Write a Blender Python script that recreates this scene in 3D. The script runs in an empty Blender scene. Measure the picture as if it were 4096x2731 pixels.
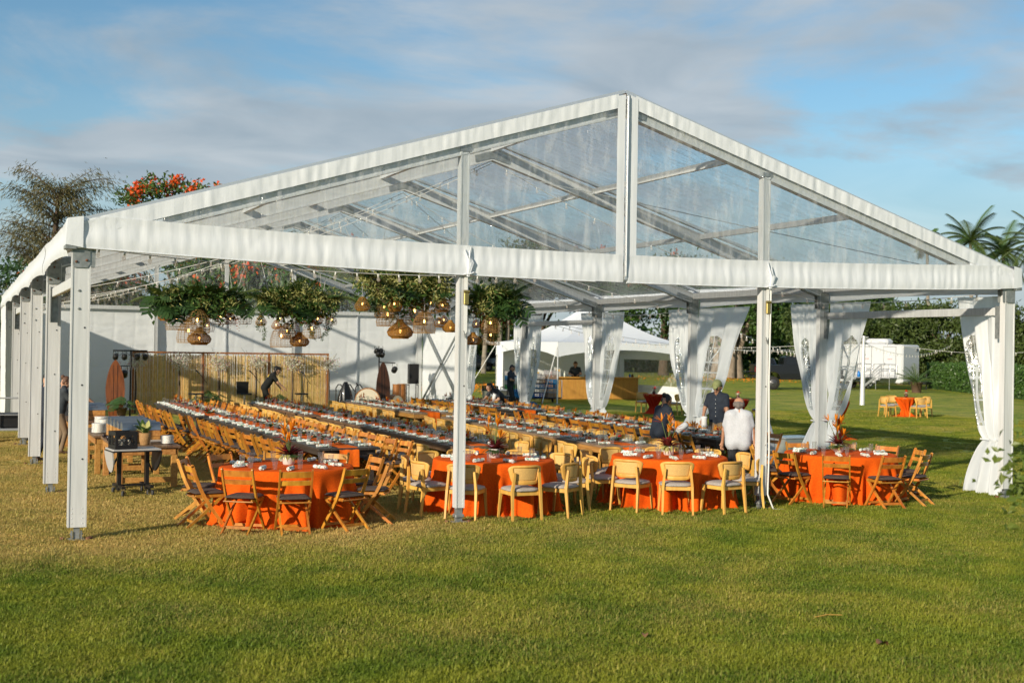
import bpy, math, random
import numpy as np
from mathutils import Vector, Matrix
R = math.radians
rnd = random.Random(11)
rng = np.random.default_rng(5)
S = bpy.context.scene
COL = S.collection

# ------------------------------------------------------------------ camera
CAM = np.array([-1.2958, -16.0549, 2.4389])
yaw, pit, roll = .4146, .0049, .0158
fw = np.array([math.sin(yaw)*math.cos(pit), math.cos(yaw)*math.cos(pit), math.sin(pit)])
rt = np.array([math.cos(yaw), -math.sin(yaw), 0.]); up = np.cross(rt, fw)
r2 = rt*math.cos(roll)+up*math.sin(roll); u2 = -rt*math.sin(roll)+up*math.cos(roll)
cd = bpy.data.cameras.new('camera'); cam = bpy.data.objects.new('camera', cd); COL.objects.link(cam)
cam.matrix_world = Matrix([[r2[0], u2[0], -fw[0], CAM[0]], [r2[1], u2[1], -fw[1], CAM[1]], [r2[2], u2[2], -fw[2], CAM[2]], [0, 0, 0, 1]])
cd.sensor_width = 36; cd.lens = 43.785; cd.clip_start = .1; cd.clip_end = 2000
cd.dof.use_dof = True; cd.dof.focus_distance = 20.; cd.dof.aperture_fstop = 2.3
S.camera = cam

# ------------------------------------------------------------------ sky and sun
SUN_EL = R(18.5); sdir = np.array([-.86, -.51]); sdir /= np.linalg.norm(sdir)      # ground direction towards the sun
W = bpy.data.worlds.new('World'); S.world = W; W.use_nodes = True
nt = W.node_tree; nt.nodes.clear(); N = nt.nodes.new; L = nt.links.new
out = N('ShaderNodeOutputWorld'); bg = N('ShaderNodeBackground'); bg.inputs[1].default_value = .1
sky = N('ShaderNodeTexSky'); sky.sky_type = 'NISHITA'; sky.sun_disc = False
sky.sun_elevation = SUN_EL; sky.sun_rotation = math.atan2(sdir[0], sdir[1]); sky.air_density = 1.; sky.dust_density = .1; sky.ozone_density = 1.6
tc = N('ShaderNodeTexCoord'); sep = N('ShaderNodeSeparateXYZ'); L(tc.outputs['Generated'], sep.inputs[0])
def wm(op, a, b=None):
    n = N('ShaderNodeMath'); n.operation = op
    for i, q in enumerate((a, b)):
        if q is None: continue
        if isinstance(q, (int, float)): n.inputs[i].default_value = q
        else: L(q, n.inputs[i])
    return n.outputs[0]
zz = wm('ADD', wm('MAXIMUM', sep.outputs[2], 0.), .16)
cmb = N('ShaderNodeCombineXYZ'); L(wm('DIVIDE', sep.outputs[0], zz), cmb.inputs[0]); L(wm('DIVIDE', sep.outputs[1], zz), cmb.inputs[1])
n1 = N('ShaderNodeTexNoise'); n1.inputs['Scale'].default_value = .85; n1.inputs['Detail'].default_value = 7; n1.inputs['Roughness'].default_value = .60; n1.inputs['Distortion'].default_value = .35
mp = N('ShaderNodeMapping'); mp.inputs['Location'].default_value = (6.3, 2.7, 0); mp.inputs['Rotation'].default_value = (0, 0, .3); mp.inputs['Scale'].default_value = (1., 1.25, 1)
L(cmb.outputs[0], mp.inputs[0]); L(mp.outputs[0], n1.inputs['Vector'])
n2 = N('ShaderNodeTexNoise'); n2.inputs['Scale'].default_value = 2.3; n2.inputs['Detail'].default_value = 6; n2.inputs['Distortion'].default_value = .5; L(mp.outputs[0], n2.inputs['Vector'])
cr = N('ShaderNodeMapRange'); cr.interpolation_type = 'SMOOTHSTEP'; L(n1.outputs[0], cr.inputs[0]); cr.inputs[1].default_value = .40; cr.inputs[2].default_value = .60; cr.inputs[3].default_value = .0; cr.inputs[4].default_value = .9
n2r = N('ShaderNodeMapRange'); L(n2.outputs[0], n2r.inputs[0]); n2r.inputs[1].default_value = .33; n2r.inputs[2].default_value = .66
cc = N('ShaderNodeMix'); cc.data_type = 'RGBA'; L(n2r.outputs[0], cc.inputs[0]); cc.inputs[6].default_value = (2.85, 3.45, 4.0, 1); cc.inputs[7].default_value = (4.3, 4.7, 5.05, 1)
hz = N('ShaderNodeMapRange'); hz.interpolation_type = 'SMOOTHSTEP'; L(sep.outputs[2], hz.inputs[0]); hz.inputs[1].default_value = .0; hz.inputs[2].default_value = .22; hz.inputs[3].default_value = .92; hz.inputs[4].default_value = 0.
mx = N('ShaderNodeMix'); mx.data_type = 'RGBA'; L(wm('MAXIMUM', cr.outputs[0], hz.outputs[0]), mx.inputs[0]); skt = N('ShaderNodeMix'); skt.data_type = 'RGBA'; skt.blend_type = 'MULTIPLY'; skt.inputs[0].default_value = 1.; L(sky.outputs[0], skt.inputs[6]); skt.inputs[7].default_value = (.70, .91, .97, 1); L(skt.outputs[2], mx.inputs[6]); L(cc.outputs[2], mx.inputs[7])
L(mx.outputs[2], bg.inputs[0]); L(bg.outputs[0], out.inputs[0])
ld = bpy.data.lights.new('sun', 'SUN'); ld.energy = 4.7; ld.angle = R(.9); ld.color = (1., .885, .70)
sun = bpy.data.objects.new('sun', ld); COL.objects.link(sun)
sd = Vector((sdir[0]*math.cos(SUN_EL), sdir[1]*math.cos(SUN_EL), math.sin(SUN_EL)))
sun.rotation_euler = (-sd).to_track_quat('-Z', 'Y').to_euler()
vs = S.view_settings; vs.view_transform = 'Standard'; vs.look = 'None'; vs.exposure = .30; vs.gamma = 1.; vs.use_curve_mapping = False
S.cycles.max_bounces = 8; S.cycles.transparent_max_bounces = 24; S.cycles.diffuse_bounces = 3; S.cycles.glossy_bounces = 3; S.cycles.caustics_reflective = False; S.cycles.caustics_refractive = False
S.cycles.sample_clamp_indirect = 6.; S.cycles.use_denoising = True; S.cycles.use_adaptive_sampling = True; S.cycles.adaptive_threshold = .02

# ------------------------------------------------------------------ materials
MATS = {}
def mat(name, col, rough=.6, metal=0., col2=None, by='noise', scale=6., stretch=None, rand=0., bump=0., bscale=40., bdist=.01, transl=0., coat=0., spec=.5, lo=.35, hi=.65, emit=None, alpha=None, coords='Object'):
    m = bpy.data.materials.new(name); m.use_nodes = True; t = m.node_tree; n = t.nodes; l = t.links.new
    p = n['Principled BSDF']; p.inputs['Roughness'].default_value = rough; p.inputs['Metallic'].default_value = metal; p.inputs['Specular IOR Level'].default_value = spec
    if coat: p.inputs['Coat Weight'].default_value = coat
    c = (*col, 1.)
    src = None
    tx = n.new('ShaderNodeTexCoord'); mpn = n.new('ShaderNodeMapping'); l(tx.outputs[coords], mpn.inputs[0])
    if stretch: mpn.inputs['Scale'].default_value = stretch
    oi = n.new('ShaderNodeObjectInfo')
    if coords == 'Object' and by == 'noise':
        cbx = n.new('ShaderNodeCombineXYZ'); ml = n.new('ShaderNodeMath'); ml.operation = 'MULTIPLY'; ml.inputs[1].default_value = 37.; l(oi.outputs['Random'], ml.inputs[0])
        for i in range(3): l(ml.outputs[0], cbx.inputs[i])
        l(cbx.outputs[0], mpn.inputs['Location'])
    if col2 is not None:
        mixn = n.new('ShaderNodeMix'); mixn.data_type = 'RGBA'; mixn.inputs[6].default_value = c; mixn.inputs[7].default_value = (*col2, 1.)
        if by == 'noise':
            nz = n.new('ShaderNodeTexNoise'); nz.inputs['Scale'].default_value = scale; nz.inputs['Detail'].default_value = 5; l(mpn.outputs[0], nz.inputs['Vector'])
            mr = n.new('ShaderNodeMapRange'); mr.inputs[1].default_value = lo; mr.inputs[2].default_value = hi; l(nz.outputs[0], mr.inputs[0]); l(mr.outputs[0], mixn.inputs[0])
        elif by == 'island':
            g = n.new('ShaderNodeNewGeometry'); l(g.outputs['Random Per Island'], mixn.inputs[0])
        else: l(oi.outputs['Random'], mixn.inputs[0])
        src = mixn.outputs[2]
    if rand:
        hs = n.new('ShaderNodeHueSaturation'); mr2 = n.new('ShaderNodeMapRange'); mr2.inputs[3].default_value = 1-rand; mr2.inputs[4].default_value = 1+rand; l(oi.outputs['Random'], mr2.inputs[0]); l(mr2.outputs[0], hs.inputs['Value'])
        wn = n.new('ShaderNodeTexWhiteNoise'); wn.noise_dimensions = '1D'; l(oi.outputs['Random'], wn.inputs['W']); mr3 = n.new('ShaderNodeMapRange'); mr3.inputs[3].default_value = .5-rand*.06; mr3.inputs[4].default_value = .5+rand*.06; l(wn.outputs['Value'], mr3.inputs[0]); l(mr3.outputs[0], hs.inputs['Hue'])
        if src is not None: l(src, hs.inputs['Color'])
        else: hs.inputs['Color'].default_value = c
        src = hs.outputs[0]
    if src is not None: l(src, p.inputs['Base Color'])
    else: p.inputs['Base Color'].default_value = c
    if bump:
        nb = n.new('ShaderNodeTexNoise'); nb.inputs['Scale'].default_value = bscale; nb.inputs['Detail'].default_value = 4; l(mpn.outputs[0], nb.inputs['Vector'])
        b = n.new('ShaderNodeBump'); b.inputs['Strength'].default_value = bump; b.inputs['Distance'].default_value = bdist; l(nb.outputs[0], b.inputs['Height']); l(b.outputs[0], p.inputs['Normal'])
    if emit:
        p.inputs['Emission Color'].default_value = (*emit[0], 1); p.inputs['Emission Strength'].default_value = emit[1]
    o = n['Material Output']; sh = p.outputs[0]
    if transl:
        tr = n.new('ShaderNodeBsdfTranslucent')
        if src is not None: l(src, tr.inputs[0])
        else: tr.inputs[0].default_value = c
        ms = n.new('ShaderNodeMixShader'); ms.inputs[0].default_value = transl; l(sh, ms.inputs[1]); l(tr.outputs[0], ms.inputs[2]); sh = ms.outputs[0]
    if alpha is not None:
        tp = n.new('ShaderNodeBsdfTransparent'); ms = n.new('ShaderNodeMixShader'); ms.inputs[0].default_value = alpha; l(tp.outputs[0], ms.inputs[1]); l(sh, ms.inputs[2]); sh = ms.outputs[0]
    l(sh, o.inputs[0]); MATS[name] = m
    return m

def clear_mat(name, tint=(.95, .97, .98), haze=.05, ior=1.5, bump=.2, bscale=3., rough=.06, stretch=(1, 1, 1), haze2=None):
    """Thin clear sheet: see-through with a wrinkled glossy face and a little milky haze."""
    m = bpy.data.materials.new(name); m.use_nodes = True; t = m.node_tree; n = t.nodes; l = t.links.new; n.clear()
    o = n.new('ShaderNodeOutputMaterial'); tp = n.new('ShaderNodeBsdfTransparent'); tp.inputs[0].default_value = (*tint, 1)
    g = n.new('ShaderNodeBsdfGlossy'); g.inputs['Roughness'].default_value = rough; g.inputs[0].default_value = (1, 1, 1, 1)
    d = n.new('ShaderNodeBsdfDiffuse'); d.inputs[0].default_value = (.8, .8, .8, 1)
    fr = n.new('ShaderNodeLayerWeight'); fr.inputs[0].default_value = .5      # facing term is the same from both sides of the sheet
    f0 = ((ior-1)/(ior+1))**2*1.8; pw = n.new('ShaderNodeMath'); pw.operation = 'POWER'; pw.inputs[1].default_value = 4.; l(fr.outputs['Facing'], pw.inputs[0])
    fm_ = n.new('ShaderNodeMapRange'); fm_.inputs[3].default_value = f0; fm_.inputs[4].default_value = .92; l(pw.outputs[0], fm_.inputs[0])
    a = n.new('ShaderNodeMixShader'); b = n.new('ShaderNodeMixShader')
    l(tp.outputs[0], a.inputs[1]); l(d.outputs[0], a.inputs[2]); a.inputs[0].default_value = haze
    l(fm_.outputs[0], b.inputs[0]); l(a.outputs[0], b.inputs[1]); l(g.outputs[0], b.inputs[2])
    if bump:
        tx = n.new('ShaderNodeTexCoord'); mp_ = n.new('ShaderNodeMapping'); mp_.inputs['Scale'].default_value = stretch; l(tx.outputs['Object'], mp_.inputs[0])
        nz = n.new('ShaderNodeTexNoise'); nz.inputs['Scale'].default_value = bscale; nz.inputs['Detail'].default_value = 6; nz.inputs['Roughness'].default_value = .6; nz.inputs['Distortion'].default_value = .6; l(mp_.outputs[0], nz.inputs['Vector'])
        bp = n.new('ShaderNodeBump'); bp.inputs['Strength'].default_value = bump; bp.inputs['Distance'].default_value = .05; l(nz.outputs[0], bp.inputs['Height'])
        l(bp.outputs[0], g.inputs['Normal']); l(bp.outputs[0], fr.inputs['Normal'])
        if haze2:
            mr = n.new('ShaderNodeMapRange'); mr.inputs[1].default_value = .48; mr.inputs[2].default_value = .70; mr.inputs[3].default_value = haze; mr.inputs[4].default_value = haze2; l(nz.outputs[0], mr.inputs[0]); l(mr.outputs[0], a.inputs[0])
    l(b.outputs[0], o.inputs[0]); MATS[name] = m
    return m

mat('vinyl', (.77, .80, .84), .42, col2=(.73, .765, .81), scale=1.3, bump=.25, bscale=5., bdist=.03, transl=.12)
mat('vinyl_gable', (.78, .81, .85), .45, col2=(.75, .785, .83), scale=1.3, bump=.28, bscale=8., bdist=.02, transl=.12, stretch=(1.4, 1, .12))
mat('vinyl_wall', (.86, .875, .89), .5, col2=(.82, .84, .865), scale=.8, bump=.35, bscale=3., bdist=.05, transl=.12)
mat('curtain', (.88, .90, .915), .42, col2=(.85, .87, .89), scale=1.5, bump=.12, bscale=9., bdist=.02, transl=.45)
mat('alu', (.66, .67, .67), .45, .12, col2=(.56, .57, .57), scale=3., stretch=(8, 8, .4), rand=.04)
mat('alu_bright', (.72, .73, .74), .3, .7)
mat('galv', (.36, .38, .38), .5, .6, col2=(.24, .26, .26), scale=14.)
mat('rust', (.20, .075, .035), .8, col2=(.1, .05, .03), scale=30.)
mat('strap', (.8, .8, .78), .8)
mat('gold_steel', (.42, .33, .12), .4, .8)
clear_mat('clear_roof', (.92, .945, .96), haze=.05, haze2=.24, bump=.9, bscale=2.6, rough=.12, stretch=(.8, 2.2, 1))
clear_mat('clear_gable', (.93, .955, .97), haze=.035, haze2=.30, bump=.8, bscale=3.2, rough=.1, stretch=(2.2, 1, .6))
clear_mat('clear_window', (.9, .92, .92), haze=.10, haze2=.45, bump=.6, bscale=5., rough=.12)
clear_mat('glass', (.95, .96, .945), haze=.03, bump=0, rough=.03, ior=1.30)
clear_mat('plastic_bin', (.85, .9, .93), haze=.38, bump=.1, rough=.2)
mat('chair_wood', (.56, .235, .030), .42, col2=(.37, .13, .014), scale=7., stretch=(2, 2, .5), rand=.22, coat=.15)
mat('beech', (.66, .38, .085), .5, col2=(.58, .31, .06), scale=6., rand=.12, stretch=(3, 3, .6))
mat('cane', (.66, .42, .13), .7, col2=(.50, .30, .1), scale=90., rand=.06, bump=.5, bscale=120., bdist=.004)
mat('brown_cushion', (.085, .058, .046), .9, col2=(.05, .034, .028), scale=70., stretch=(1, .08, 1), bump=.3, bscale=150.)
mat('grey_cushion', (.40, .355, .32), .95, col2=(.30, .27, .245), scale=60., bump=.3, bscale=120.)
mat('dark_wood', (.030, .025, .022), .42, col2=(.055, .045, .038), scale=5., stretch=(6, .6, 6), rand=.15)
mat('brown_wood', (.20, .115, .06), .5, col2=(.11, .062, .034), scale=5., stretch=(6, .6, 6), rand=.15)
mat('pine', (.50, .255, .07), .5, col2=(.36, .16, .035), scale=4., stretch=(7, .6, 7), rand=.1)
mat('pine_top', (.30, .20, .125), .5, col2=(.20, .125, .075), scale=5., stretch=(6, .6, 6), rand=.12)
mat('orange_cloth', (.80, .118, .005), .9, col2=(.68, .085, .004), scale=50., spec=.15, bump=.15, bscale=200., bdist=.003, transl=.12)
mat('red_cloth', (.50, .030, .008), .9, spec=.15, col2=(.42, .028, .01), scale=40., transl=.08)
mat('runner', (.76, .14, .006), .9, spec=.15, col2=(.66, .11, .012), scale=30.)
mat('ceramic', (.62, .57, .53), .5, col2=(.52, .47, .43), scale=5., stretch=(.3, .3, 4))
mat('white_plate', (.80, .79, .76), .25)
mat('white_plastic', (.78, .78, .78), .35)
mat('black_plastic', (.012, .012, .013), .45)
mat('black_metal', (.018, .018, .019), .4, .3)
mat('black_cloth', (.012, .012, .014), .9)
mat('steel', (.34, .38, .42), .28, .9, col2=(.28, .32, .36), scale=10.)
mat('grey_laminate', (.42, .41, .40), .4)
mat('rubber', (.05, .05, .05), .8)
mat('rattan', (.58, .35, .13), .6, col2=(.42, .23, .07), scale=9., rand=.12, transl=.25)
mat('rattan_dark', (.20, .105, .05), .6, rand=.1)
mat('rattan_gold', (.60, .30, .05), .5, col2=(.42, .2, .03), scale=12., rand=.08, transl=.25)
mat('lamp_bulb', (1., .6, .2), .3, emit=((1., .50, .13), 9.))
mat('bulb_dim', (.6, .58, .55), .1, emit=((1., .62, .3), .12), alpha=.25)
mat('socket', (.72, .72, .70), .5)
mat('wire_white', (.70, .69, .66), .7)
mat('rope', (.62, .6, .55), .9)
mat('bamboo', (.78, .54, .20), .55, col2=(.56, .36, .115), scale=4., stretch=(1, 1, 1.5), rand=.22)
mat('bamboo_frame', (.38, .14, .035), .5, col2=(.28, .1, .025), scale=5.)
mat('koa', (.24, .075, .022), .35, col2=(.13, .04, .014), scale=3., stretch=(8, 8, .7), coat=.3)
mat('koa_dark', (.085, .03, .014), .4, col2=(.05, .018, .01), scale=3., stretch=(8, 8, .7))
mat('drum_wood', (.42, .17, .04), .5, col2=(.3, .11, .025), scale=6.)
mat('drum_skin', (.70, .62, .48), .7)
mat('skin', (.52, .29, .19), .55); mat('skin_tan', (.42, .215, .13), .55)
mat('hair_black', (.012, .009, .008), .5); mat('hair_brown', (.10, .045, .022), .6); mat('hair_grey', (.13, .11, .1), .7)
mat('navy', (.012, .018, .032), .85, col2=(.018, .026, .042), scale=9., bump=.4, bscale=9., bdist=.03)
mat('charcoal', (.025, .033, .042), .85, col2=(.035, .044, .052), scale=9., bump=.4, bscale=9., bdist=.03)
mat('white_shirt', (.50, .52, .56), .85, col2=(.42, .44, .48), scale=60., bump=.4, bscale=8., bdist=.03)
mat('black_tee', (.012, .012, .012), .9, bump=.4, bscale=9., bdist=.03)
mat('khaki', (.19, .135, .085), .9, bump=.4, bscale=10., bdist=.03)
mat('dark_pants', (.02, .022, .028), .9); mat('shoe', (.10, .055, .03), .7); mat('cap_green', (.25, .27, .11), .9); mat('print_yellow', (.7, .5, .08), .8); mat('mask_dark', (.02, .02, .025), .9)
mat('leaf', (.055, .125, .024), .42, col2=(.095, .17, .035), by='island', transl=.3)
mat('leaf_dark', (.030, .075, .020), .38, col2=(.055, .115, .03), by='island', transl=.2)
mat('leaf_bright', (.11, .17, .028), .45, col2=(.17, .21, .04), by='island', transl=.35)
mat('leaf_varieg', (.36, .37, .09), .5, col2=(.60, .58, .24), by='island', transl=.25)
mat('leaf_fern', (.06, .13, .03), .6, col2=(.11, .19, .05), by='island', transl=.35)
mat('leaf_red', (.10, .012, .014), .45, col2=(.22, .03, .02), by='island', transl=.2)
mat('leaf_olive', (.085, .085, .028), .6, col2=(.15, .125, .045), by='island', transl=.25)
mat('leaf_hedge', (.045, .105, .02), .4, col2=(.085, .16, .03), by='island', transl=.25)
mat('leaf_far', (.05, .085, .018), .5, col2=(.10, .14, .03), by='island', transl=.3)
mat('leaf_brown', (.16, .07, .03), .7, col2=(.24, .12, .05), by='island')
mat('petal_orange', (.80, .20, .01), .5, col2=(.82, .33, .015), by='island', transl=.3)
mat('petal_red', (.55, .008, .012), .45, col2=(.7, .02, .012), by='island', transl=.2)
mat('petal_white', (.80, .78, .66), .6, col2=(.74, .72, .55), by='island', transl=.3)
mat('petal_pink', (.62, .30, .42), .6, transl=.3)
mat('petal_yellow', (.78, .48, .02), .5, col2=(.8, .36, .02), by='island', transl=.2)
mat('tulip_flower', (.72, .07, .01), .5, col2=(.80, .16, .015), by='island', transl=.3)
mat('bark', (.14, .095, .065), .9, col2=(.07, .048, .034), scale=4., stretch=(3, 3, .6), bump=.6, bscale=12., bdist=.05)
mat('bark_pale', (.30, .24, .18), .9, col2=(.17, .13, .095), scale=3., stretch=(3, 3, .5), bump=.5, bscale=9., bdist=.05)
mat('palm_bark', (.30, .26, .21), .9, col2=(.2, .17, .13), scale=3., stretch=(.3, .3, 6))
mat('stem', (.09, .13, .03), .6)
mat('basket', (.38, .22, .085), .8, col2=(.27, .14, .05), scale=40., bump=.5, bscale=60.)
mat('trailer', (.60, .61, .63), .3, col2=(.56, .575, .60), scale=.6)
mat('trailer_grey', (.30, .31, .32), .5)
mat('red_print', (.6, .10, .08), .6); mat('dark_print', (.03, .03, .03), .6)
mat('car_black', (.010, .011, .012), .3, coat=.25, spec=.3); mat('car_grey', (.10, .105, .115), .2, .6, coat=1.); mat('car_glass', (.01, .012, .014), .04); mat('tyre', (.016, .015, .014), .85); mat('rim', (.10, .10, .105), .4, .6); mat('chrome', (.6, .6, .62), .12, 1.)
mat('lamp_red', (.35, .01, .01), .2)
mat('crate_blue', (.005, .20, .48), .5); mat('crate_grey', (.40, .39, .40), .5); mat('crate_tan', (.34, .25, .20), .55); mat('crate_royal', (.01, .09, .42), .5); mat('crate_green', (.02, .2, .06), .5); mat('crate_red', (.25, .015, .02), .5)
mat('bottle_blue', (.01, .16, .5), .2); mat('bottle_clear', (.5, .55, .5), .1); mat('aubergine', (.012, .006, .010), .25)
mat('pot_brown', (.10, .06, .035), .8); mat('yellow_fruit', (.75, .42, .02), .5)
mat('cooler', (.22, .215, .17), .6); mat('bucket', (.10, .10, .10), .5)
mat('bar_wood', (.58, .30, .05), .5, col2=(.48, .22, .03), scale=5., stretch=(4, 4, .5), rand=.06)
mat('bag', (.7, .66, .64), .7); mat('foil', (.75, .75, .76), .35, .3, bump=.5, bscale=18., bdist=.03)

def napkin_mat():
    m = bpy.data.materials.new('napkin'); m.use_nodes = True; t = m.node_tree; n = t.nodes; l = t.links.new; p = n['Principled BSDF']; p.inputs['Roughness'].default_value = .9
    tx = n.new('ShaderNodeTexCoord'); oi = n.new('ShaderNodeObjectInfo'); ad = n.new('ShaderNodeVectorMath'); ad.operation = 'ADD'
    sc = n.new('ShaderNodeVectorMath'); sc.operation = 'SCALE'; sc.inputs[3].default_value = 50.; cb = n.new('ShaderNodeCombineXYZ')
    for i in range(3): l(oi.outputs['Random'], cb.inputs[i])
    l(cb.outputs[0], sc.inputs[0]); l(tx.outputs['Object'], ad.inputs[0]); l(sc.outputs[0], ad.inputs[1])
    prev = None
    for k, (s, lo, col, off) in enumerate(((24., .53, (.20, .34, .26), 0), (31., .60, (.62, .26, .14), 9.))):
        nz = n.new('ShaderNodeTexNoise'); nz.inputs['Scale'].default_value = s; nz.inputs['Detail'].default_value = 1.5; nz.inputs['Distortion'].default_value = 1.4
        a2 = n.new('ShaderNodeVectorMath'); a2.operation = 'ADD'; a2.inputs[1].default_value = (off, off, 0); l(ad.outputs[0], a2.inputs[0]); l(a2.outputs[0], nz.inputs['Vector'])
        mr = n.new('ShaderNodeMapRange'); mr.inputs[1].default_value = lo; mr.inputs[2].default_value = lo+.04; l(nz.outputs[0], mr.inputs[0])
        mi = n.new('ShaderNodeMix'); mi.data_type = 'RGBA'; mi.inputs[7].default_value = (*col, 1); l(mr.outputs[0], mi.inputs[0])
        if prev is None: mi.inputs[6].default_value = (.66, .70, .68, 1)
        else: l(prev, mi.inputs[6])
        prev = mi.outputs[2]
    l(prev, p.inputs['Base Color']); MATS['napkin'] = m
napkin_mat()

# ------------------------------------------------------------------ mesh helpers
def npmesh(name, V, F, smooth=True):
    me = bpy.data.meshes.new(name); V = np.asarray(V, np.float32); F = np.asarray(F, np.int32); k = F.shape[1]
    me.vertices.add(len(V)); me.vertices.foreach_set('co', V.ravel())
    me.loops.add(F.size); me.loops.foreach_set('vertex_index', F.ravel())
    me.polygons.add(len(F)); me.polygons.foreach_set('loop_start', np.arange(0, F.size, k, dtype=np.int32))
    me.polygons.foreach_set('use_smooth', np.full(len(F), smooth))
    me.update(calc_edges=True); return me

def link(name, me, m=None, parent=None, loc=None, rot=None):
    o = bpy.data.objects.new(name, me); COL.objects.link(o)
    if m is not None:
        for q in (m if isinstance(m, (list, tuple)) else [m]): me.materials.append(MATS[q])
    if parent is not None: o.parent = parent
    if loc is not None: o.location = loc
    if rot is not None: o.rotation_euler = rot
    return o

class MB:
    def __init__(s): s.v = []; s.f = []; s.sm = []; s.mi = []; s.cur = 0
    def add(s, vs_, fs, smooth=False):
        b = len(s.v); s.v += [tuple(map(float, q)) for q in vs_]
        for f in fs: s.f.append(tuple(i+b for i in f)); s.sm.append(smooth); s.mi.append(s.cur)
        return s
    def box(s, c, d, M_=None, rz=0., bev=0.):
        x, y, z = [q/2 for q in d]
        if bev:
            e = bev; vs_ = []
            pts = [(-x+e, -y), (x-e, -y), (x, -y+e), (x, y-e), (x-e, y), (-x+e, y), (-x, y-e), (-x, -y+e)]
            k = lambda p, t: (p[0]*(1-e/x) if t else p[0], p[1]*(1-e/y) if t else p[1])
            for zz_, t in ((-z, 1), (-z+e, 0), (z-e, 0), (z, 1)):
                vs_ += [(*k(p, t), zz_) for p in pts]
            fs = [tuple(range(7, -1, -1)), tuple(range(24, 32))]
            for r in range(3):
                for i in range(8): fs.append((r*8+i, r*8+(i+1) % 8, r*8+8+(i+1) % 8, r*8+8+i))
        else:
            vs_ = [(-x, -y, -z), (x, -y, -z), (x, y, -z), (-x, y, -z), (-x, -y, z), (x, -y, z), (x, y, z), (-x, y, z)]
            fs = [(3, 2, 1, 0), (4, 5, 6, 7), (0, 1, 5, 4), (1, 2, 6, 5), (2, 3, 7, 6), (3, 0, 4, 7)]
        cs, sn = math.cos(rz), math.sin(rz)
        vv = []
        for q in vs_:
            q = (q[0]*cs-q[1]*sn, q[0]*sn+q[1]*cs, q[2])
            if M_ is not None: q = M_ @ Vector(q)
            vv.append((q[0]+c[0], q[1]+c[1], q[2]+c[2]))
        return s.add(vv, fs)
    def bar(s, p, q, w, d, side=(1, 0, 0), w2=None, d2=None):
        """rectangular bar from p to q; w along 'side', d across"""
        p, q = Vector(p), Vector(q); t = (q-p).normalized(); a = Vector(side); a = (a-t*a.dot(t)).normalized(); b = t.cross(a)
        vs_ = []
        for o, ww, dd in ((p, w, d), (q, w2 or w, d2 or d)):
            for i, j in ((-1, -1), (1, -1), (1, 1), (-1, 1)): vs_.append(o+a*(i*ww/2)+b*(j*dd/2))
        return s.add(vs_, [(3, 2, 1, 0), (4, 5, 6, 7), (0, 1, 5, 4), (1, 2, 6, 5), (2, 3, 7, 6), (3, 0, 4, 7)])
    def poly(s, pts, w, d, side=(1, 0, 0)):
        """rectangular section swept along a polyline (mitred)"""
        P = [Vector(p) for p in pts]; a = Vector(side).normalized(); vs_ = []; n = len(P)
        for i, p in enumerate(P):
            t = (P[min(i+1, n-1)]-P[max(i-1, 0)]).normalized(); a2 = (a-t*a.dot(t)).normalized(); b = t.cross(a2)
            for u, v in ((-1, -1), (1, -1), (1, 1), (-1, 1)): vs_.append(p+a2*(u*w/2)+b*(v*d/2))
        fs = [(3, 2, 1, 0), tuple(range(4*n-4, 4*n))]
        for i in range(n-1):
            for k in range(4): fs.append((4*i+k, 4*i+(k+1) % 4, 4*i+4+(k+1) % 4, 4*i+4+k))
        return s.add(vs_, fs)
    def tube(s, pts, r, n=6, cap=True, smooth=True):
        P = [Vector(p) for p in pts]; m = len(P); rr = r if isinstance(r, (list, tuple)) else [r]*m; vs_ = []
        t0 = (P[1]-P[0]).normalized(); a = Vector((0, 0, 1)) if abs(t0.z) < .9 else Vector((1, 0, 0))
        for i, p in enumerate(P):
            t = (P[min(i+1, m-1)]-P[max(i-1, 0)]).normalized(); a = (a-t*a.dot(t)).normalized(); b = t.cross(a)
            for k in range(n):
                g = 2*math.pi*k/n; vs_.append(p+a*(math.cos(g)*rr[i])+b*(math.sin(g)*rr[i]))
        fs = []
        for i in range(m-1):
            for k in range(n): fs.append((i*n+k, i*n+(k+1) % n, (i+1)*n+(k+1) % n, (i+1)*n+k))
        s.add(vs_, fs, smooth)
        if cap: s.add(vs_[:n], [tuple(range(n-1, -1, -1))]); s.add(vs_[-n:], [tuple(range(n))])
        return s
    def lathe(s, prof, n=16, c=(0, 0, 0), M_=None, smooth=True, sx=1., sy=1.):
        vs_ = []; fs = []
        for r, z in prof:
            for k in range(n):
                g = 2*math.pi*k/n; q = Vector((r*math.cos(g)*sx, r*math.sin(g)*sy, z))
                if M_ is not None: q = M_ @ q
                vs_.append((q[0]+c[0], q[1]+c[1], q[2]+c[2]))
        for i in range(len(prof)-1):
            for k in range(n): fs.append((i*n+k, i*n+(k+1) % n, (i+1)*n+(k+1) % n, (i+1)*n+k))
        s.add(vs_, fs, smooth)
        if prof[0][0] > 1e-4: s.add(vs_[:n], [tuple(range(n-1, -1, -1))])
        if prof[-1][0] > 1e-4: s.add(vs_[-n:], [tuple(range(n))])
        return s
    def ball(s, c, r, n=10, m=6, sc=(1, 1, 1), M_=None):
        prof = [(max(1e-5, r*math.sin(math.pi*i/m)), -r*math.cos(math.pi*i/m)) for i in range(m+1)]
        vs_ = []
        for rr, z in prof:
            for k in range(n):
                g = 2*math.pi*k/n; q = Vector((rr*math.cos(g)*sc[0], rr*math.sin(g)*sc[1], z*sc[2]))
                if M_ is not None: q = M_ @ q
                vs_.append((q[0]+c[0], q[1]+c[1], q[2]+c[2]))
        fs = [(i*n+k, i*n+(k+1) % n, (i+1)*n+(k+1) % n, (i+1)*n+k) for i in range(m) for k in range(n)]
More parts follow.
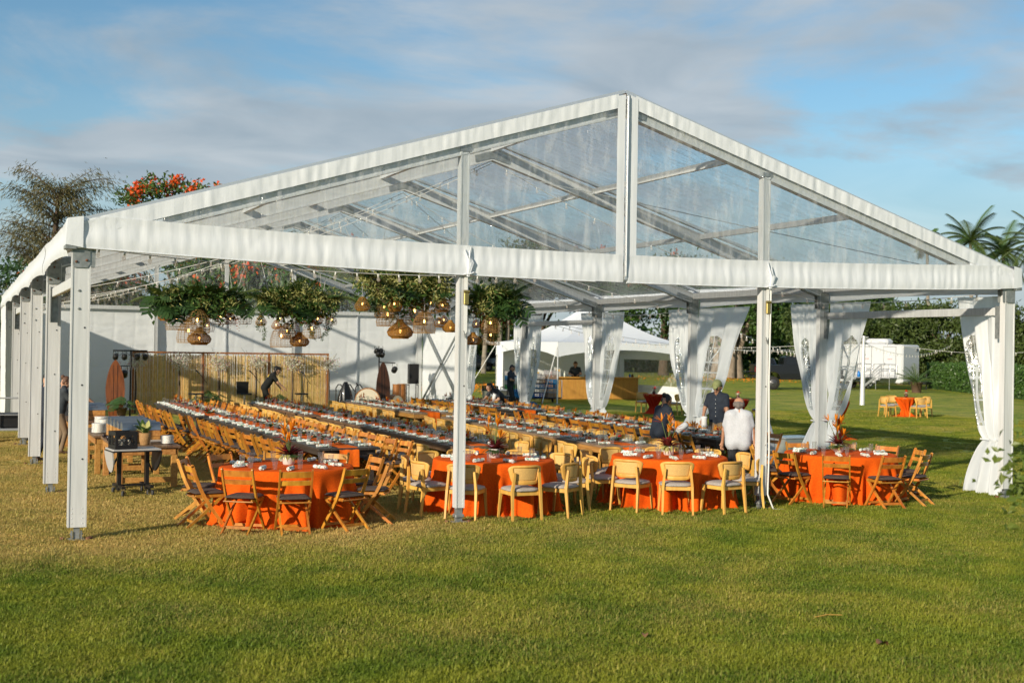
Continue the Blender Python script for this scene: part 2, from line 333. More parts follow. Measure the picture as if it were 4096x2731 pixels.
        return s.add(vs_, fs, True)
    def prism(s, pts, h, axis=2, c=(0, 0, 0), M_=None):
        """closed 2-D outline extruded by +-h/2 along an axis"""
        n = len(pts); vs_ = []
        for z in (-h/2, h/2):
            for a, b in pts:
                q = Vector({2: (a, b, z), 1: (a, z, b), 0: (z, a, b)}[axis])
                if M_ is not None: q = M_ @ q
                vs_.append((q[0]+c[0], q[1]+c[1], q[2]+c[2]))
        fs = [tuple(range(n-1, -1, -1)), tuple(range(n, 2*n))]+[(i, (i+1) % n, n+(i+1) % n, n+i) for i in range(n)]
        return s.add(vs_, fs)
    def mesh(s, name='mesh'):
        me = bpy.data.meshes.new(name); me.from_pydata(s.v, [], s.f)
        me.polygons.foreach_set('use_smooth', s.sm); me.polygons.foreach_set('material_index', s.mi); me.update(); return me
    def build(s, name, m, parent=None, loc=None, rot=None): return link(name, s.mesh(name), m, parent, loc, rot)

def grid_mesh(name, P, wrap=False, smooth=True):
    """P: (nu, nv, 3) array of points"""
    nu, nv = P.shape[:2]; idx = np.arange(nu*nv).reshape(nu, nv)
    if wrap: idx = np.vstack([idx, idx[:1]])
    F = np.stack([idx[:-1, :-1], idx[1:, :-1], idx[1:, 1:], idx[:-1, 1:]], -1).reshape(-1, 4)
    return npmesh(name, P.reshape(-1, 3), F, smooth)

def thing(name, label, cat, loc=(0, 0, 0), rz=0., group=None):
    o = bpy.data.objects.new(name, None); COL.objects.link(o); o.empty_display_size = .1
    o.location = loc; o.rotation_euler = (0, 0, rz); o['label'] = label; o['category'] = cat
    if group: o['group'] = group
    return o
def tag(o, label, cat, group=None):
    o['label'] = label; o['category'] = cat
    if group: o['group'] = group
    return o
def struct(o): o['kind'] = 'structure'; return o
def copy_tree(o, parent=None):
    c = o.copy(); COL.objects.link(c); c.parent = parent
    for ch in o.children: copy_tree(ch, c)
    return c
class Proto:
    """first use gives the original, later uses give copies with their parts"""
    def __init__(s, root): s.root = root; s.used = False; s.kids = None
    def put(s, loc, rz, label, group=None):
        o = s.root if not s.used else copy_tree(s.root)
        s.used = True; o.location = loc; o.rotation_euler = (0, 0, rz); o['label'] = label
        if group: o['group'] = group
        return o
def th(n): return {1: 'first', 2: 'second', 3: 'third', 4: 'fourth', 5: 'fifth', 6: 'sixth', 7: 'seventh', 8: 'eighth', 9: 'ninth', 10: 'tenth'}.get(n, '%d%s' % (n, {1: 'st', 2: 'nd', 3: 'rd'}.get(n % 10 if n % 100 not in (11, 12, 13) else 0, 'th')))

def wrinkle(u, v, seed, n=14, fmin=2., fmax=18., aspect=.35):
    g = np.random.default_rng(seed); z = np.zeros(np.broadcast(u, v).shape)
    for k in range(n):
        f = g.uniform(fmin, fmax); a = g.normal(0, aspect); z = z+np.sin(f*(u*math.cos(a)+v*math.sin(a))+g.uniform(0, 6.3)+.8*np.sin(g.uniform(1, 4)*v+g.uniform(0, 6)))*(fmin/f)**.6
    return z/n**.5
# ------------------------------------------------------------------ ground
def lawn_mat(name, blade):
    m = bpy.data.materials.new(name); m.use_nodes = True; t = m.node_tree; n = t.nodes; l = t.links.new; p = n['Principled BSDF']; p.inputs['Roughness'].default_value = .8 if not blade else .55; p.inputs['Specular IOR Level'].default_value = .25
    g = n.new('ShaderNodeNewGeometry'); sp = n.new('ShaderNodeSeparateXYZ'); l(g.outputs['Position'], sp.inputs[0])
    def mrange(s, a, b, c=0., d=1., smooth=True):
        q = n.new('ShaderNodeMapRange'); q.interpolation_type = 'SMOOTHSTEP' if smooth else 'LINEAR'
        l(s, q.inputs[0]); q.inputs[1].default_value = a; q.inputs[2].default_value = b; q.inputs[3].default_value = c; q.inputs[4].default_value = d; return q.outputs[0]
    def mth(op, a, b):
        q = n.new('ShaderNodeMath'); q.operation = op
        for i, s in enumerate((a, b)):
            if isinstance(s, (int, float)): q.inputs[i].default_value = s
            else: l(s, q.inputs[i])
        return q.outputs[0]
    def noise(sc, det=4):
        q = n.new('ShaderNodeTexNoise'); q.inputs['Scale'].default_value = sc; q.inputs['Detail'].default_value = det; l(g.outputs['Position'], q.inputs['Vector']); return q.outputs[0]
    d1 = mth('MULTIPLY', mrange(sp.outputs[1], -3.4, .4), mrange(sp.outputs[0], 8.2, 3.6))
    d1 = mth('MULTIPLY', d1, mrange(sp.outputs[1], 26, 14, .35, 1.))
    d = mth('ADD', mth('MULTIPLY', d1, .60), mrange(sp.outputs[1], -9., 0., -.03, .06))
    d = mth('ADD', d, mth('MULTIPLY', mth('SUBTRACT', noise(.42, 5), .5), 1.25))
    d = mth('ADD', d, mth('MULTIPLY', mth('SUBTRACT', noise(3.2, 3), .5), .5))
    if blade: d = mth('ADD', d, mth('MULTIPLY', mth('SUBTRACT', g.outputs['Random Per Island'], .5), .55))
    d = mrange(d, 0., 1., 0., 1., False)
    ga = n.new('ShaderNodeMix'); ga.data_type = 'RGBA'; l(mrange(noise(1.1, 7), .36, .64), ga.inputs[0]); ga.inputs[6].default_value = (.140, .208, .018, 1); ga.inputs[7].default_value = (.275, .300, .030, 1)
    cm = n.new('ShaderNodeMix'); cm.data_type = 'RGBA'; l(d, cm.inputs[0]); l(ga.outputs[2], cm.inputs[6]); cm.inputs[7].default_value = (.66, .455, .165, 1)
    src = cm.outputs[2]
    if not blade:                                    # soil and thatch between the blades near by, full sward colour in the distance
        s2 = n.new('ShaderNodeMix'); s2.data_type = 'RGBA'; s2.blend_type = 'MULTIPLY'; s2.inputs[0].default_value = 1.; l(src, s2.inputs[6])
        br = n.new('ShaderNodeMix'); br.data_type = 'RGBA'; l(mrange(noise(9., 6), .35, .68), br.inputs[0]); br.inputs[6].default_value = (.72, .72, .62, 1); br.inputs[7].default_value = (1.35, 1.33, 1.15, 1); l(br.outputs[2], s2.inputs[7]); src = s2.outputs[2]
        bp = n.new('ShaderNodeBump'); bp.inputs['Strength'].default_value = .9; bp.inputs['Distance'].default_value = .06; l(noise(22., 6), bp.inputs['Height']); l(bp.outputs[0], p.inputs['Normal'])
        l(src, p.inputs['Base Color'])
    else:
        l(src, p.inputs['Base Color']); tr = n.new('ShaderNodeBsdfTranslucent'); l(src, tr.inputs[0]); ms = n.new('ShaderNodeMixShader'); ms.inputs[0].default_value = .35
        l(p.outputs[0], ms.inputs[1]); l(tr.outputs[0], ms.inputs[2]); l(ms.outputs[0], n['Material Output'].inputs[0])
    MATS[name] = m
lawn_mat('lawn', False); lawn_mat('blade', True)
g_ = MB(); g_.add([(-600, -300, 0), (900, -300, 0), (900, 1200, 0), (-600, 1200, 0)], [(0, 1, 2, 3)])
struct(g_.build('lawn', 'lawn'))

# short mown grass: one round tuft-mat of blades, repeated over the near lawn by geometry nodes
nb = 2200; rr = .46*np.sqrt(rng.random(nb)); aa = rng.random(nb)*6.283
bx_, by_ = rr*np.cos(aa), rr*np.sin(aa); hh = rng.uniform(.016, .044, nb)*(1+.5*(rng.random(nb) > .93)); ww = rng.uniform(.003, .0075, nb)
az = rng.random(nb)*6.283; ln = rng.uniform(.1, 1.1, nb)*hh
V = np.zeros((nb, 5, 3)); dx, dy = np.cos(az), np.sin(az); wx, wy = -dy*ww, dx*ww
V[:, 0] = np.stack([bx_-wx, by_-wy, 0*hh], 1); V[:, 1] = np.stack([bx_+wx, by_+wy, 0*hh], 1)
V[:, 2] = np.stack([bx_+dx*ln*.35+wx*.8, by_+dy*ln*.35+wy*.8, hh*.6], 1); V[:, 3] = np.stack([bx_+dx*ln*.35-wx*.8, by_+dy*ln*.35-wy*.8, hh*.6], 1)
V[:, 4] = np.stack([bx_+dx*ln, by_+dy*ln, hh], 1)
b0 = (np.arange(nb)*5)[:, None]
F = np.concatenate([b0+np.array([[0, 1, 2]]), b0+np.array([[0, 2, 3]]), b0+np.array([[3, 2, 4]])])
grass = link('grass', npmesh('grass', V.reshape(-1, 3), F, False), 'blade'); grass['kind'] = 'stuff'; grass['label'] = 'short mown lawn grass with dry straw patches'; grass['category'] = 'grass'
gt = bpy.data.node_groups.new('grass_scatter', 'GeometryNodeTree')
gt.interface.new_socket('Geometry', in_out='INPUT', socket_type='NodeSocketGeometry'); gt.interface.new_socket('Geometry', in_out='OUTPUT', socket_type='NodeSocketGeometry')
GN = gt.nodes.new; GL = gt.links.new; gi = GN('NodeGroupInput'); go = GN('NodeGroupOutput')
join = GN('GeometryNodeJoinGeometry')
def grass_area(x0, x1, y0, y1, sp, seed):
    gr = GN('GeometryNodeMeshGrid'); gr.inputs['Size X'].default_value = x1-x0; gr.inputs['Size Y'].default_value = y1-y0; gr.inputs['Vertices X'].default_value = int((x1-x0)/sp)+1; gr.inputs['Vertices Y'].default_value = int((y1-y0)/sp)+1
    st = GN('GeometryNodeSetPosition'); st.inputs['Offset'].default_value = ((x0+x1)/2, (y0+y1)/2, 0); GL(gr.outputs[0], st.inputs[0])
    rv = GN('FunctionNodeRandomValue'); rv.data_type = 'FLOAT_VECTOR'; rv.inputs[0].default_value = (-sp*.45, -sp*.45, 0); rv.inputs[1].default_value = (sp*.45, sp*.45, 0); rv.inputs['Seed'].default_value = seed
    s2 = GN('GeometryNodeSetPosition'); GL(st.outputs[0], s2.inputs[0]); GL(rv.outputs[0], s2.inputs['Offset'])
    io = GN('GeometryNodeInstanceOnPoints'); GL(s2.outputs[0], io.inputs['Points']); GL(gi.outputs[0], io.inputs['Instance'])
    ro = GN('FunctionNodeRandomValue'); ro.data_type = 'FLOAT_VECTOR'; ro.inputs[0].default_value = (0, 0, 0); ro.inputs[1].default_value = (0, 0, 6.283); ro.inputs['Seed'].default_value = seed+1
    GL(ro.outputs[0], io.inputs['Rotation'])
    sc = GN('FunctionNodeRandomValue'); sc.data_type = 'FLOAT_VECTOR'; sc.inputs[0].default_value = (.9, .9, .75); sc.inputs[1].default_value = (1.15, 1.15, 1.3); sc.inputs['Seed'].default_value = seed+2
    GL(sc.outputs[0], io.inputs['Scale']); GL(io.outputs[0], join.inputs[0])
grass_area(-2.6, 14, -10, -1, .38, 1); grass_area(-3, 20, -1, 9, .5, 5); grass_area(-3, 3.6, 9, 19, .6, 9); grass_area(13.6, 34, 5, 26, .8, 13)
GL(join.outputs[0], go.inputs[0]); md = grass.modifiers.new('scatter', 'NODES'); md.node_group = gt

# ------------------------------------------------------------------ the clear-top frame tent
TW, BAY, NB_ = 15., 5., 6
def roof_z(x): return 3.9+.3067*min(x, TW-x)
tent = thing('clear_top_tent', 'large white frame tent with clear roof over the banquet tables', 'tent')

# posts: hollow-section profile with lips and a recessed web, swept upwards
def post_mesh(w, d, z0, z1, lip=.018):
    a, b = w/2, d/2; l_ = lip; e = .008
    pts = [(-a, -b), (-a+l_, -b), (-a+l_, -b+e), (a-l_, -b+e), (a-l_, -b), (a, -b), (a, b), (a-l_, b), (a-l_, b-e), (-a+l_, b-e), (-a+l_, b), (-a, b)]
    m = MB(); n = len(pts)
    vs_ = [(x, y, z0) for x, y in pts]+[(x, y, z1) for x, y in pts]
    fs = [(i, (i+1) % n, n+(i+1) % n, n+i) for i in range(n)]
    m.add(vs_, fs); m.add([(-a, -b+e, z0), (a, -b+e, z0), (a, b-e, z0), (-a, b-e, z0)], [(3, 2, 1, 0)])
    m.add([(-a, -b+e, z1), (a, -b+e, z1), (a, b-e, z1), (-a, b-e, z1)], [(0, 1, 2, 3)])
    m.cur = 1
    for z in (1.0, 1.9, 2.6):                                    # drilled bolt holes
        m.lathe([(.011, 0), (.011, .004)], 8, (.05 if z != 1.9 else .03, -b+e-.001, z), Matrix.Rotation(R(90), 3, 'X'))
    m.cur = 0
    for i in range(4):
        for j in (-.06, .06): m.lathe([(.008, 0), (.004, .006)], 6, (j*w/.22, -b+e, z0+.05+.06*i), Matrix.Rotation(R(90), 3, 'X'))
    return m.mesh('post')
pm = post_mesh(.22, .12, .17, 3.66); pm.materials.append(MATS['alu']); pm.materials.append(MATS['black_metal'])
def foot_mesh(h=.17):
    m = MB(); m.box((0, 0, .012), (.20, .18, .024), bev=.004); m.bar((0, 0, .02), (0, 0, h+.05), .07, .05)
    for s in (-1, 1): m.box((s*.055, 0, .07), (.016, .09, .10)); m.lathe([(.014, -.008), (.014, .008)], 8, (s*.066, 0, .085), Matrix.Rotation(R(90), 3, 'Y'))
    return m.mesh('base_foot')
fm = foot_mesh(); fm.materials.append(MATS['galv'])
sm_ = MB(); sm_.lathe([(.012, -.02), (.012, .02), (.032, .02), (.028, .044), (1e-4, .05)], 9); stm = sm_.mesh('stake'); stm.materials.append(MATS['rust'])
def stakes(p):
    for x, y in ((-.16, .02), (.16, -.01), (.13, -.06)): link('stake', stm, None, p, (x, y, 0), (rnd.uniform(-.2, .2), 0, 0))
pl = MB(); pl.prism([(-.10, 3.36), (-.085, 3.33), (.07, 3.33), (.10, 3.38), (.10, 3.66), (-.10, 3.66)], .010, 1, (0, -.066, 0)); pl.prism([(-.10, 3.36), (-.085, 3.33), (.07, 3.33), (.10, 3.38), (.10, 3.66), (-.10, 3.66)], .010, 1, (0, .066, 0))
pl.cur = 1
for x, z in ((-.06, 3.40), (.06, 3.42), (0, 3.60)): pl.lathe([(.016, 0), (.016, .012), (.008, .02)], 8, (x, -.071, z), Matrix.Rotation(R(90), 3, 'X'))
plm = pl.mesh('corner_plate'); plm.materials.append(MATS['galv']); plm.materials.append(MATS['rust'])
bo = MB()
bo.lathe([(.017, 0), (.017, .010), (.008, .018)], 8, (-.02, -.05, 0), Matrix.Rotation(R(90), 3, 'X'))
bom = bo.mesh('bolt'); bom.materials.append(MATS['galv'])
for s, x in ((1, 0.), (-1, TW)):
    for k in range(NB_+1):
        p = link('post', pm, None, tent, (x, k*BAY, 0))
        if s < 0: p.rotation_euler.z = math.pi
        q = link('base_foot', fm, None, p); stakes(p); link('corner_plate', plm, None, p)
        for z in (3.05, 2.83): link('bolt', bom, None, p, (0, 0, z))
        if s < 0: q.rotation_euler.z = 0
gpm = post_mesh(.13, .13, .20, 1.0, .02)
def gable_post(x, y, ztop, strap=True):
    p = link('gable_post', None or post_mesh(.13, .13, .22, ztop, .02), ['alu', 'black_metal'], tent, (x, y, 0))
    m = MB(); m.box((0, 0, .02), (.22, .16, .03), bev=.005); m.bar((0, 0, .03), (0, 0, .24), .085, .085); m.box((0, 0, .11), (.13, .13, .05), bev=.01); m.build('base_foot', 'galv', p); stakes(p)
    if strap:
        m = MB(); m.bar((.03, -.078, 3.42), (.03, -.078, 2.62), .05, .004); m.build('ratchet_strap', 'strap', p)
        m = MB(); m.box((.03, -.092, 3.12), (.07, .04, .20), bev=.008); m.lathe([(.022, -.04), (.022, .04)], 8, (.03, -.105, 3.2), Matrix.Rotation(R(90), 3, 'Y')); m.build('ratchet_buckle', 'gold_steel', p); m = MB(); m.tube([(.005, -.08, 2.66), (.03, -.08, 2.56), (.055, -.08, 2.66)], .006, 5); m.build('strap_hook', 'galv', p)
    return p
g1p = gable_post(5., 0, roof_z(5)-.30); g2p = gable_post(10., 0, roof_z(10)-.30); gable_post(5., 30, roof_z(5)-.2, False); gable_post(10., 30, roof_z(10)-.2, False)
m = MB(); m.bar((7.5, 30, 3.7), (7.5, 30, 6.0), .13, .1); m.build('king_post', 'alu', tent)
for x, z in ((5., roof_z(5)-.30), (10., roof_z(10)-.30)):
    m = MB(); m.box((x, 0, z+.03), (.15, .15, .06)); m.build('post_cap', 'galv', tent)
m = MB(); m.tube([(10.08, -.09, 3.4), (10.07, -.085, 2.), (10.08, -.10, .9), (10.05, -.12, .25), (10.10, -.2, .03), (10.25, -.24, .02), (10.34, -.2, .015)], .014, 6); m.build('power_cable', 'wire_white', tent)

# rafters, ridge plates, purlins
for k in range(NB_+1):
    for s, x in ((1, .06), (-1, TW-.06)):
        m = MB(); z0, z1 = 3.70, 5.98
        for dz, w_ in ((0., .11), (-.115, .125), (.115, .125)):
            m.bar((x-s*.05, k*BAY, z0+dz), (7.5, k*BAY, z1+dz), .10 if dz == 0 else .025, .11 if dz == 0 else .13, (0, 0, 1)) if dz else m.bar((x-s*.05, k*BAY, z0), (7.5, k*BAY, z1), .21, .09, (0, 0, 1))
        m.build('rafter', 'alu', tent)
        m = MB(); a = math.atan2(2.28, 7.44)
        for t in (-.055, .055):
            m.prism([(-.02, -.32), (.16, -.32), (.17, -.06), (.52, .05), (.49, .19), (.06, .06), (-.02, .02)], .008, 1, (0, t, 0))
        mm = m.build('haunch_plate', 'galv', tent, (x-s*.06+s*.0, k*BAY, 3.66)); mm.scale.x = s
    m = MB(); m.prism([(-.35, -.13), (0, -.02), (.35, -.13), (.33, -.25), (0, -.16), (-.33, -.25)], .13, 1, (7.5, k*BAY, 6.05)); m.build('ridge_plate', 'galv', tent)
for x in (.0, 3.0, 5.4, 7.5, 9.6, 12., TW):
    z = roof_z(x)-.14
    for k in range(NB_):
        m = MB(); m.bar((x, k*BAY+.05, z), (x, k*BAY+BAY-.05, z), .07 if x not in (0., TW) else .10, .10 if x not in (0., TW) else .14, (1, 0, 0)); m.build('purlin', 'alu', tent)
for q in (((7.62, .05, 5.8), (10.3, 5., 4.7)), ((14.8, .05, 3.7), (8., 5., 5.6))): m = MB(); m.tube(q, .007, 5); m.build('bracing_cable', 'galv', tent)
for x in (0., TW):                                            # header bars in the first and fourth bays
    for k in (0, 3):
        m = MB(); m.box((x, k*BAY+2.5, 3.19), (.07, 4.78, .14), bev=.008); b = m.build('header_bar', 'alu', tent)
        for yy in (k*BAY+.13, k*BAY+4.87):
            m = MB(); s = 1 if yy < k*BAY+2 else -1; m.box((x, yy, 3.0), (.12, .012, .56)); m.box((x-.055, yy+s*.04, 3.0), (.012, .09, .56)); m.build('header_bracket', 'galv', b)

# clear roof sheets, one each side of the ridge in every bay
u, v = np.meshgrid(np.linspace(0, 1, 30), np.linspace(0, 1, 22), indexing='ij')
for k in range(NB_):
    for s in (0, 1):
        x = u*7.6-.12; z = 3.9+.3067*x+.012*wrinkle(u*2, v*1., k*2+s, 12, 3, 20, 1.2)+.05*np.sin(np.pi*v)*np.sin(np.pi*u)*(-1)
        y = k*BAY+v*BAY; X = x if s == 0 else TW-x
        link('roof_sheet', grid_mesh('roof_sheet', np.stack([X, y, z], -1)), 'clear_roof', tent)
for k in range(NB_+1):
    for s in (0, 1):
        m = MB(); a = (-.12, k*BAY, 3.9-.02); b = (7.49, k*BAY, 6.215-.01)
        if s: a = (TW+.12, a[1], a[2]); b = (TW-7.49, b[1], b[2])
        m.bar(a, b, .05, .10, (0, 0, 1)); m.build('keder_rail', 'alu_bright', tent)

# front gable: white rake bands, scalloped front valance, zip bands and clear panels
def zb(x): return 3.415+.16*((x-7.5)/7.5)**2
def zt(x): return 3.815+.16*((x-7.5)/7.5)**2
def zr(x): return 3.9+.305*np.minimum(x, TW-x)
YF = -.10
def sheet(name, xs, zlo, zhi, nv, seed, amp, mt, y0=YF, parent=tent, fold=0.):
    xs = np.asarray(xs); v = np.linspace(0, 1, nv); X = np.repeat(xs[:, None], nv, 1); Z = zlo[:, None]*(1-v)+zhi[:, None]*v
    pleat = wrinkle(X*2., Z*1., seed, 18, 7, 26, .16); cre = wrinkle(X*1.5, Z*1.6, seed+500, 10, 6, 22, .45); pleat = pleat+1.2*(np.exp(-np.abs(cre)*4.)-.25)
    Y = y0+amp*pleat*(.5+.5*np.sin(np.pi*v))[None, :]+fold*np.sin(v*2*np.pi)[None, :]
    return link(name, grid_mesh(name, np.stack([X, Y, Z], -1)), mt, parent)
xl = np.linspace(-.16, 7.36, 320); xr = TW-xl[::-1]
for s, xs in ((0, xl), (1, xr)):
    top = zr(xs)+.0; bot = top-.205
    sheet('rake_band', xs, bot, top, 5, 31+s, .006, 'vinyl_gable', YF-.012)
xs = np.linspace(-.17, 7.47, 320)
for s in (0, 1):
    X = xs if s == 0 else TW-xs[::-1]
    sag = .025*np.sin(np.pi*((X % 5)/5))
    top = np.minimum(zt(X), zr(X)-.02)
    sheet('front_valance', X, zb(X)+.008*wrinkle(X, X*0, 50+s, 8, 2, 9, .1), top, 9, 41+s, .006, 'vinyl_gable', YF-.02, fold=-.008)
    m = MB(); pts = [(float(x), YF-.012, float(zb(x))-.004) for x in X[::20]]; m.tube(pts, .012, 6); m.build('valance_hem', 'vinyl_gable', tent)
    # solid white corner piece between rake and valance
    xc = np.linspace(-.17, .95, 24) if s == 0 else np.linspace(TW-.95, TW+.17, 24)
    lo = np.minimum(zt(xc), zr(xc)-.02)-.02; hi = np.maximum(zr(xc)-.18, lo+.001)
    sheet('corner_gusset', xc, lo, hi, 5, 61+s, .006, 'vinyl_gable', YF-.005)
    xm = np.linspace(7.34, 7.47, 4) if s == 0 else np.linspace(7.53, 7.68, 4)
    sheet('zip_band', xm, zt(xm)-.03, zr(xm)-.03, 30, 71+s, .004, 'vinyl_gable', YF-.018)
    xg = np.linspace(.6, 7.40, 60) if s == 0 else np.linspace(7.60, TW-.6, 60)
    lo = zt(xg)-.08; hi = np.maximum(zr(xg)-.15, lo+.002)
    sheet('clear_gable_panel', xg, lo, hi, 20, 81+s, .010, 'clear_gable', YF)
m = MB(); m.bar((7.5, YF-.03, 3.45), (7.5, YF-.03, 6.15), .035, .02); m.tube([(7.5, YF-.05, 3.50), (7.5, YF-.05, 6.12)], .009, 6); m.build('zip', 'alu_bright', tent)
for x, s in ((5., 0), (10., 1)):                              # valance gathered and tied over the gable posts
    m = MB()
    for i in range(5): m.tube([(x+.02+rnd.uniform(-.05, .05), YF-.035, zb(x)+.38-.03*i), (x+.04+.015*i, YF-.05, zb(x)+.16), (x+.03+rnd.uniform(-.02, .02), YF-.045, zb(x)-.03)], [.004, .022, .012], 6)
    m.tube([(x-.03, YF-.04, zb(x)+.0), (x+.05, YF-.055, zb(x)+.005), (x+.12, YF-.04, zb(x)+.03)], .014, 6); m.build('valance_tie', 'vinyl_gable', tent)
for s in (0, 1):                                              # folded white caps on the two front corners
    x = -.19 if s == 0 else TW+.19; q = 1 if s == 0 else -1
    m = MB(); m.add([(x, -.14, 3.60), (x+q*.20, -.145, 3.57), (x+q*.20, -.15, 3.95), (x+q*.02, -.14, 3.92), (x, .12, 3.60), (x+q*.02, .12, 3.92), (x+q*.21, .12, 3.97)],
                     [(0, 1, 2, 3), (4, 0, 3, 5), (3, 2, 6, 5)]); m.build('corner_cap', 'vinyl_gable', tent)
    m = MB(); m.box((x+q*.06, -.03, 3.57), (.14, .20, .05), bev=.006); m.build('gutter_end', 'galv', tent)
# side valances, scalloped between the posts
for s, x in ((-1, -.13), (1, TW+.13)):
    for k in range(NB_):
        v_, z_ = np.meshgrid(np.linspace(0, 1, 40), np.linspace(0, 1, 9), indexing='ij'); y = k*BAY+v_*BAY
        lo = 3.46+.07*np.sin(np.pi*v_)**.7; Z = lo+(3.93-.03*np.sin(np.pi*v_)-lo)*z_
        X = x+s*(.02+.03*np.sin(np.pi*v_)*(1-z_)+.012*wrinkle(v_*6, z_*.8, 90+k+s, 12, 2, 16, .2)+.02*np.sin(z_*6.28))
        link('side_valance', grid_mesh('side_valance', np.stack([X, y, Z], -1)), 'vinyl', tent)
# back wall, end bays and rear gable
def wall(name, p0, p1, z0, z1, seed, nrm, mt='vinyl_wall', nu=130, nv=80, amp=.03):
    u_, v_ = np.meshgrid(np.linspace(0, 1, nu), np.linspace(0, 1, nv), indexing='ij')
    w_ = amp*(.6*wrinkle(u_*2.2, v_*1.5, seed, 14, 2, 14, 1.5)+.5*np.cos(u_*6.283)*(1-v_))
    for q in np.arange(1, 7)/7: w_ = w_+.010*np.exp(-np.abs(u_-q-.006*np.sin(9*v_))/.006)             # fold creases left from packing
    for q in (.2, .42, .63, .83): w_ = w_+.010*np.exp(-np.abs(v_-q-.006*np.sin(7*u_+seed))/.009)
    P = np.stack([p0[0]+(p1[0]-p0[0])*u_+nrm[0]*w_, p0[1]+(p1[1]-p0[1])*u_+nrm[1]*w_, z0+(z1-z0)*v_], -1)
    return link(name, grid_mesh(name, P), mt, tent)
for k in range(3): wall('back_wall', (k*5., 30.12), (k*5+5., 30.12), .0, 3.62, 100+k, (0, 1))
for k in range(3):
    m = MB(); m.bar((k*5+2.5, 30.06, 0), (k*5+2.5, 30.06, 3.6), .05, .03); m.build('wall_seam', 'vinyl', tent)
m = MB(); m.box((7.5, 30, 3.64), (14.8, .08, .13)); m.build('back_rail', 'alu', tent)
wall('side_wall', (-.14, 24.6), (-.14, 30.), 0, 3.6, 110, (1, 0)); wall('side_wall', (TW+.14, 25.2), (TW+.14, 30.), 0, 3.6, 111, (1, 0))
for x in (0., TW):
    for a, b in (((.2, .15), (4.8, 3.4)), ((4.8, .15), (.2, 3.4))):
        m = MB(); m.bar((x, 25+a[0], a[1]), (x, 25+b[0], b[1]), .05, .07); m.build('cross_brace', 'galv', tent)
for s in (0, 1):
    xg = np.linspace(0., 7.5, 30) if s == 0 else np.linspace(7.5, TW, 30)
    sheet('rear_gable_panel', xg, xg*0+3.70, zr(xg)-.1, 12, 121+s, .01, 'clear_gable', 30.1)

# ------------------------------------------------------------------ gathered curtains with arched windows on the right side
def curtain(yp, s, wt, label, seed, tie=1.0, win=True, wmin=.16, z1=3.46, span=(.26, .80)):
    c = thing('sidewall_curtain', label, 'curtain', (TW+.02, yp, 0), 0, 'tied-back tent curtains')
    nu, nv = 90, 130; u_, v_ = np.meshgrid(np.linspace(0, 1, nu), np.linspace(0, 1, nv), indexing='ij'); z = v_*z1
    g = np.random.default_rng(seed)
    t = np.clip((z-tie)/(z1-tie), 0, 1); b = np.clip((tie-z)/tie, 0, 1)
    wid = np.where(z >= tie, wmin+(wt-wmin)*np.clip(t, 0, 1)**.62, wmin+.55*b**.7)
    wid = wid+.012*np.sin(z*3+seed)
    npl = 3+seed % 3
    amp = np.where(z >= tie, .085-.045*t, .04+.04*b)*(1-.4*np.exp(-((z-tie)/.12)**2))
    y = yp*0+s*(.13+wid*u_); x = amp*(np.sin(2*np.pi*npl*u_+.9*np.sin(3*z+seed)+g.uniform(0, 6))+.22*np.sin(2*np.pi*(npl*2.3)*u_+z*.8))+.05+.03*np.sin(z*2.1+seed)*u_
    y = y+s*.02*wrinkle(u_*2, v_*1.2, seed+7, 10, 2, 9, .4)*np.clip(wid, 0, 1)
    P = np.stack([x, y, z], -1).reshape(-1, 3)
    idx = np.arange(nu*nv).reshape(nu, nv); F = np.stack([idx[:-1, :-1], idx[1:, :-1], idx[1:, 1:], idx[:-1, 1:]], -1).reshape(-1, 4)
    uc = ((u_[:-1, :-1]+u_[1:, 1:])/2).ravel(); zc = ((z[:-1, :-1]+z[1:, 1:])/2).ravel()
    (a0, a1), zs, ztop = span, 2.15, 2.80
    um, uh = (a0+a1)/2, (a1-a0)/2; r_ = ((uc-um)/uh)**2+np.clip((zc-zs)/(ztop-zs), 0, None)**2
    w_in = (np.abs(uc-um) < uh) & (r_ < 1) & (zc > tie+.22)
    mul = (np.abs(uc-um) < .012) & (zc < zs) | (np.abs(np.abs(uc-um)-uh*.98) < .012)
    for zz_ in (tie+.3, tie+.68, tie+1.06, zs): mul |= np.abs(zc-zz_) < .016
    an = np.arctan2((zc-zs)/(ztop-zs), (uc-um)/uh)
    for q in (45, 90, 135): mul |= (zc > zs) & (np.abs(an-R(q))*np.sqrt(r_) < .035)
    if not win: w_in[:] = False
    def sub(mask, name, mt, off=0.):
        Fm = F[mask]; used, inv_ = np.unique(Fm, return_inverse=True); PP = P[used].copy(); PP[:, 0] -= off
        link(name, npmesh(name, PP, inv_.reshape(-1, 4)), mt, c)
    sub(~w_in | (w_in & mul), 'fabric', 'curtain')
    if win: sub(w_in, 'clear_window', 'clear_window', .004)
    m = MB(); m.tube([(-.06, s*.10, tie), (.10, s*(.13+wmin*.5), tie-.02), (-.05, s*(.15+wmin), tie)], .016, 6); m.build('tie_band', 'curtain', c)
    return c
curtain(0., 1, 1.15, 'white curtain with clear window tied to the nearest right corner post', 3, .98, wmin=.40, span=(.60, .96))
curtain(5., -1, 1.30, 'white curtain with clear panes, camera side of the second right post', 4, 1.05, wmin=.22, span=(.42, .92))
curtain(5., 1, 1.0, 'gathered white curtain on the far side of the second right post', 5, 1.02, span=(.45, .80))
curtain(10., -1, 2.1, 'curtain with fully open arched window behind the man in the cap', 6, .85, span=(.18, .66))
curtain(10., 1, 1.25, 'narrow white curtain left of the arched-window curtain, same post', 7, .85, span=(.45, .8))
curtain(15., -1, 1.2, 'translucent paned curtain on the near side of the bar-side post', 8, .80)
curtain(15., 1, 1.0, 'translucent paned curtain on the far side of the bar-side post', 9, .80)
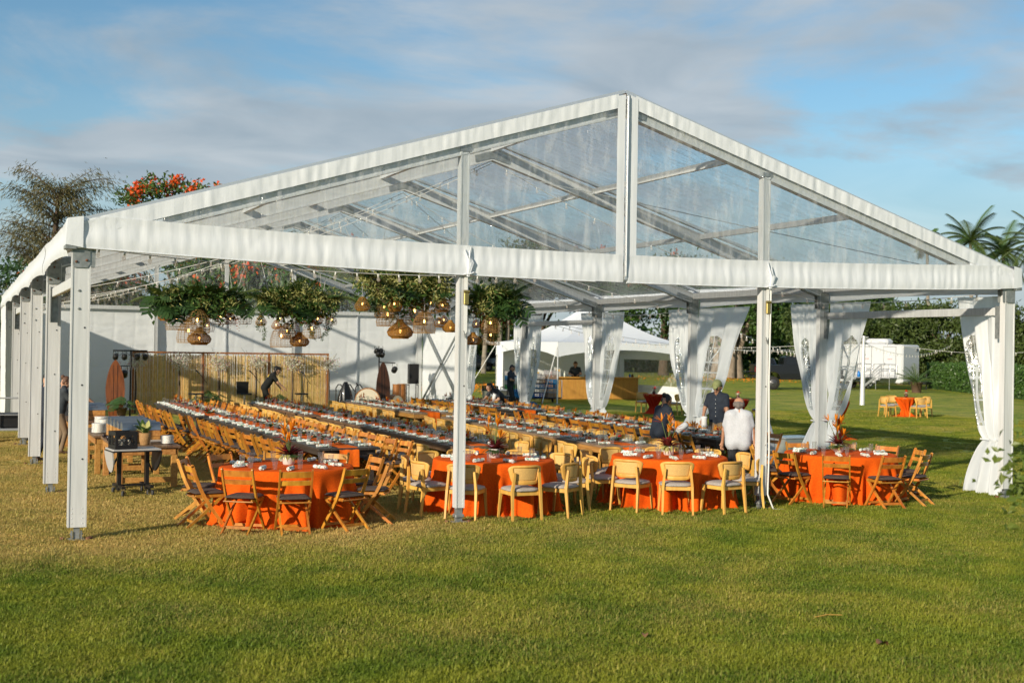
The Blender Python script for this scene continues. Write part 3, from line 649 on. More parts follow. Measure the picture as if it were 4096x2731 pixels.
curtain(20., -1, 1.15, 'curtain by the header bar, right of the post beside the bending waiter', 10, .75)
curtain(20., 1, 1.0, 'curtain left of the post beside the bending waiter', 12, .75)
curtain(25., -1, .9, 'clear-windowed curtain at the end of the white wall bay', 13, .75)
# ------------------------------------------------------------------ chairs
def folding_chair():
    c = thing('folding_chair', 'wooden folding chair', 'chair')
    for s in (-1, 1):
        m = MB(); m.poly([(s*.205, -.245, .835), (s*.205, -.20, .70), (s*.205, -.135, .54), (s*.205, -.075, .42), (s*.205, .05, .23), (s*.205, .215, 0.01)], .022, .042)
        m.tube([(s*.205-.011, -.2452, .835), (s*.205+.011, -.2452, .835)], .021, 8); m.build('back_leg', 'chair_wood', c)
        m = MB(); m.poly([(s*.176, .175, .425), (s*.176, -.07, .21), (s*.176, -.315, 0.01)], .022, .036); m.build('front_leg', 'chair_wood', c)
        m = MB(); m.box((s*.178, .005, .432), (.024, .40, .040), bev=.006); m.build('seat_rail', 'chair_wood', c)
    for z, y, h in ((.785, -.226, .080), (.675, -.19, .062)):
        m = MB(); pts = [(x, y-.022*(1-(x/.2)**2), z) for x in (-.2, -.13, -.05, .05, .13, .2)]; m.poly(pts, h, .014, (0, -.32, 1)); m.build('back_slat', 'chair_wood', c)
    for y, z in ((-.20, .098), (.155, .085)):
        m = MB(); m.box((0, y, z), (.34 if y < 0 else .39, .020, .036)); m.build('stretcher', 'chair_wood', c)
    m = MB(); m.tube([(-.2, -.195, .425), (0, -.21, .425), (.2, -.195, .425)], .012, 6); m.build('rear_rail', 'chair_wood', c)
    nx = 13; u = np.linspace(-1, 1, nx); U, Vv = np.meshgrid(u, u, indexing='ij')
    def sh(U, Vv, top):
        e = np.maximum(np.abs(U), np.abs(Vv)); rad = np.sqrt(U**2+Vv**2)+1e-6; k = np.where(rad > 1e-5, e/rad, 1); k = .75+.25*np.minimum(1, k*1.15)
        x, y = U*.205*k, Vv*.205*k; edge = np.clip((1-e)/.22, 0, 1)**.5; z = (.472+.030*edge) if top else (.472-.018*edge)
        return np.stack([x, y+.005, z], -1)
    A, B = sh(U, Vv, True), sh(U, Vv, False)
    idx = np.arange(nx*nx).reshape(nx, nx); Q = np.stack([idx[:-1, :-1], idx[1:, :-1], idx[1:, 1:], idx[:-1, 1:]], -1).reshape(-1, 4)
    link('cushion', npmesh('cushion', np.vstack([A.reshape(-1, 3), B.reshape(-1, 3)]), np.vstack([Q, Q[:, ::-1]+nx*nx])), 'brown_cushion', c)
    return c
def cane_chair():
    c = thing('cane_back_chair', 'beech chair with cane back', 'chair')
    for s in (-1, 1):
        m = MB(); m.bar((s*.225, -.265, 0), (s*.215, -.215, .43), .026, .030, (1, 0, 0), .036, .048); m.bar((s*.215, -.215, .43), (s*.188, -.232, .70), .036, .048, (1, 0, 0), .030, .030); m.build('rear_leg', 'beech', c)
        m = MB(); m.bar((s*.225, .235, 0), (s*.205, .19, .43), .024, .026, (1, 0, 0), .038, .044); m.build('front_leg', 'beech', c)
    m = MB(); m.box((0, -.195, .405), (.39, .024, .055)); m.box((0, .19, .405), (.37, .024, .055))
    for s in (-1, 1): m.box((s*.203, 0, .405), (.024, .37, .055))
    m.build('seat_frame', 'beech', c)
    m = MB(); prof = [(1e-4, .425), (.20, .425), (.243, .437), (.25, .452), (.235, .470), (.16, .488), (1e-4, .494)]
    vs_ = []; n = 28
    for r, z in prof:
        for k in range(n):
            a = 2*math.pi*k/n; q = 1/max(abs(math.cos(a)), abs(math.sin(a))); q = min(q, 1.14)
            vs_.append((r*q*math.cos(a)*.97, r*q*math.sin(a)*.96, z))
    m.add(vs_, [(i*n+k, i*n+(k+1) % n, (i+1)*n+(k+1) % n, (i+1)*n+k) for i in range(len(prof)-1) for k in range(n)], True); m.build('cushion', 'grey_cushion', c)
    nu, nv = 25, 15; U, Vv = np.meshgrid(np.linspace(-1, 1, nu), np.linspace(0, 1, nv), indexing='ij')
    def surf(off):
        w = (.205+.050*np.minimum(1, Vv*1.25))*(1-.13*np.abs(2*Vv-1)**7); x = U*w; z = .525+(.275*Vv)*(1-.06*np.abs(U)**6*Vv)+.022*np.abs(U)**5*(1-Vv)
        y = -.215+.085*(x/.25)**2-.02*Vv-.0; return np.stack([x, y+off, z], -1)
    uc = (U[:-1, :-1]+U[1:, 1:])/2; vc = (Vv[:-1, :-1]+Vv[1:, 1:])/2; inn = ((np.abs(uc) < .74) & (vc > .2) & (vc < .86)).ravel()
    idx = np.arange(nu*nv).reshape(nu, nv); Q = np.stack([idx[:-1, :-1], idx[1:, :-1], idx[1:, 1:], idx[:-1, 1:]], -1).reshape(-1, 4)
    A, B = surf(.011).reshape(-1, 3), surf(-.011).reshape(-1, 3); k = nu*nv
    def shell(mask, A, B):
        F = [tuple(f) for f in Q[mask]]+[tuple(f[::-1]+k) for f in Q[mask]]
        from collections import Counter
        ed = Counter()
        for f in Q[mask]:
            for i in range(4): ed[(int(f[i]), int(f[(i+1) % 4]))] += 1
        for (a, b) in list(ed):
            if (b, a) not in ed: F.append((b, a, a+k, b+k))
        used = sorted({i for f in F for i in f}); mp_ = {q: i for i, q in enumerate(used)}; P = np.vstack([A, B])
        return npmesh('shell', P[used], np.array([[mp_[i] for i in f] for f in F]))
    link('backrest_frame', shell(~inn, A, B), 'beech', c)
    A2, B2 = surf(.004).reshape(-1, 3), surf(-.004).reshape(-1, 3); link('cane_panel', shell(inn, A2, B2), 'cane', c)
    return c
FOLD = Proto(folding_chair()); CANE = Proto(cane_chair())

# ------------------------------------------------------------------ petals and flower pieces
def petal(mb, b, d, L_, w, droop=0., n=4, fold=.25, up_=(0, 0, 1)):
    b, d = Vector(b), Vector(d).normalized(); u = Vector(up_); s = d.cross(u)
    if s.length < .05: s = d.cross(Vector((1, 0, 0)))
    s.normalize(); nr = s.cross(d); vs_ = []; p = b.copy(); dd = d.copy()
    for i in range(n+1):
        t = i/n; ww = w*(math.sin(math.pi*min(1, t*.86+.1))**.8) if i < n else .0005
        vs_ += [p-s*ww/2+nr*(fold*ww), p, p+s*ww/2+nr*(fold*ww)]
        p = p+dd*(L_/n); dd = (dd+Vector((0, 0, -droop/n))).normalized()
    fs = []
    for i in range(n):
        a = 3*i; fs += [(a, a+1, a+4, a+3), (a+1, a+2, a+5, a+4)]
    mb.add(vs_, fs, True)
def rdir(r, zlo, zhi):
    a = r.uniform(0, 6.283); z = r.uniform(zlo, zhi); q = math.sqrt(max(0, 1-z*z)); return Vector((q*math.cos(a), q*math.sin(a), z))
def bird_of_paradise(r, base, tip, sc=1.):
    m = MB(); base, tip = Vector(base), Vector(tip); d = (tip-base).normalized(); m.tube([base, base.lerp(tip, .5)+Vector((0, 0, .02)), tip], .006*sc, 5)
    m.cur = 1
    side = Vector((d.x, d.y, 0)); side = side.normalized() if side.length > .01 else Vector((1, 0, 0))
    for k in range(5): petal(m, tip, side*(1.-.3*k)+Vector((r.uniform(-.5, .5), r.uniform(-.5, .5), .55+.12*k)), .17*sc, .034*sc, .0)
    m.cur = 2; petal(m, tip-d*.02, side*1.+Vector((0, 0, .15)), .2*sc, .03*sc, .2)
    return m
def low_centre(seed):
    r = random.Random(seed); c = thing('flower_centrepiece', 'low flower centrepiece', 'flowers')
    m = MB()
    for k in range(22): petal(m, (0, 0, .03), rdir(r, .05, .5), r.uniform(.11, .20), .05, .8)
    m.build('leaves', 'leaf_dark', c)['kind'] = 'stuff'
    m = MB()
    for k in range(11):
        q = rdir(r, .1, .8)*r.uniform(.08, .16)+Vector((0, 0, .03))
        for j in range(5): petal(m, q, rdir(r, -.1, .9), .035, .02, .3, 2)
    m.build('white_blossoms', 'petal_white', c)['kind'] = 'stuff'
    for k in range(2 if seed % 2 else 3):
        q = rdir(r, .3, .7)*.13; q.z += .03; m = MB(); ax = q.normalized()
        for j in range(16): petal(m, q+ax*(.055*j/16), (rdir(r, -.3, .5)+ax*.6), .045*(1-.5*j/16), .03, .2, 2)
        m.build('red_ginger', 'petal_red', c)
    for k in range(1+seed % 2): 
        q = rdir(r, .7, .95)*.10; bird_of_paradise(r, q*.3, q+Vector((0, 0, .05)), .75).build('bird_of_paradise', ['stem', 'petal_orange', 'petal_red'], c)
    m = MB(); q = rdir(r, .5, .8)*.11
    for j in range(22): petal(m, q, rdir(r, -.4, 1), .04, .022, -.4, 2)
    m.build('protea', 'petal_yellow' if seed % 3 else 'petal_orange', c)
    return c
LOW = [Proto(low_centre(k)) for k in range(4)]

def monstera(mb, b, d, sc, nrm=(0, 0, 1)):
    """split leaf: rib with lobes on both sides"""
    b, d, nrm = Vector(b), Vector(d).normalized(), Vector(nrm); s = d.cross(nrm).normalized(); nrm = s.cross(d)
    for sd_ in (-1, 1):
        for i in range(6):
            t0, t1 = i/6, (i+.78)/6; w = sc*.5*math.sin(math.pi*(.18+.74*(i+.5)/6))**.8
            p0, p1 = b+d*sc*t0-nrm*(.15*sc*t0*t0), b+d*sc*t1-nrm*(.15*sc*t1*t1)
            q0, q1 = p0+s*sd_*w+d*sc*.14-nrm*w*.25, p1+s*sd_*w*.96+d*sc*.16-nrm*w*.25
            mb.add([p0, q0, q1, p1] if sd_ > 0 else [p1, q1, q0, p0], [(0, 1, 2, 3)])

def tall_centre(seed, kinds):
    r = random.Random(seed); c = thing('tall_centrepiece', 'tall flower centrepiece', 'flowers')
    m = MB(); m.lathe([(.085, 0), (.098, .02), (.102, .09), (.104, .165), (.094, .166), (.09, .12), (1e-4, .11)], 20); m.build('pot', 'ceramic', c)
    m = MB()
    for k in range(34): petal(m, (0, 0, .15), rdir(r, .3, .95), r.uniform(.18, .34), .06, r.uniform(.2, .7), 5)
    m.build('croton_leaves', kinds[0], c)['kind'] = 'stuff'
    m = MB()
    for k in range(46): petal(m, (r.uniform(-.05, .05), r.uniform(-.05, .05), .15), rdir(r, .0, .45), r.uniform(.14, .28), .026, 1.6, 5)
    m.build('fringe_leaves', kinds[1], c)['kind'] = 'stuff'
    for k in range(7):
        a = r.uniform(0, 6.283); q = Vector((math.cos(a)*r.uniform(.03, .22), math.sin(a)*r.uniform(.03, .22), r.uniform(.36, .68)))
        bird_of_paradise(r, (0, 0, .12), q, r.uniform(.9, 1.2)).build('bird_of_paradise', ['stem', 'petal_orange', 'petal_red'], c)
    for k in range(2):
        m = MB(); m.tube([(0, 0, .12), (r.uniform(-.05, .05), r.uniform(-.05, .05), r.uniform(.7, .85))], .006, 5); m.build('stalk', 'stem', c)
    for k in range(2):
        m = MB(); d = rdir(r, -.1, .2); monstera(m, d*.06+Vector((0, 0, .16)), d, .26); m.build('monstera_leaf', 'leaf_dark', c)
    for k in range(2):
        m = MB(); d = rdir(r, .2, .6); petal(m, d*.15+Vector((0, 0, .2)), d, .11, .10, .6, 4, .1); m.build('anthurium', 'petal_red' if k else 'petal_pink', c)
    return c

# ------------------------------------------------------------------ glasses and napkins
m = MB(); m.lathe([(.028, 0), (.031, .02), (.037, .145), (.0345, .145), (.029, .022), (1e-4, .02)], 14); tum = m.build('tumbler', 'glass'); tag(tum, 'clear tumbler', 'glass')
TUM = Proto(tum)
def napkin(seed):
    r = random.Random(seed); m = MB(); n = 9
    pts = [(-.105+.21*i/(n-1), .006*math.sin(i*1.3+seed), .024+.003*math.sin(i*2.1)) for i in range(n)]
    m.tube(pts, [.025*(1+.14*math.sin(i*1.9+seed)) for i in range(n)], 9)
    m.tube([(-.06, .02, .012), (.02, .034, .014), (.108, .03, .012)], [.012, .014, .009], 6)
    for e in (-.104, .104): m.lathe([(.012, 0), (.016, .004), (.009, .006)], 8, (e, .002, .026), Matrix.Rotation(R(90), 3, 'Y'))
    o = m.build('napkin_roll', 'napkin'); tag(o, 'rolled napkin', 'napkin'); return Proto(o)
NAP = [napkin(k) for k in range(3)]

# ------------------------------------------------------------------ long banquet tables
def long_table(top, frame, thick):
    c = thing('banquet_table', 'long wooden banquet table', 'table'); Lg, Wd = 2.19, 1.06
    for i in range(5):
        m = MB(); m.box((-Wd/2+Wd*(i+.5)/5, 0, .76-.02), (Wd/5-.004, Lg, .04), bev=.003); m.build('plank', top, c)
    for s in (-1, 1):
        m = MB(); m.box((s*(Wd/2-.02 if thick else Wd/2-.07), 0, .685 if not thick else .672), (.03, Lg-.02 if thick else Lg-.16, .10), bev=.003); m.build('apron', frame, c)
        m = MB(); m.box((0, s*(Lg/2-.02 if thick else Lg/2-.09), .685 if not thick else .672), (Wd-.08 if thick else Wd-.17, .03, .10), bev=.003); m.build('apron', frame, c)
        for t in (-1, 1): m = MB(); m.box((s*(Wd/2-.11), t*(Lg/2-.14), .317), (.085, .085, .634), bev=.005); m.build('leg', frame, c)
    return Proto(c)
TAB = {'dark': long_table('dark_wood', 'dark_wood', False), 'brown': long_table('brown_wood', 'brown_wood', False), 'pine': long_table('pine_top', 'pine', True)}
def runner(x, y, Ln, ang, label):
    n = 70; t = np.linspace(-.34, Ln+.30, n); u = np.linspace(-.17, .17, 9); T, U = np.meshgrid(t, u, indexing='ij')
    z = .7655+.004*np.abs(wrinkle(T*2, U*3, int(x*10+y), 8, 2, 9, .8)); yy = T.copy(); bend = .02
    lo = T < 0; hi = T > Ln
    z = np.where(lo, .765+np.minimum(0, T+bend)*.98, np.where(hi, .765-np.maximum(0, T-Ln-bend)*.98, z)); yy = np.where(lo, -.012+.012*np.sin(U*40+T*5)-.006, np.where(hi, Ln+.014, T))
    o = link('table_runner', grid_mesh('table_runner', np.stack([U+.012*np.sin(T*1.3+x), yy, z], -1)), 'runner', None, (x, y, 0), (0, 0, ang)); tag(o, label, 'table runner', 'orange runners on the long tables')
ROWS = [('leftmost black table row', 'dark', FOLD, 'wooden folding chair', ((4.50, 3.62, 4, -.035), (4.05, 12.75, 3, 0.))),
        ('brown table row', 'brown', CANE, 'cane-back chair', ((6.78, 3.55, 4, .0), (6.62, 12.75, 3, 0.))),
        ('pine-edged table row', 'pine', CANE, 'cane-back chair', ((9.42, 3.05, 4, .030), (9.62, 13.6, 3, 0.))),
        ('rightmost black table row', 'dark', FOLD, 'wooden folding chair', ((12.30, 3.95, 4, .02), (12.62, 14.3, 3, 0.)))]
r = random.Random(3)
for name, tk, CH, cname, segs in ROWS:
    ti = 0; seat = {-1: 0, 1: 0}; fl = 0
    for si, (x0, y0, nt_, sl) in enumerate(segs):
        ang = math.atan(-sl); ca, sa = math.cos(ang), math.sin(ang)
        W_ = lambda lx, ly: (x0+lx*ca-ly*sa, y0+lx*sa+ly*ca)
        for k in range(nt_):
            ti += 1; p = W_(0, 2.2*k+1.1); TAB[tk].put((p[0], p[1], 0), ang, '%s wood banquet table, %s from near end of %s' % ({'dark': 'black-stained', 'brown': 'brown', 'pine': 'thick pine-edged'}[tk], th(ti), name), 'long banquet tables')
            for s in (-1, 1):
                for q in range(4):
                    seat[s] += 1; ly = 2.2*k+.29+.54*q+r.uniform(-.03, .03); side = 'left' if s < 0 else 'right'
                    p = W_(s*(.80+r.uniform(-.05, .08)), ly)
                    CH.put((p[0], p[1], 0), ang+(-R(90) if s < 0 else R(90))+r.uniform(-.16, .16), '%s, %s from near end, %s side of the %s' % (cname, th(seat[s]), side, name), 'chairs along the long tables')
                    p = W_(s*(.37+r.uniform(-.02, .02)), ly); NAP[r.randrange(3)].put((p[0], p[1], .762), ang+r.uniform(-.35, .35)+(0 if r.random() < .5 else math.pi), 'leaf-print napkin roll, %s from near end, %s edge of the %s' % (th(seat[s]), side, name), 'napkin rolls on the tables')
                    p = W_(s*(.245+r.uniform(-.03, .03)), ly+.17); TUM.put((p[0], p[1], .762), 0, 'clear tumbler, %s from near end, %s half of the %s' % (th(seat[s]), side, name), 'tumblers on the tables')
                    if si == 0 and k == 0 and q < 4:
                        p = W_(s*(.30+r.uniform(-.03, .03)), ly-.14); TUM.put((p[0], p[1], .762), 0, 'second clear tumbler by the %s napkin, %s edge, near end of %s' % (th(seat[s]), side, name), 'tumblers on the tables')
            for q in range(2):
                fl += 1; p = W_(r.uniform(-.05, .05), 2.2*k+.62+1.1*q); LOW[(fl+ti) % 4].put((p[0], p[1], .768), r.uniform(0, 6), 'low red and orange flower centrepiece, %s from near end of the %s' % (th(fl), name), 'low flower centrepieces')
        p = W_(0, 0); runner(p[0], p[1], 2.2*nt_, ang, 'orange cloth runner along the %s segment of the %s' % ('near' if si == 0 else 'far', name))

# ------------------------------------------------------------------ round tables under orange cloths
def round_cloth(loc, seed, label, Rr=.90):
    g = np.random.default_rng(seed); nt_ = 200; th_ = np.linspace(0, 2*np.pi, nt_, endpoint=False)
    ph = [(int(k), g.uniform(0, 6.28), g.uniform(.4, 1)) for k in (7, 11, 15, 19, 26)]
    fold = sum(a*np.sin(k*th_+p+.5*np.sin(2*th_+p)) for k, p, a in ph)/1.9; fold = np.sign(fold)*np.abs(fold)**.75*.8
    rows = []
    for rr_, z in ((.001, .772), (.3, .772), (.6, .772), (.86, .772), (.895, .768), (.908, .755)): rows.append(np.stack([Rr/.9*rr_*np.cos(th_), Rr/.9*rr_*np.sin(th_), 0*th_+z+.002*np.sin(3*th_+rr_*9)], -1))
    for t in np.linspace(.06, 1, 20):
        q = Rr+.012+.03*t+(.026+.165*t)*fold*(min(1, t*2.5)); z = .755*(1-t)**1.0+.004
        if t > .9: q = q+(t-.9)*1.1*(.5+.5*np.sin(11*th_+seed)); 
        tw = th_+.05*t*np.sin(7*th_+seed)
        rows.append(np.stack([q*np.cos(tw), q*np.sin(tw), 0*th_+z+(.018*np.abs(np.sin(5*th_+seed)) if t > .97 else 0)], -1))
    P = np.stack(rows, 1); o = link('tablecloth', grid_mesh('tablecloth', P, wrap=True), 'orange_cloth', None, loc); tag(o, label, 'tablecloth', 'orange round tablecloths'); return o
def round_table(loc, label):
    c = thing('round_table', label, 'table', loc, 0, 'round banquet tables')
    m = MB(); m.lathe([(.88, .735), (.89, .745), (.89, .755), (.88, .762)], 36); m.build('tabletop', 'pine', c)
    for a in range(4):
        m = MB(); x, y = .55*math.cos(a*1.571+.78), .55*math.sin(a*1.571+.78); m.tube([(x, y, 0), (x*.95, y*.95, .735)], .016, 6); m.build('leg', 'black_metal', c)
RT = [((2.80, .88), 'leftmost', FOLD, 'wooden folding chair', .10, ('leaf_red', 'leaf_varieg')), ((6.02, 1.18), 'second', CANE, 'cane-back chair', .35, ('leaf_red', 'leaf_dark')),
      ((8.95, .98), 'third', CANE, 'cane-back chair', .12, ('leaf_red', 'leaf_varieg')), ((12.10, .74), 'rightmost', FOLD, 'wooden folding chair', .0, ('leaf_red', 'leaf_varieg'))]
for k, ((x, y), nm, CH, cname, off, kinds) in enumerate(RT):
    round_table((x, y, 0), 'round table hidden under the cloth, %s of the four front tables' % nm)
    round_cloth((x, y, 0), 20+k, 'floor-length orange cloth on the %s of the four front round tables' % nm)
    tc_ = tall_centre(40+k, kinds); tc_.location = (x+.05, y+.1, .773); tc_.rotation_euler.z = k*1.3; tc_['label'] = 'tall bird-of-paradise arrangement in white pot on the %s round table' % nm; tc_['group'] = 'tall flower centrepieces'; tc_.scale = (.82,)*3
    n = 10; vd = math.atan2(y-CAM[1], x-CAM[0])+math.pi                # direction back towards the viewer
    for i in range(n):
        a = vd+off-i*2*math.pi/n+r.uniform(-.06, .06); dx_, dy_ = math.cos(a), math.sin(a); rad = 1.17+r.uniform(-.03, .05)
        CH.put((x+rad*dx_, y+rad*dy_, 0), math.atan2(-dy_, -dx_)-R(90)+r.uniform(-.12, .12), '%s at the %s round table, %s clockwise from the front' % (cname, nm, th(i+1)), 'chairs around the round tables')
        NAP[i % 3].put((x+.68*dx_, y+.68*dy_, .776), a+r.uniform(-.5, .5), 'leaf-print napkin roll on the %s round table, %s clockwise from the front' % (nm, th(i+1)), 'napkin rolls on the tables')
        a2 = a+.22; TUM.put((x+.60*math.cos(a2), y+.60*math.sin(a2), .775), 0, 'clear tumbler on the %s round table, %s clockwise from the front' % (nm, th(i+1)), 'tumblers on the tables')

# ------------------------------------------------------------------ small tables on the lawn
def twist_cloth(loc, mt, h, Rr, label, seed, pool=.28):
    th_ = np.linspace(0, 2*np.pi, 140, endpoint=False); rows = [np.stack([q*np.cos(th_), q*np.sin(th_), 0*th_+h+.004], -1) for q in (.001, Rr*.6, Rr*.97)]
    for t in np.linspace(0.03, 1, 22):
        waist = .34+.66*abs(1-t/.62)**1.4 if t < .62 else .34+.55*((t-.62)/.38)**1.6
        f = 1+.13*np.sin(11*th_+seed+3*t)+.07*np.sin(23*th_+5*t)
        q = Rr*waist*(1+(f-1)*min(1, t*4)); tw = th_+1.1*t
        if t > .93: q = q+pool*(t-.93)/.07*(.4+.6*np.sin(3*th_+seed)**2)
        rows.append(np.stack([q*np.cos(tw), q*np.sin(tw), 0*th_+max(.006, h*(1-t**.9))+(.012*np.sin(9*th_) if t > .93 else 0)+.012*(t > .93)], -1))
    o = link('draped_tablecloth', grid_mesh('draped_tablecloth', np.stack(rows, 1), wrap=True), mt, None, loc); tag(o, label, 'tablecloth', 'twisted cloths on the lawn tables')
def side_table(loc, h, Rr, label):
    c = thing('pedestal_table', label, 'table', loc); m = MB(); m.lathe([(Rr*.95, h-.03), (Rr*.97, h-.015), (Rr*.95, h)], 24); m.build('tabletop', 'pine', c)
    m = MB(); m.tube([(0, 0, 0), (0, 0, h-.02)], .03, 8); m.build('column', 'black_metal', c); m = MB(); m.lathe([(.22, 0), (.22, .012), (.05, .03)], 20); m.build('base', 'black_metal', c)
def bud_vase(loc, label, seed):
    r_ = random.Random(seed); c = thing('bud_vase', label, 'vase', loc); m = MB(); m.lathe([(.03, 0), (.065, .03), (.07, .07), (.04, .12), (.035, .13), (1e-4, .11)], 14); m.build('vase', 'koa_dark', c)
    m = MB()
    for k in range(22): petal(m, (0, 0, .12), rdir(r_, .2, .95), .13, .035, .2, 3)
    m.build('white_flowers', 'petal_white', c)['kind'] = 'stuff'
    m = MB()
    for k in range(10): petal(m, (.02, 0, .18), rdir(r_, .3, .95), .13, .05, .1, 3)
    m.build('red_flowers', 'petal_red', c)['kind'] = 'stuff'
for loc, h, Rr, mt, lab, ch, cg in (((22.6, 24.9, 0), .76, .40, 'red_cloth', 'red-draped table beyond the pouring waitress', 2, 'red table beyond the pouring waitress'),
                           ((23.2, 20.2, 0), .78, .42, 'red_cloth', 'red-draped table behind the man in the cap', 2, 'red table behind the man in the cap'),
                           ((31.9, 21.7, 0), .76, .42, 'orange_cloth', 'orange-draped lawn table before the trailer', 4, 'lawn table before the trailer'),
                           ((21.2, 12.4, 0), 1.08, .42, 'orange_cloth', 'tall orange-draped table seen past the second right post', 0, '')):
    side_table(loc, h-.01, Rr, 'pedestal under the '+lab); twist_cloth(loc, mt, h, Rr, 'twisted '+('red' if mt[0] == 'r' else 'orange')+' cloth of the '+lab.replace('red-draped ', '').replace('orange-draped ', ''), int(loc[0]))
    bud_vase((loc[0]+.03, loc[1], h+.006), 'small vase of flowers on the '+lab.replace('-draped', ''), int(loc[0]*3))
    vd = math.atan2(loc[1]-CAM[1], loc[0]-CAM[0])+math.pi
    for i in range(ch):
        a = vd+(.62+i*1.571 if ch == 4 else 1.25+i*2.35); dx_, dy_ = math.cos(a), math.sin(a); rad = .80
        CANE.put((loc[0]+rad*dx_, loc[1]+rad*dy_, 0), math.atan2(-dy_, -dx_)-R(90)+r.uniform(-.1, .1), 'cane-back chair, %s anticlockwise, at the %s' % (th(i+1), cg), 'chairs out on the lawn')
# ------------------------------------------------------------------ leaf masses
def leaf_quads(C, size, aspect=.42, D=None, fold=.15, g=rng):
    C = np.asarray(C, float); n = len(C); size = np.broadcast_to(np.asarray(size, float), (n,))
    if D is None: D = g.normal(size=(n, 3))
    D = D/np.linalg.norm(D, axis=1, keepdims=True); Q = g.normal(size=(n, 3)); Sd = np.cross(D, Q); Sd /= np.linalg.norm(Sd, axis=1, keepdims=True)+1e-9; Nn = np.cross(Sd, D)
    s = size[:, None]; mid = C+D*s*.48
    V = np.stack([C, mid+Sd*s*aspect/2+Nn*s*fold, C+D*s, mid-Sd*s*aspect/2+Nn*s*fold], 1).reshape(-1, 3)
    return V, np.arange(4*n).reshape(n, 4)
def leaf_part(name, C, size, mt, parent, aspect=.42, D=None, stuff=True, fold=.15):
    V, F = leaf_quads(C, size, aspect, D, fold); o = link(name, npmesh(name, V, F, False), mt, parent)
    if stuff: o['kind'] = 'stuff'
    return o
def frond_into(mb, b, d, Ln, droop, leaf, nl, w=.03):
    """feather frond: rachis plus leaflets on both sides"""
    p = Vector(b); dd = Vector(d).normalized(); pts = [p.copy()]
    for i in range(nl):
        p = p+dd*(Ln/nl); dd = (dd+Vector((0, 0, -droop/nl))).normalized(); pts.append(p.copy())
        t = (i+1)/nl; L_ = leaf*math.sin(math.pi*(.12+.80*t))**.7; s = dd.cross(Vector((0, 0, 1)))
        s = s.normalized() if s.length > .05 else Vector((1, 0, 0))
        for sg in (-1, 1):
            e = p+(s*sg*.75+dd*.6+Vector((0, 0, -.28))).normalized()*L_; q = dd*w*.5
            mb.add([p-q, p+q, e], [(0, 1, 2)])
    mb.tube(pts[::2]+[pts[-1]], [.012*Ln/1.+.002]*(len(pts[::2]))+[.002], 4, False)
def fan_into(mb, b, d, rad, n=14, spread=1.9):
    """fan palm leaf: blades radiating from the stalk end"""
    b, d = Vector(b), Vector(d).normalized(); s = d.cross(Vector((0, 0, 1))); s = s.normalized() if s.length > .05 else Vector((1, 0, 0))
    for i in range(n):
        a = spread*(i/(n-1)-.5)*1.1; e = (d*math.cos(a)+s*math.sin(a)).normalized(); q = e.cross(Vector((0, 0, 1))); q = q.normalized()*rad*.045 if q.length > .01 else s*.01
        mb.add([b, b+e*rad*.55+q, b+e*rad+Vector((0, 0, -rad*.2)), b+e*rad*.55-q], [(0, 1, 2, 3)])

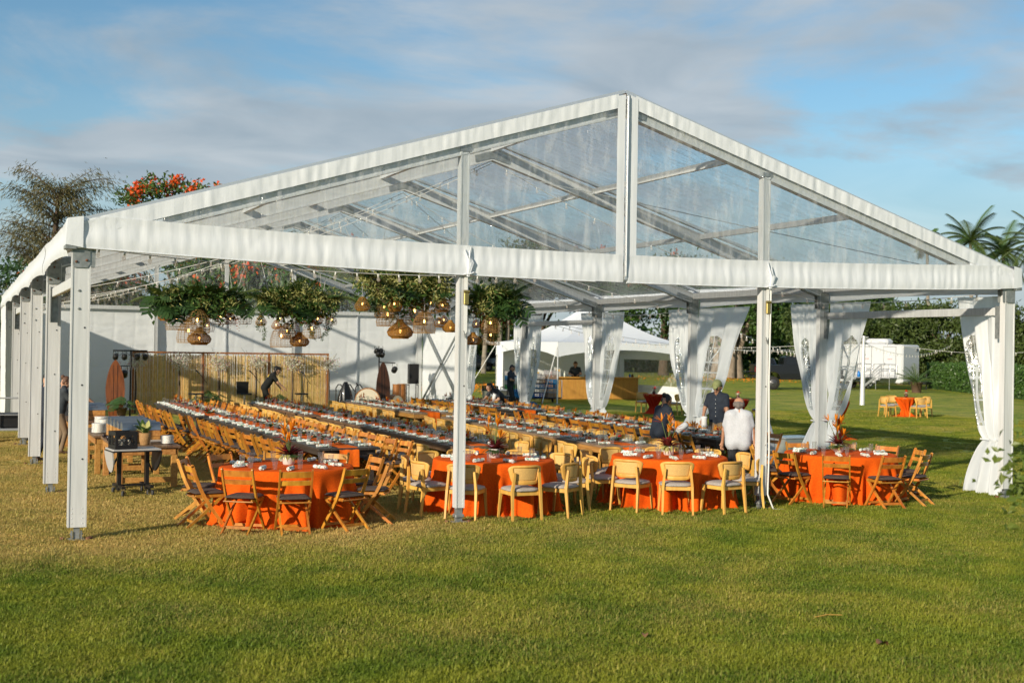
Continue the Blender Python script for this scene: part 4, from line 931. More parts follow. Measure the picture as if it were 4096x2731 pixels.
# ------------------------------------------------------------------ hanging garlands over the tables
def garland(cx, cy, x0, x1, zl, zh, style, label, seed, ropes=True):
    r_ = random.Random(seed); g = np.random.default_rng(seed); c = thing('hanging_garland', label, 'garland', (cx, cy, (zl+zh)/2), 0, 'hanging foliage garlands'); Ln = (x1-x0)/2; H = (zh-zl)/2
    m = MB(); m.tube([(-Ln*.85, 0, 0), (0, .03, .05), (Ln*.85, 0, 0)], [.06, .09, .06], 8); m.build('branch_frame', 'bark', c)
    n = 2200; C = np.stack([np.clip(g.normal(0, .48, n), -1, 1)*Ln*.95, g.normal(0, .24, n), g.normal(0., .22*H/.6, n)], 1); leaf_part('foliage', C, g.uniform(.09, .22, n), 'leaf', c)
    for k in range({'palm': 24, 'mix': 18, 'var': 8, 'mon': 13}[style]):
        m = MB(); a = r_.uniform(0, 6.28); x = r_.uniform(-1, 1)*Ln*.85; d = Vector((x/Ln*1.1+r_.uniform(-.4, .4), math.sin(a)*.6, r_.uniform(.0, 1.)))
        if r_.random() < .5: frond_into(m, (x, 0, .05), d, r_.uniform(.8, 1.3)*H/.6, r_.uniform(.5, 1.3), .34, 26, .03)
        else: fan_into(m, (x, r_.uniform(-.2, .2), r_.uniform(0, .15)), Vector((d.x, -abs(d.y), d.z)), r_.uniform(.5, .75)*H/.6)
        m.build('palm_frond', ('leaf', 'leaf_fern', 'leaf_bright')[k % 3], c)
    for k in range({'palm': 11, 'mix': 9, 'var': 6, 'mon': 7}[style]):      # long fronds springing up and out of the mass
        m = MB(); x = Ln*(-.95+1.9*(k+.5)/{'palm': 11, 'mix': 9, 'var': 6, 'mon': 7}[style]); d = Vector((x/Ln*1.2+r_.uniform(-.3, .3), r_.uniform(-.7, .2), r_.uniform(.35, .9)))
        if k % 2: frond_into(m, (x*.9, 0, .05), d, r_.uniform(.75, 1.05), r_.uniform(.5, 1.), .30, 24, .035)
        else: fan_into(m, (x*.95, -.2, r_.uniform(.1, .25)), Vector((d.x, -.5, d.z)), r_.uniform(.5, .68), 16, 2.3)
        m.build('palm_frond', ('leaf_bright', 'leaf_fern')[k % 2], c)
    for k in range({'palm': 16, 'mix': 6, 'var': 4, 'mon': 12}[style]):
        m = MB(); x = r_.uniform(-.9, .9)*Ln; monstera(m, (x, -.22, r_.uniform(-.1, .25)), (r_.uniform(-.5, .5), -.5, r_.uniform(-.9, -.1)), r_.uniform(.42, .62), (0, -1, .5)); m.build('monstera_leaf', 'leaf_dark', c)
    nv_ = {'palm': 3, 'mix': 9, 'var': 16, 'mon': 4}[style]
    for k in range(nv_):                                          # whorls of pale variegated leaves
        x = -Ln*.9+1.8*Ln*(k+.5)/nv_+r_.uniform(-.1, .1); q = np.array([x, -.25, r_.uniform(-.15, .35)*H/.5]); nn = 210
        D = g.normal(size=(nn, 3)); D[:, 1] -= .4; ctr = q+g.normal(0, .13, (nn, 3)); leaf_part('variegated_cluster', ctr, g.uniform(.10, .19, nn), 'leaf_varieg', c, .2, D)
    for k in range({'palm': 1, 'mix': 2, 'var': 6, 'mon': 1}[style]):
        m = MB(); x = r_.uniform(-.8, .8)*Ln
        for j in range(9): petal(m, (x+r_.uniform(-.06, .06), -.25, .15), (r_.uniform(-.4, .4), -.3, -1), r_.uniform(.3, .45), .06, .3, 5)
        m.build('croton_spray', 'leaf_red' if k % 2 else 'leaf_bright', c)['kind'] = 'stuff'
    for k in range({'palm': 5, 'mix': 2, 'var': 3, 'mon': 6}[style]):
        m = MB(); x = r_.uniform(-.95, .95)*Ln; z0 = -.28; Lh = r_.uniform(.32, .55)
        for j in range(12): petal(m, (x, -.2, z0-Lh*j/12), (1 if j % 2 else -1, r_.uniform(-.4, .4), -.5), .10*(1-.5*j/12), .042, -.5, 3)
        m.build('heliconia', 'petal_red' if k % 2 else 'tulip_flower', c)
    for k in range({'palm': 3, 'mix': 8, 'var': 13, 'mon': 2}[style]):   # trailing fern strands
        x = r_.uniform(-1, 1)*Ln; Lh = r_.uniform(.35, .85); nn = int(330*Lh); t = g.random(nn)**.8
        ctr = np.stack([x+.12*np.sin(t*4+k)*t+g.normal(0, .04, nn)*(1-t*.5), g.normal(-.1, .06, nn), -.15-t*Lh], 1); leaf_part('fern_strand', ctr, g.uniform(.03, .065, nn), 'leaf_fern', c, .35)
    for sg in (-1, 1):
        for e in ((-.5, .0), (.9, .0)):
            m = MB(); zt_ = roof_z(cx+sg*Ln*.6)-.25-(zl+zh)/2; m.tube([(sg*Ln*.7, 0, .05), (sg*Ln*(.7+e[0]*.5), -.3 if e[0] < 0 else .4, zt_)], .007, 5); m.build('hanging_rope', 'rope', c)
    return c
garland(4.5, 18.1, 3.2, 5.85, 2.95, 4.1, 'palm', 'leftmost hanging garland of dark palm and monstera leaves', 1)
garland(6.72, 16.3, 5.75, 7.7, 3.0, 4.0, 'mix', 'second hanging garland, with pale clusters and tall palm fronds', 2)
garland(9.5, 15.8, 8.2, 10.85, 3.25, 4.75, 'var', 'largest hanging garland, pale variegated leaves and trailing fern', 3)
garland(12.35, 16.3, 11.65, 13.05, 3.1, 4.3, 'mon', 'rightmost hanging garland of monstera leaves and red heliconia', 4)

# ------------------------------------------------------------------ woven lanterns
def lantern_mesh(kind):
    P = {'dome': [(.10, .95), (.45, .82), (.78, .42), (.95, -.10), (1., -.62), (.94, -.95)], 'dark': [(.10, .70), (.5, .50), (.9, .05), (1., -.35), (.85, -.75)],
         'geo': [(.15, .95), (.42, .80), (.62, .45), (1., -.15), (.92, -.55), (.62, -.80)], 'gourd': [(.22, .95), (.26, .78), (.45, .58), (.85, .28), (1., 0.), (.9, -.28), (.62, -.46)]}[kind]
    prof = []
    for i in range(len(P)-1):
        for j in range(3): t = j/3; prof.append((P[i][0]*(1-t)+P[i+1][0]*t, P[i][1]*(1-t)+P[i+1][1]*t))
    prof.append(P[-1]); m = MB(); n = {'dome': 18, 'dark': 12, 'geo': 16, 'gourd': 26}[kind]; w = {'dome': .024, 'dark': .03, 'geo': .035, 'gourd': .05}[kind]
    for k in range(n):
        a = 2*math.pi*k/n; tw = .5 if kind == 'geo' and k % 2 else (-.5 if kind == 'geo' else 0)
        m.tube([(r_*math.cos(a+tw*(1-z)), r_*math.sin(a+tw*(1-z)), z) for r_, z in prof], w*.55, 4, False)
    step = 1 if kind != 'dark' else 2
    for r_, z in prof[::step]:
        m.tube([(r_*math.cos(2*math.pi*k/20), r_*math.sin(2*math.pi*k/20), z) for k in range(21)], w*.75, 4, False)
    r_, z = prof[-1]; m.tube([(r_*math.cos(2*math.pi*k/20), r_*math.sin(2*math.pi*k/20), z) for k in range(21)], w*1.4, 5, False)
    return m.mesh('shade')
LM = {}
for k, mt in (('dome', 'rattan'), ('dark', 'rattan_dark'), ('geo', 'rattan_gold'), ('gourd', 'rattan_gold')): LM[k] = lantern_mesh(k); LM[k].materials.append(MATS[mt])
m = MB(); m.ball((0, 0, 0), .09, 8, 6, (1, 1, 1.5)); BULBM = m.mesh('bulb'); BULBM.materials.append(MATS['lamp_bulb'])
LN = [('leftmost', 3.6, [(3.66, 18.39, 3.33, .161, 'geo'), (3.97, 18.38, 3.21, .236, 'dome'), (4.18, 17.78, 2.87, .24, 'dome'), (4.4, 17.76, 3.16, .26, 'dome'), (4.54, 18.24, 2.68, .244, 'gourd'), (4.76, 18.3, 3.04, .157, 'dark'), (4.92, 18.19, 3.4, .157, 'geo'), (5.05, 17.94, 3.26, .176, 'dark'), (5.35, 18.14, 3.24, .123, 'dome'), (5.75, 18.14, 3.25, .144, 'dark')]),
      ('second', 3.5, [(5.8, 16.36, 3.17, .117, 'geo'), (6.13, 16.06, 3.07, .098, 'geo'), (6.28, 16.25, 3.23, .079, 'dark'), (6.31, 16.23, 2.77, .222, 'dome'), (6.52, 16.46, 2.91, .182, 'geo'), (6.67, 16.65, 3.04, .173, 'dark'), (6.89, 16.61, 2.65, .2, 'gourd'), (6.91, 16.33, 3.24, .119, 'geo'), (7.13, 16.26, 2.98, .192, 'dome'), (7.25, 16.14, 3.25, .119, 'geo'), (7.59, 15.98, 3.22, .112, 'dark')]),
      ('largest', 4.0, [(8.27, 15.47, 3.65, .158, 'geo'), (8.97, 15.78, 3.59, .207, 'dome'), (9.05, 15.72, 3.39, .234, 'dome'), (9.19, 15.6, 3.68, .167, 'geo'), (9.44, 15.82, 2.95, .269, 'gourd'), (9.93, 16.07, 3.51, .279, 'dome'), (10.0, 15.47, 3.22, .235, 'dome'), (10.32, 15.84, 3.72, .197, 'dome'), (10.5, 15.68, 3.22, .115, 'geo'), (10.57, 15.62, 3.68, .156, 'geo'), (10.72, 15.9, 3.30, .102, 'geo'), (10.78, 15.55, 3.08, .17, 'gourd')]),
      ('rightmost', 3.7, [(11.8, 16.42, 2.76, .183, 'gourd'), (11.98, 16.65, 3.23, .099, 'geo'), (12.18, 16.08, 3.24, .203, 'dome'), (12.4, 16.58, 2.91, .213, 'dome'), (12.45, 16.51, 3.42, .12, 'geo')])]
KN = {'dome': 'open-weave dome', 'dark': 'dark wire-weave', 'geo': 'faceted golden', 'gourd': 'squat gourd-shaped'}
for gname, zr_, lst in LN:
    for i, (x, y, z, s, k) in enumerate(lst):
        c = thing('rattan_lantern', '%s rattan lantern, %s from left under the %s garland' % (KN[k], th(i+1), gname), 'lantern', (x, y, z-.14), rnd.uniform(0, 6), 'lit rattan lanterns')
        o = link('shade', LM[k], None, c); o.scale = (s*1.3,)*3
        o = link('bulb', BULBM, None, c, (0, 0, s*.1)); o.scale = (max(s, .14)*1.9/1.4,)*3
        m = MB(); m.tube([(0, 0, s*.2), (0, 0, zr_-z+.14)], .006, 4); m.build('cord', 'wire_white', c)

# ------------------------------------------------------------------ festoon string lights
fb = MB(); fb.lathe([(.013, .0), (.017, -.012), (.016, -.05), (.013, -.055)], 8); fb.cur = 1; fb.lathe([(.012, -.05), (.028, -.078), (.033, -.10), (.026, -.128), (.002, -.14)], 9)
FBM = fb.mesh('bulb'); FBM.materials.append(MATS['socket']); FBM.materials.append(MATS['bulb_dim'])
def festoon(p, q, sag, label, step=.62, sc=1.):
    p, q = Vector(p), Vector(q); c = thing('string_lights', label, 'string lights', p, 0, 'festoon string lights'); n = 16; d = q-p
    f = lambda t: d*t+Vector((0, 0, -4*sag*t*(1-t)))
    m = MB(); m.tube([f(i/n) for i in range(n+1)], .0065*sc, 4); m.build('wire', 'wire_white', c)
    nb_ = max(3, int(d.length/step))
    for i in range(nb_): o = link('bulb', FBM, None, c, f((i+.5)/nb_)); o.scale = (.8*sc,)*3; o.rotation_euler = (rnd.uniform(-.2, .2), rnd.uniform(-.2, .2), 0)
festoon((.1, .5, 3.62), (7.4, 1.2, 3.6), .16, 'string of round bulbs just inside the front valance, left half', .31)
festoon((.1, 10, 3.35), (7.5, 5, 5.85), .35, 'string lights from the third left post up to the first ridge plate')
festoon((.1, 15, 3.3), (7.5, 5, 5.8), .45, 'string lights from the fourth left post to the first ridge plate')
festoon((.1, 20, 3.3), (7.5, 10, 5.8), .40, 'string lights from the fifth left post to the second ridge plate')
festoon((.1, 25, 3.4), (7.5, 15, 5.8), .45, 'string lights from the sixth left post to the third ridge plate')
festoon((.1, 29.5, 3.4), (7.5, 15, 5.75), .5, 'string lights from the rear left corner to the third ridge plate')
festoon((7.5, 5, 5.85), (14.9, 5, 3.5), .30, 'string lights from the first ridge plate to the second right post')
festoon((7.5, 10, 5.8), (14.9, 15, 3.45), .40, 'string lights from the second ridge plate to the fourth right post')
festoon((7.5, 15, 5.8), (14.9, 20, 3.45), .40, 'string lights from the third ridge plate to the fifth right post')
festoon((7.5, 10, 5.8), (14.9, 10, 3.45), .45, 'string lights from the second ridge plate to the third right post')
festoon((14.8, 15, 3.45), (14.8, 10, 3.42), .10, 'string lights under the right eave between the third and fourth posts', .5)
festoon((7.5, 20, 5.8), (14.9, 25, 3.45), .40, 'string lights from the fourth ridge plate towards the white wall bay')
festoon((14.8, 5, 3.45), (14.8, .2, 3.50), .06, 'string lights under the right eave in the nearest bay', .55)

# ------------------------------------------------------------------ stage at the back: bamboo screen
scr = thing('bamboo_screen', 'golden bamboo pole screen in three framed panels behind the stage', 'screen', (0, 28., 0)); xs_ = [4.0, 6.35, 8.65, 10.8]
pm_ = []
for v_ in range(3):
    m = MB(); rr_ = .0135
    zz_ = [0, .33+.05*v_, .34+.05*v_, .70, .71, 1.08+.06*v_, 1.09+.06*v_, 1.5, 1.51, 2.02-.03*v_]
    m.tube([(0, 0, z) for z in zz_], [rr_, rr_*.95, rr_*1.12, rr_*.95, rr_*1.1, rr_*.95, rr_*1.12, rr_*.95, rr_*1.1, rr_*.9], 6); me = m.mesh('pole'); me.materials.append(MATS['bamboo']); pm_.append(me)
for i in range(3):
    a, b = xs_[i]+.05, xs_[i+1]-.05; n = int((b-a)/.029)
    for k in range(n): link('bamboo_pole', pm_[rnd.randrange(3)], None, scr, (a+(b-a)*(k+.5)/n, rnd.uniform(-.006, .006), rnd.uniform(.0, .05)), (0, rnd.uniform(-.006, .006), rnd.uniform(0, 6)))
for x in xs_: m = MB(); m.box((x, -.01, 1.06), (.075, .06, 2.12), bev=.006); m.build('frame_post', 'bamboo_frame', scr)
for i in range(3): m = MB(); m.box(((xs_[i]+xs_[i+1])/2, -.01, 2.085), (xs_[i+1]-xs_[i]-.08, .05, .06), bev=.006); m.build('top_rail', 'bamboo_frame', scr)
for k, x in enumerate((4.05, 5.5, 6.85, 8.15, 9.45, 10.78)):
    c = thing('blossom_stand', 'white orchid spray on a dark pole, %s from left along the bamboo screen' % th(k+1), 'flowers', (x, 27.75, 0), 0, 'orchid sprays on the screen'); g = np.random.default_rng(200+k)
    m = MB(); m.tube([(0, 0, 0), (.02, 0, .9), (-.01, 0, 1.72)], [.035, .03, .02], 6); m.build('trunk', 'bark', c)
    m = MB(); nn = 420
    for j in range(26): e = Vector((g.normal(0, .28), g.normal(0, .14), 1.84+g.normal(0, .15))); m.tube([(0, 0, 1.65), (e.x*.4, e.y*.4, 1.85), e], .004, 3, False)
    m.build('twigs', 'leaf_olive', c)['kind'] = 'stuff'
    C = np.stack([g.normal(0, .16, nn), g.normal(-.08, .10, nn), 1.83+g.normal(0, .11, nn)-.1*np.abs(g.normal(0, 1, nn))], 1); leaf_part('white_petals', C, .055, 'petal_white', c, .8); leaf_part('pink_petals', C[:70]*1.12+np.array([0, 0, -.2]), .055, 'petal_pink', c, .7)
def surfboard(x, y, h, w, mt, label, rz=0., lean=.06):
    c = thing('surfboard', label, 'surfboard', (x, y, 0), rz); pts = []
    for i in range(25): t = i/24; ww = w/2*(math.sin(math.pi*(.10+.90*t))**.62 if t > .5 else (.62+.38*math.sin(math.pi*t))); pts.append((ww if i < 24 else .004, h*t))
    out_ = [(a, z) for a, z in pts]+[(-a, z) for a, z in reversed(pts)]; Mx = Matrix.Rotation(-lean, 3, 'X'); m = MB(); m.prism(out_, .05, 1, M_=Mx); m.build('board', mt, c)
    for dx in (-.05, .05): m = MB(); m.add([tuple(Mx @ Vector((dx*w/.5-.012, -.027, .05))), tuple(Mx @ Vector((dx*w/.5+.012, -.027, .05))), tuple(Mx @ Vector((dx*w/.5+.012, -.027, h*.9))), tuple(Mx @ Vector((dx*w/.5-.012, -.027, h*.9)))], [(0, 1, 2, 3)]); m.build('stripe', 'koa_dark' if mt == 'koa' else 'black_cloth', c)
surfboard(3.22, 26., 1.85, .60, 'koa', 'reddish wooden surfboard standing by the left light stand'); surfboard(12.55, 26.8, 1.86, .52, 'koa_dark', 'dark wooden surfboard standing among the drums')
def can_light(c, p, sc=1.):
    m = MB(); m.tube([(p[0]-.07*sc, p[1], p[2]), (p[0]-.08*sc, p[1], p[2]-.16*sc)], .008, 4); m.tube([(p[0]+.07*sc, p[1], p[2]), (p[0]+.08*sc, p[1], p[2]-.16*sc)], .008, 4); m.build('yoke', 'black_metal', c)
    m = MB(); m.lathe([(.04*sc, .10*sc), (.085*sc, .06*sc), (.09*sc, -.08*sc), (.078*sc, -.085*sc), (.07*sc, -.02*sc), (1e-4, 0)], 14, (p[0], p[1], p[2]-.18*sc), Matrix.Rotation(R(60), 3, 'X')); m.build('can', 'black_plastic', c)
c = thing('light_stand', 'black lighting stand with four cans on a bar by the bamboo screen', 'light stand', (3.72, 26.3, 0))
m = MB(); m.tube([(0, 0, 0), (0, 0, 2.16)], .03, 8); m.build('mast', 'black_metal', c); m = MB(); m.bar((-.56, 0, 2.14), (.52, 0, 2.14), .045, .045, (0, 0, 1)); m.build('cross_bar', 'black_metal', c); m = MB(); m.bar((-.52, 0, 1.64), (.05, 0, 1.64), .03, .03, (0, 0, 1)); m.build('lower_bar', 'black_metal', c)
for x in (-.48, -.2, .2, .46): can_light(c, (x, 0, 2.12))
can_light(c, (-.2, 0, 1.62), 1.3)
for a in (0, 2.1, 4.2): m = MB(); m.tube([(0, 0, .5), (.45*math.cos(a), .45*math.sin(a), .02)], .014, 5); m.build('leg', 'black_metal', c)
m = MB(); m.tube([(-.5, 0, 2.1), (-.36, .02, 1.98), (-.2, 0, 2.1), (0, .02, 1.97), (.2, 0, 2.1), (.33, .02, 1.96), (.46, 0, 2.1)], .008, 4); m.build('cable', 'black_plastic', c)
c = thing('light_stand', 'black lighting stand with clustered lamps above the dark surfboard', 'light stand', (12.62, 27.6, 0))
m = MB(); m.tube([(0, 0, 0), (0, 0, 2.2)], .028, 8); m.build('mast', 'black_metal', c); m = MB(); m.bar((0, 0, 1.83), (.62, 0, 1.80), .035, .035, (0, 0, 1)); m.build('arm', 'black_metal', c)
for p in ((-.10, 0, 2.42), (.08, .05, 2.42), (-.06, -.1, 2.30), (.1, -.08, 2.28)): can_light(c, p)
can_light(c, (.60, 0, 1.78), 1.2)
for a in (0, 2.1, 4.2): m = MB(); m.tube([(0, 0, .5), (.45*math.cos(a), .45*math.sin(a), .02)], .014, 5); m.build('leg', 'black_metal', c)
c = thing('loudspeaker', 'black loudspeaker on a metal frame in front of the cross brace', 'speaker', (14.1, 28.1, 0))
m = MB(); m.prism([(-.19, -.16), (.19, -.16), (.15, .16), (-.15, .16)], .74, 2, (0, 0, 1.40)); m.build('cabinet', 'black_plastic', c); m = MB(); m.box((0, -.168, 1.40), (.33, .012, .68)); m.build('grille', 'black_cloth', c)
for s in (-1, 1): m = MB(); m.tube([(s*.18, -.12, .06), (s*.18, -.12, 1.02)], .016, 5); m.tube([(s*.18, .14, .06), (s*.18, .14, 1.02)], .016, 5); m.tube([(s*.18, -.12, .99), (s*.18, .14, .99)], .016, 5); m.build('frame', 'black_metal', c)
m = MB(); m.box((0, 0, .04), (.42, .36, .05), bev=.008); m.build('base', 'black_metal', c)
def drum(x, y, z, rad, ln, rz, tilt, label, shell, bands=True):
    c = thing('drum', label, 'drum', (x, y, z), rz, None); Mx = Matrix.Rotation(tilt, 3, 'X')
    m = MB(); m.lathe([(rad*.97, -ln/2), (rad, -ln*.2), (rad, ln*.2), (rad*.97, ln/2)], 26, M_=Mx); m.build('shell', shell, c)
    for e in (-1, 1): m = MB(); m.lathe([(rad*1.02, e*ln/2-.02), (rad*1.03, e*ln/2), (rad*1.02, e*ln/2+.012)], 26, M_=Mx); m.build('hoop', 'drum_wood', c); m = MB(); m.lathe([(rad*.95, e*ln/2+.014), (1e-4, e*ln/2+.018)], 26, M_=Mx); m.build('skin', 'drum_skin', c)
    if bands:
        m = MB()
        for k in range(12): a, b = k*.5236, k*.5236+.26; m.tube([Mx @ Vector((rad*1.015*math.cos(a), rad*1.015*math.sin(a), -ln/2)), Mx @ Vector((rad*1.015*math.cos(b), rad*1.015*math.sin(b), ln/2)), Mx @ Vector((rad*1.015*math.cos(a+.5236), rad*1.015*math.sin(a+.5236), -ln/2))], .007, 4)
        m.build('lacing', 'rope', c)
drum(12.0, 26.9, .46, .45, .50, R(-20), R(90), 'large laced bass drum lying left of the dark surfboard', 'koa'); drum(13.05, 27.2, .33, .32, .42, R(25), R(90), 'smaller bass drum lying right of the dark surfboard', 'drum_wood')
drum(13.45, 28., .50, .16, 1., 0, 0, 'tall carved drum standing left of the loudspeaker', 'drum_wood', False); drum(13.85, 28.6, .50, .16, 1., 0, 0, 'second tall drum half behind the loudspeaker frame', 'drum_wood', False); drum(14.15, 27.3, .32, .18, .22, 0, 0, 'small round drum in front of the loudspeaker', 'drum_wood', True)
c = thing('covered_stand', 'black bent-tube stand with a black plastic cover by the screen', 'stand', (11.25, 27.2, 0))
for x in (-.30, .05, .42): m = MB(); m.tube([(x-.05, 0, .02), (x-.05, 0, .9), (x+.02, -.02, 1.02), (x+.12, 0, 1.02), (x+.32, .02, .75), (x+.34, .02, .02)], .022, 6); m.build('tube_frame', 'black_metal', c)
u_, v_ = np.meshgrid(np.linspace(0, 2*np.pi, 40), np.linspace(0, 1, 16), indexing='ij'); rad_ = (.30-.24*v_**2.2)*(1+.09*np.sin(7*u_+3*v_))
link('plastic_cover', grid_mesh('plastic_cover', np.stack([rad_*np.cos(u_), rad_*.7*np.sin(u_), .06+1.06*v_], -1)), 'car_black', c)
def mic(x, y, h, label):
    c = thing('microphone_stand', label, 'microphone stand', (x, y, 0), rnd.uniform(-1, 1), 'microphone stands on stage'); m = MB(); m.tube([(0, 0, 0), (0, 0, h-.25)], .013, 6); m.build('pole', 'black_metal', c); m = MB(); m.lathe([(.14, 0), (.14, .015), (.02, .03)], 16); m.build('base', 'black_metal', c)
    m = MB(); m.tube([(.12, 0, h-.34), (-.16, 0, h+.02)], .010, 5); m.build('boom', 'black_metal', c); m = MB(); m.tube([(-.12, 0, h-.03), (-.22, 0, h+.06)], [.016, .024], 8); m.ball((-.235, 0, h+.075), .032, 8, 6); m.build('microphone', 'black_plastic', c)
mic(6.12, 26.6, 1.42, 'black microphone stand in front of the first screen panel'); mic(7.92, 26.6, 1.42, 'black microphone stand beside the black stage chair'); mic(9.7, 26.6, 1.40, 'black microphone stand right of the stooping stagehand'); mic(11.75, 27.0, 1.0, 'low microphone stand beside the black covered stand')
def stool(x, y, back, label):
    c = thing('bar_stool', label, 'stool', (x, y, 0), rnd.uniform(-.3, .3)); m = MB(); m.box((0, 0, .72), (.42, .38, .05), bev=.02); m.build('seat', 'black_plastic', c); m = MB(); m.tube([(0, 0, 0), (0, 0, .70)], .03, 8); m.build('column', 'chrome', c); m = MB(); m.lathe([(.2, 0), (.2, .012), (.04, .03)], 18); m.build('base', 'chrome', c)
    if back: m = MB(); m.prism([(-.20, .72), (.20, .72), (.22, 1.14), (-.22, 1.14)], .03, 1, (0, .18, 0)); m.build('backrest', 'black_plastic', c)
stool(7.45, 26.3, True, 'black swivel chair with a tall back on stage'); stool(5.85, 26.4, False, 'backless black stool left of the stage monitors'); stool(9.45, 26.4, False, 'backless black stool at the right side of the stage')
def wedge(x, y, label):
    c = thing('stage_monitor', label, 'speaker', (x, y, 0), rnd.uniform(-.1, .1), 'stage monitors'); m = MB(); m.prism([(-.24, 0), (.24, 0), (.24, .14), (-.06, .40), (-.24, .30)], .66, 0); m.build('cabinet', 'black_plastic', c); m = MB(); m.bar((0, .24, .17), (0, -.06, .43), .56, .01); m.build('grille', 'black_cloth', c)
    c.rotation_euler.z += math.pi
wedge(6.6, 25.6, 'left wedge monitor speaker on stage'); wedge(8.75, 25.6, 'right wedge monitor speaker on stage')
def pot_plant(x, y, h, label, mt='leaf_dark', n=14, seed=0, kind='monstera', pot=('pot_brown', .16, .28)):
    r_ = random.Random(seed); c = thing('potted_plant', label, 'plant', (x, y, 0), 0, None); m = MB(); m.lathe([(pot[1]*.75, 0), (pot[1], pot[2]), (pot[1]*1.08, pot[2]), (pot[1]*1.08, pot[2]+.04), (pot[1]*.9, pot[2]+.04), (1e-4, pot[2]-.02)], 16); m.build('pot', pot[0], c)
    for k in range(n):
        m = MB(); d = rdir(r_, .35, .95); p = d*h*r_.uniform(.35, .75); p.z = pot[2]+abs(p.z)
        if kind == 'monstera': m.tube([(0, 0, pot[2]), (p.x*.5, p.y*.5, p.z*.8), p], .007, 4, False); monstera(m, p, (d.x, d.y, -.25), r_.uniform(.26, .38), (d.x*.3, d.y*.3, 1))
        else: frond_into(m, (0, 0, pot[2]), d, h*r_.uniform(.7, 1.1), r_.uniform(.5, 1.2), h*.28, 22, .02)
        m.build('leaf' if kind == 'monstera' else 'frond', mt if k % 3 else 'leaf_bright' if kind != 'monstera' else 'leaf', c)
    return c
pot_plant(6.4, 27.2, .8, 'monstera plant between the first two stage panels', seed=1); pot_plant(8.6, 27.2, .8, 'monstera plant behind the right stage monitor', seed=2, n=12); pot_plant(3.35, 25.4, .75, 'monstera plant at the foot of the reddish surfboard', seed=3, n=12)

# ------------------------------------------------------------------ buffet on the left
def buffet(x, y, Lg, Wd, label):
    c = thing('buffet_table', label, 'table', (x, y, 0), 0, 'wooden buffet tables')
    for i in range(5): m = MB(); m.box((-Wd/2+Wd*(i+.5)/5, 0, .70), (Wd/5-.005, Lg, .04), bev=.004); m.build('plank', 'brown_wood', c)
    for s in (-1, 1):
        m = MB(); m.box((s*(Wd/2-.05), 0, .62), (.035, Lg-.1, .11), bev=.004); m.build('apron', 'pine', c); m = MB(); m.box((0, s*(Lg/2-.06), .62), (Wd-.14, .035, .11), bev=.004); m.build('apron', 'pine', c); m = MB(); m.box((0, s*(Lg/2-.10), .15), (Wd-.2, .04, .09), bev=.004); m.build('stretcher', 'pine', c)
        for t in (-1, 1): m = MB(); m.box((s*(Wd/2-.09), t*(Lg/2-.10), .34), (.10, .10, .68), bev=.006); m.build('leg', 'pine', c)
buffet(1.52, 6.35, 2.3, 1.06, 'nearest wooden buffet table behind the wheeled cart'); buffet(1.38, 8.8, 2.3, 1.0, 'second wooden buffet table carrying the plate stacks'); buffet(1.25, 13.0, 2.2, .95, 'far wooden buffet table where the staff are working')
def chafer(x, y, label):
    c = thing('chafing_dish', label, 'chafing dish', (x, y, .72), 0, 'wood-sided chafing dishes'); Wd, Dp = .62, .36
    for s in (-1, 1):
        for k in range(2): m = MB(); m.box((0, s*(Dp/2-.012), .055+.105*k), (Wd, .022, .10), bev=.003); m.build('side_board', 'pine', c)
        m = MB(); m.box((s*(Wd/2-.012), 0, .107), (.022, Dp-.05, .205), bev=.003); m.build('end_board', 'pine', c)
    m = MB(); n = 10; pts = [(Dp/2*1.02*math.cos(math.pi*i/n), .215+.135*math.sin(math.pi*i/n)) for i in range(n+1)]; m.prism(pts, Wd+.01, 0); m.build('roll_top', 'steel', c)
    m = MB(); y0 = -Dp/2-.03; m.tube([(-.14, -Dp/2+.03, .29), (-.14, y0+.01, .30), (.14, y0+.01, .30), (.14, -Dp/2+.03, .29)], .009, 5); m.build('handle', 'chrome', c)
for k in range(5): chafer(1.50-.015*k, 6.05+.42*k, 'wooden chafing dish with grey roll top, %s from the cart' % th(k+1))
for k in range(2): chafer(1.25, 12.6+.5*k, 'chafing dish on the far buffet table, %s from the camera' % ('nearer' if k == 0 else 'farther'))
def plates(x, y, z, n, rad, label, square=False):
    c = thing('plate_stack', label, 'plates', (x, y, z), 0, 'stacks of white plates'); prof = [(rad*.55, 0), (rad*.62, .004), (rad, .016), (rad, .019), (rad*.6, .008), (1e-4, .006)]
    m = MB(); m.lathe(prof, 20); pmm = m.mesh('plate'); pmm.materials.append(MATS['white_plate'])
    for k in range(n): link('plate', pmm, None, c, (rnd.uniform(-.004, .004), rnd.uniform(-.004, .004), .0125*k))
plates(1.88, 5.55, .722, 11, .105, 'small stack of side plates on the near buffet corner')
for k, (x, y, n) in enumerate(((1.05, 8.35, 14), (1.18, 8.75, 18), (1.45, 9.0, 16), (1.62, 9.3, 15), (1.2, 9.45, 19), (1.75, 8.7, 10))): plates(x, y, .722, n, .14, 'stack of dinner plates, %s from left behind the chafing dishes' % th(k+1))
c = thing('milk_crate', 'black plastic milk crate on the wheeled cart', 'crate', (1.03, 4.42, .755), .22); w, h, t = .34, .27, .012
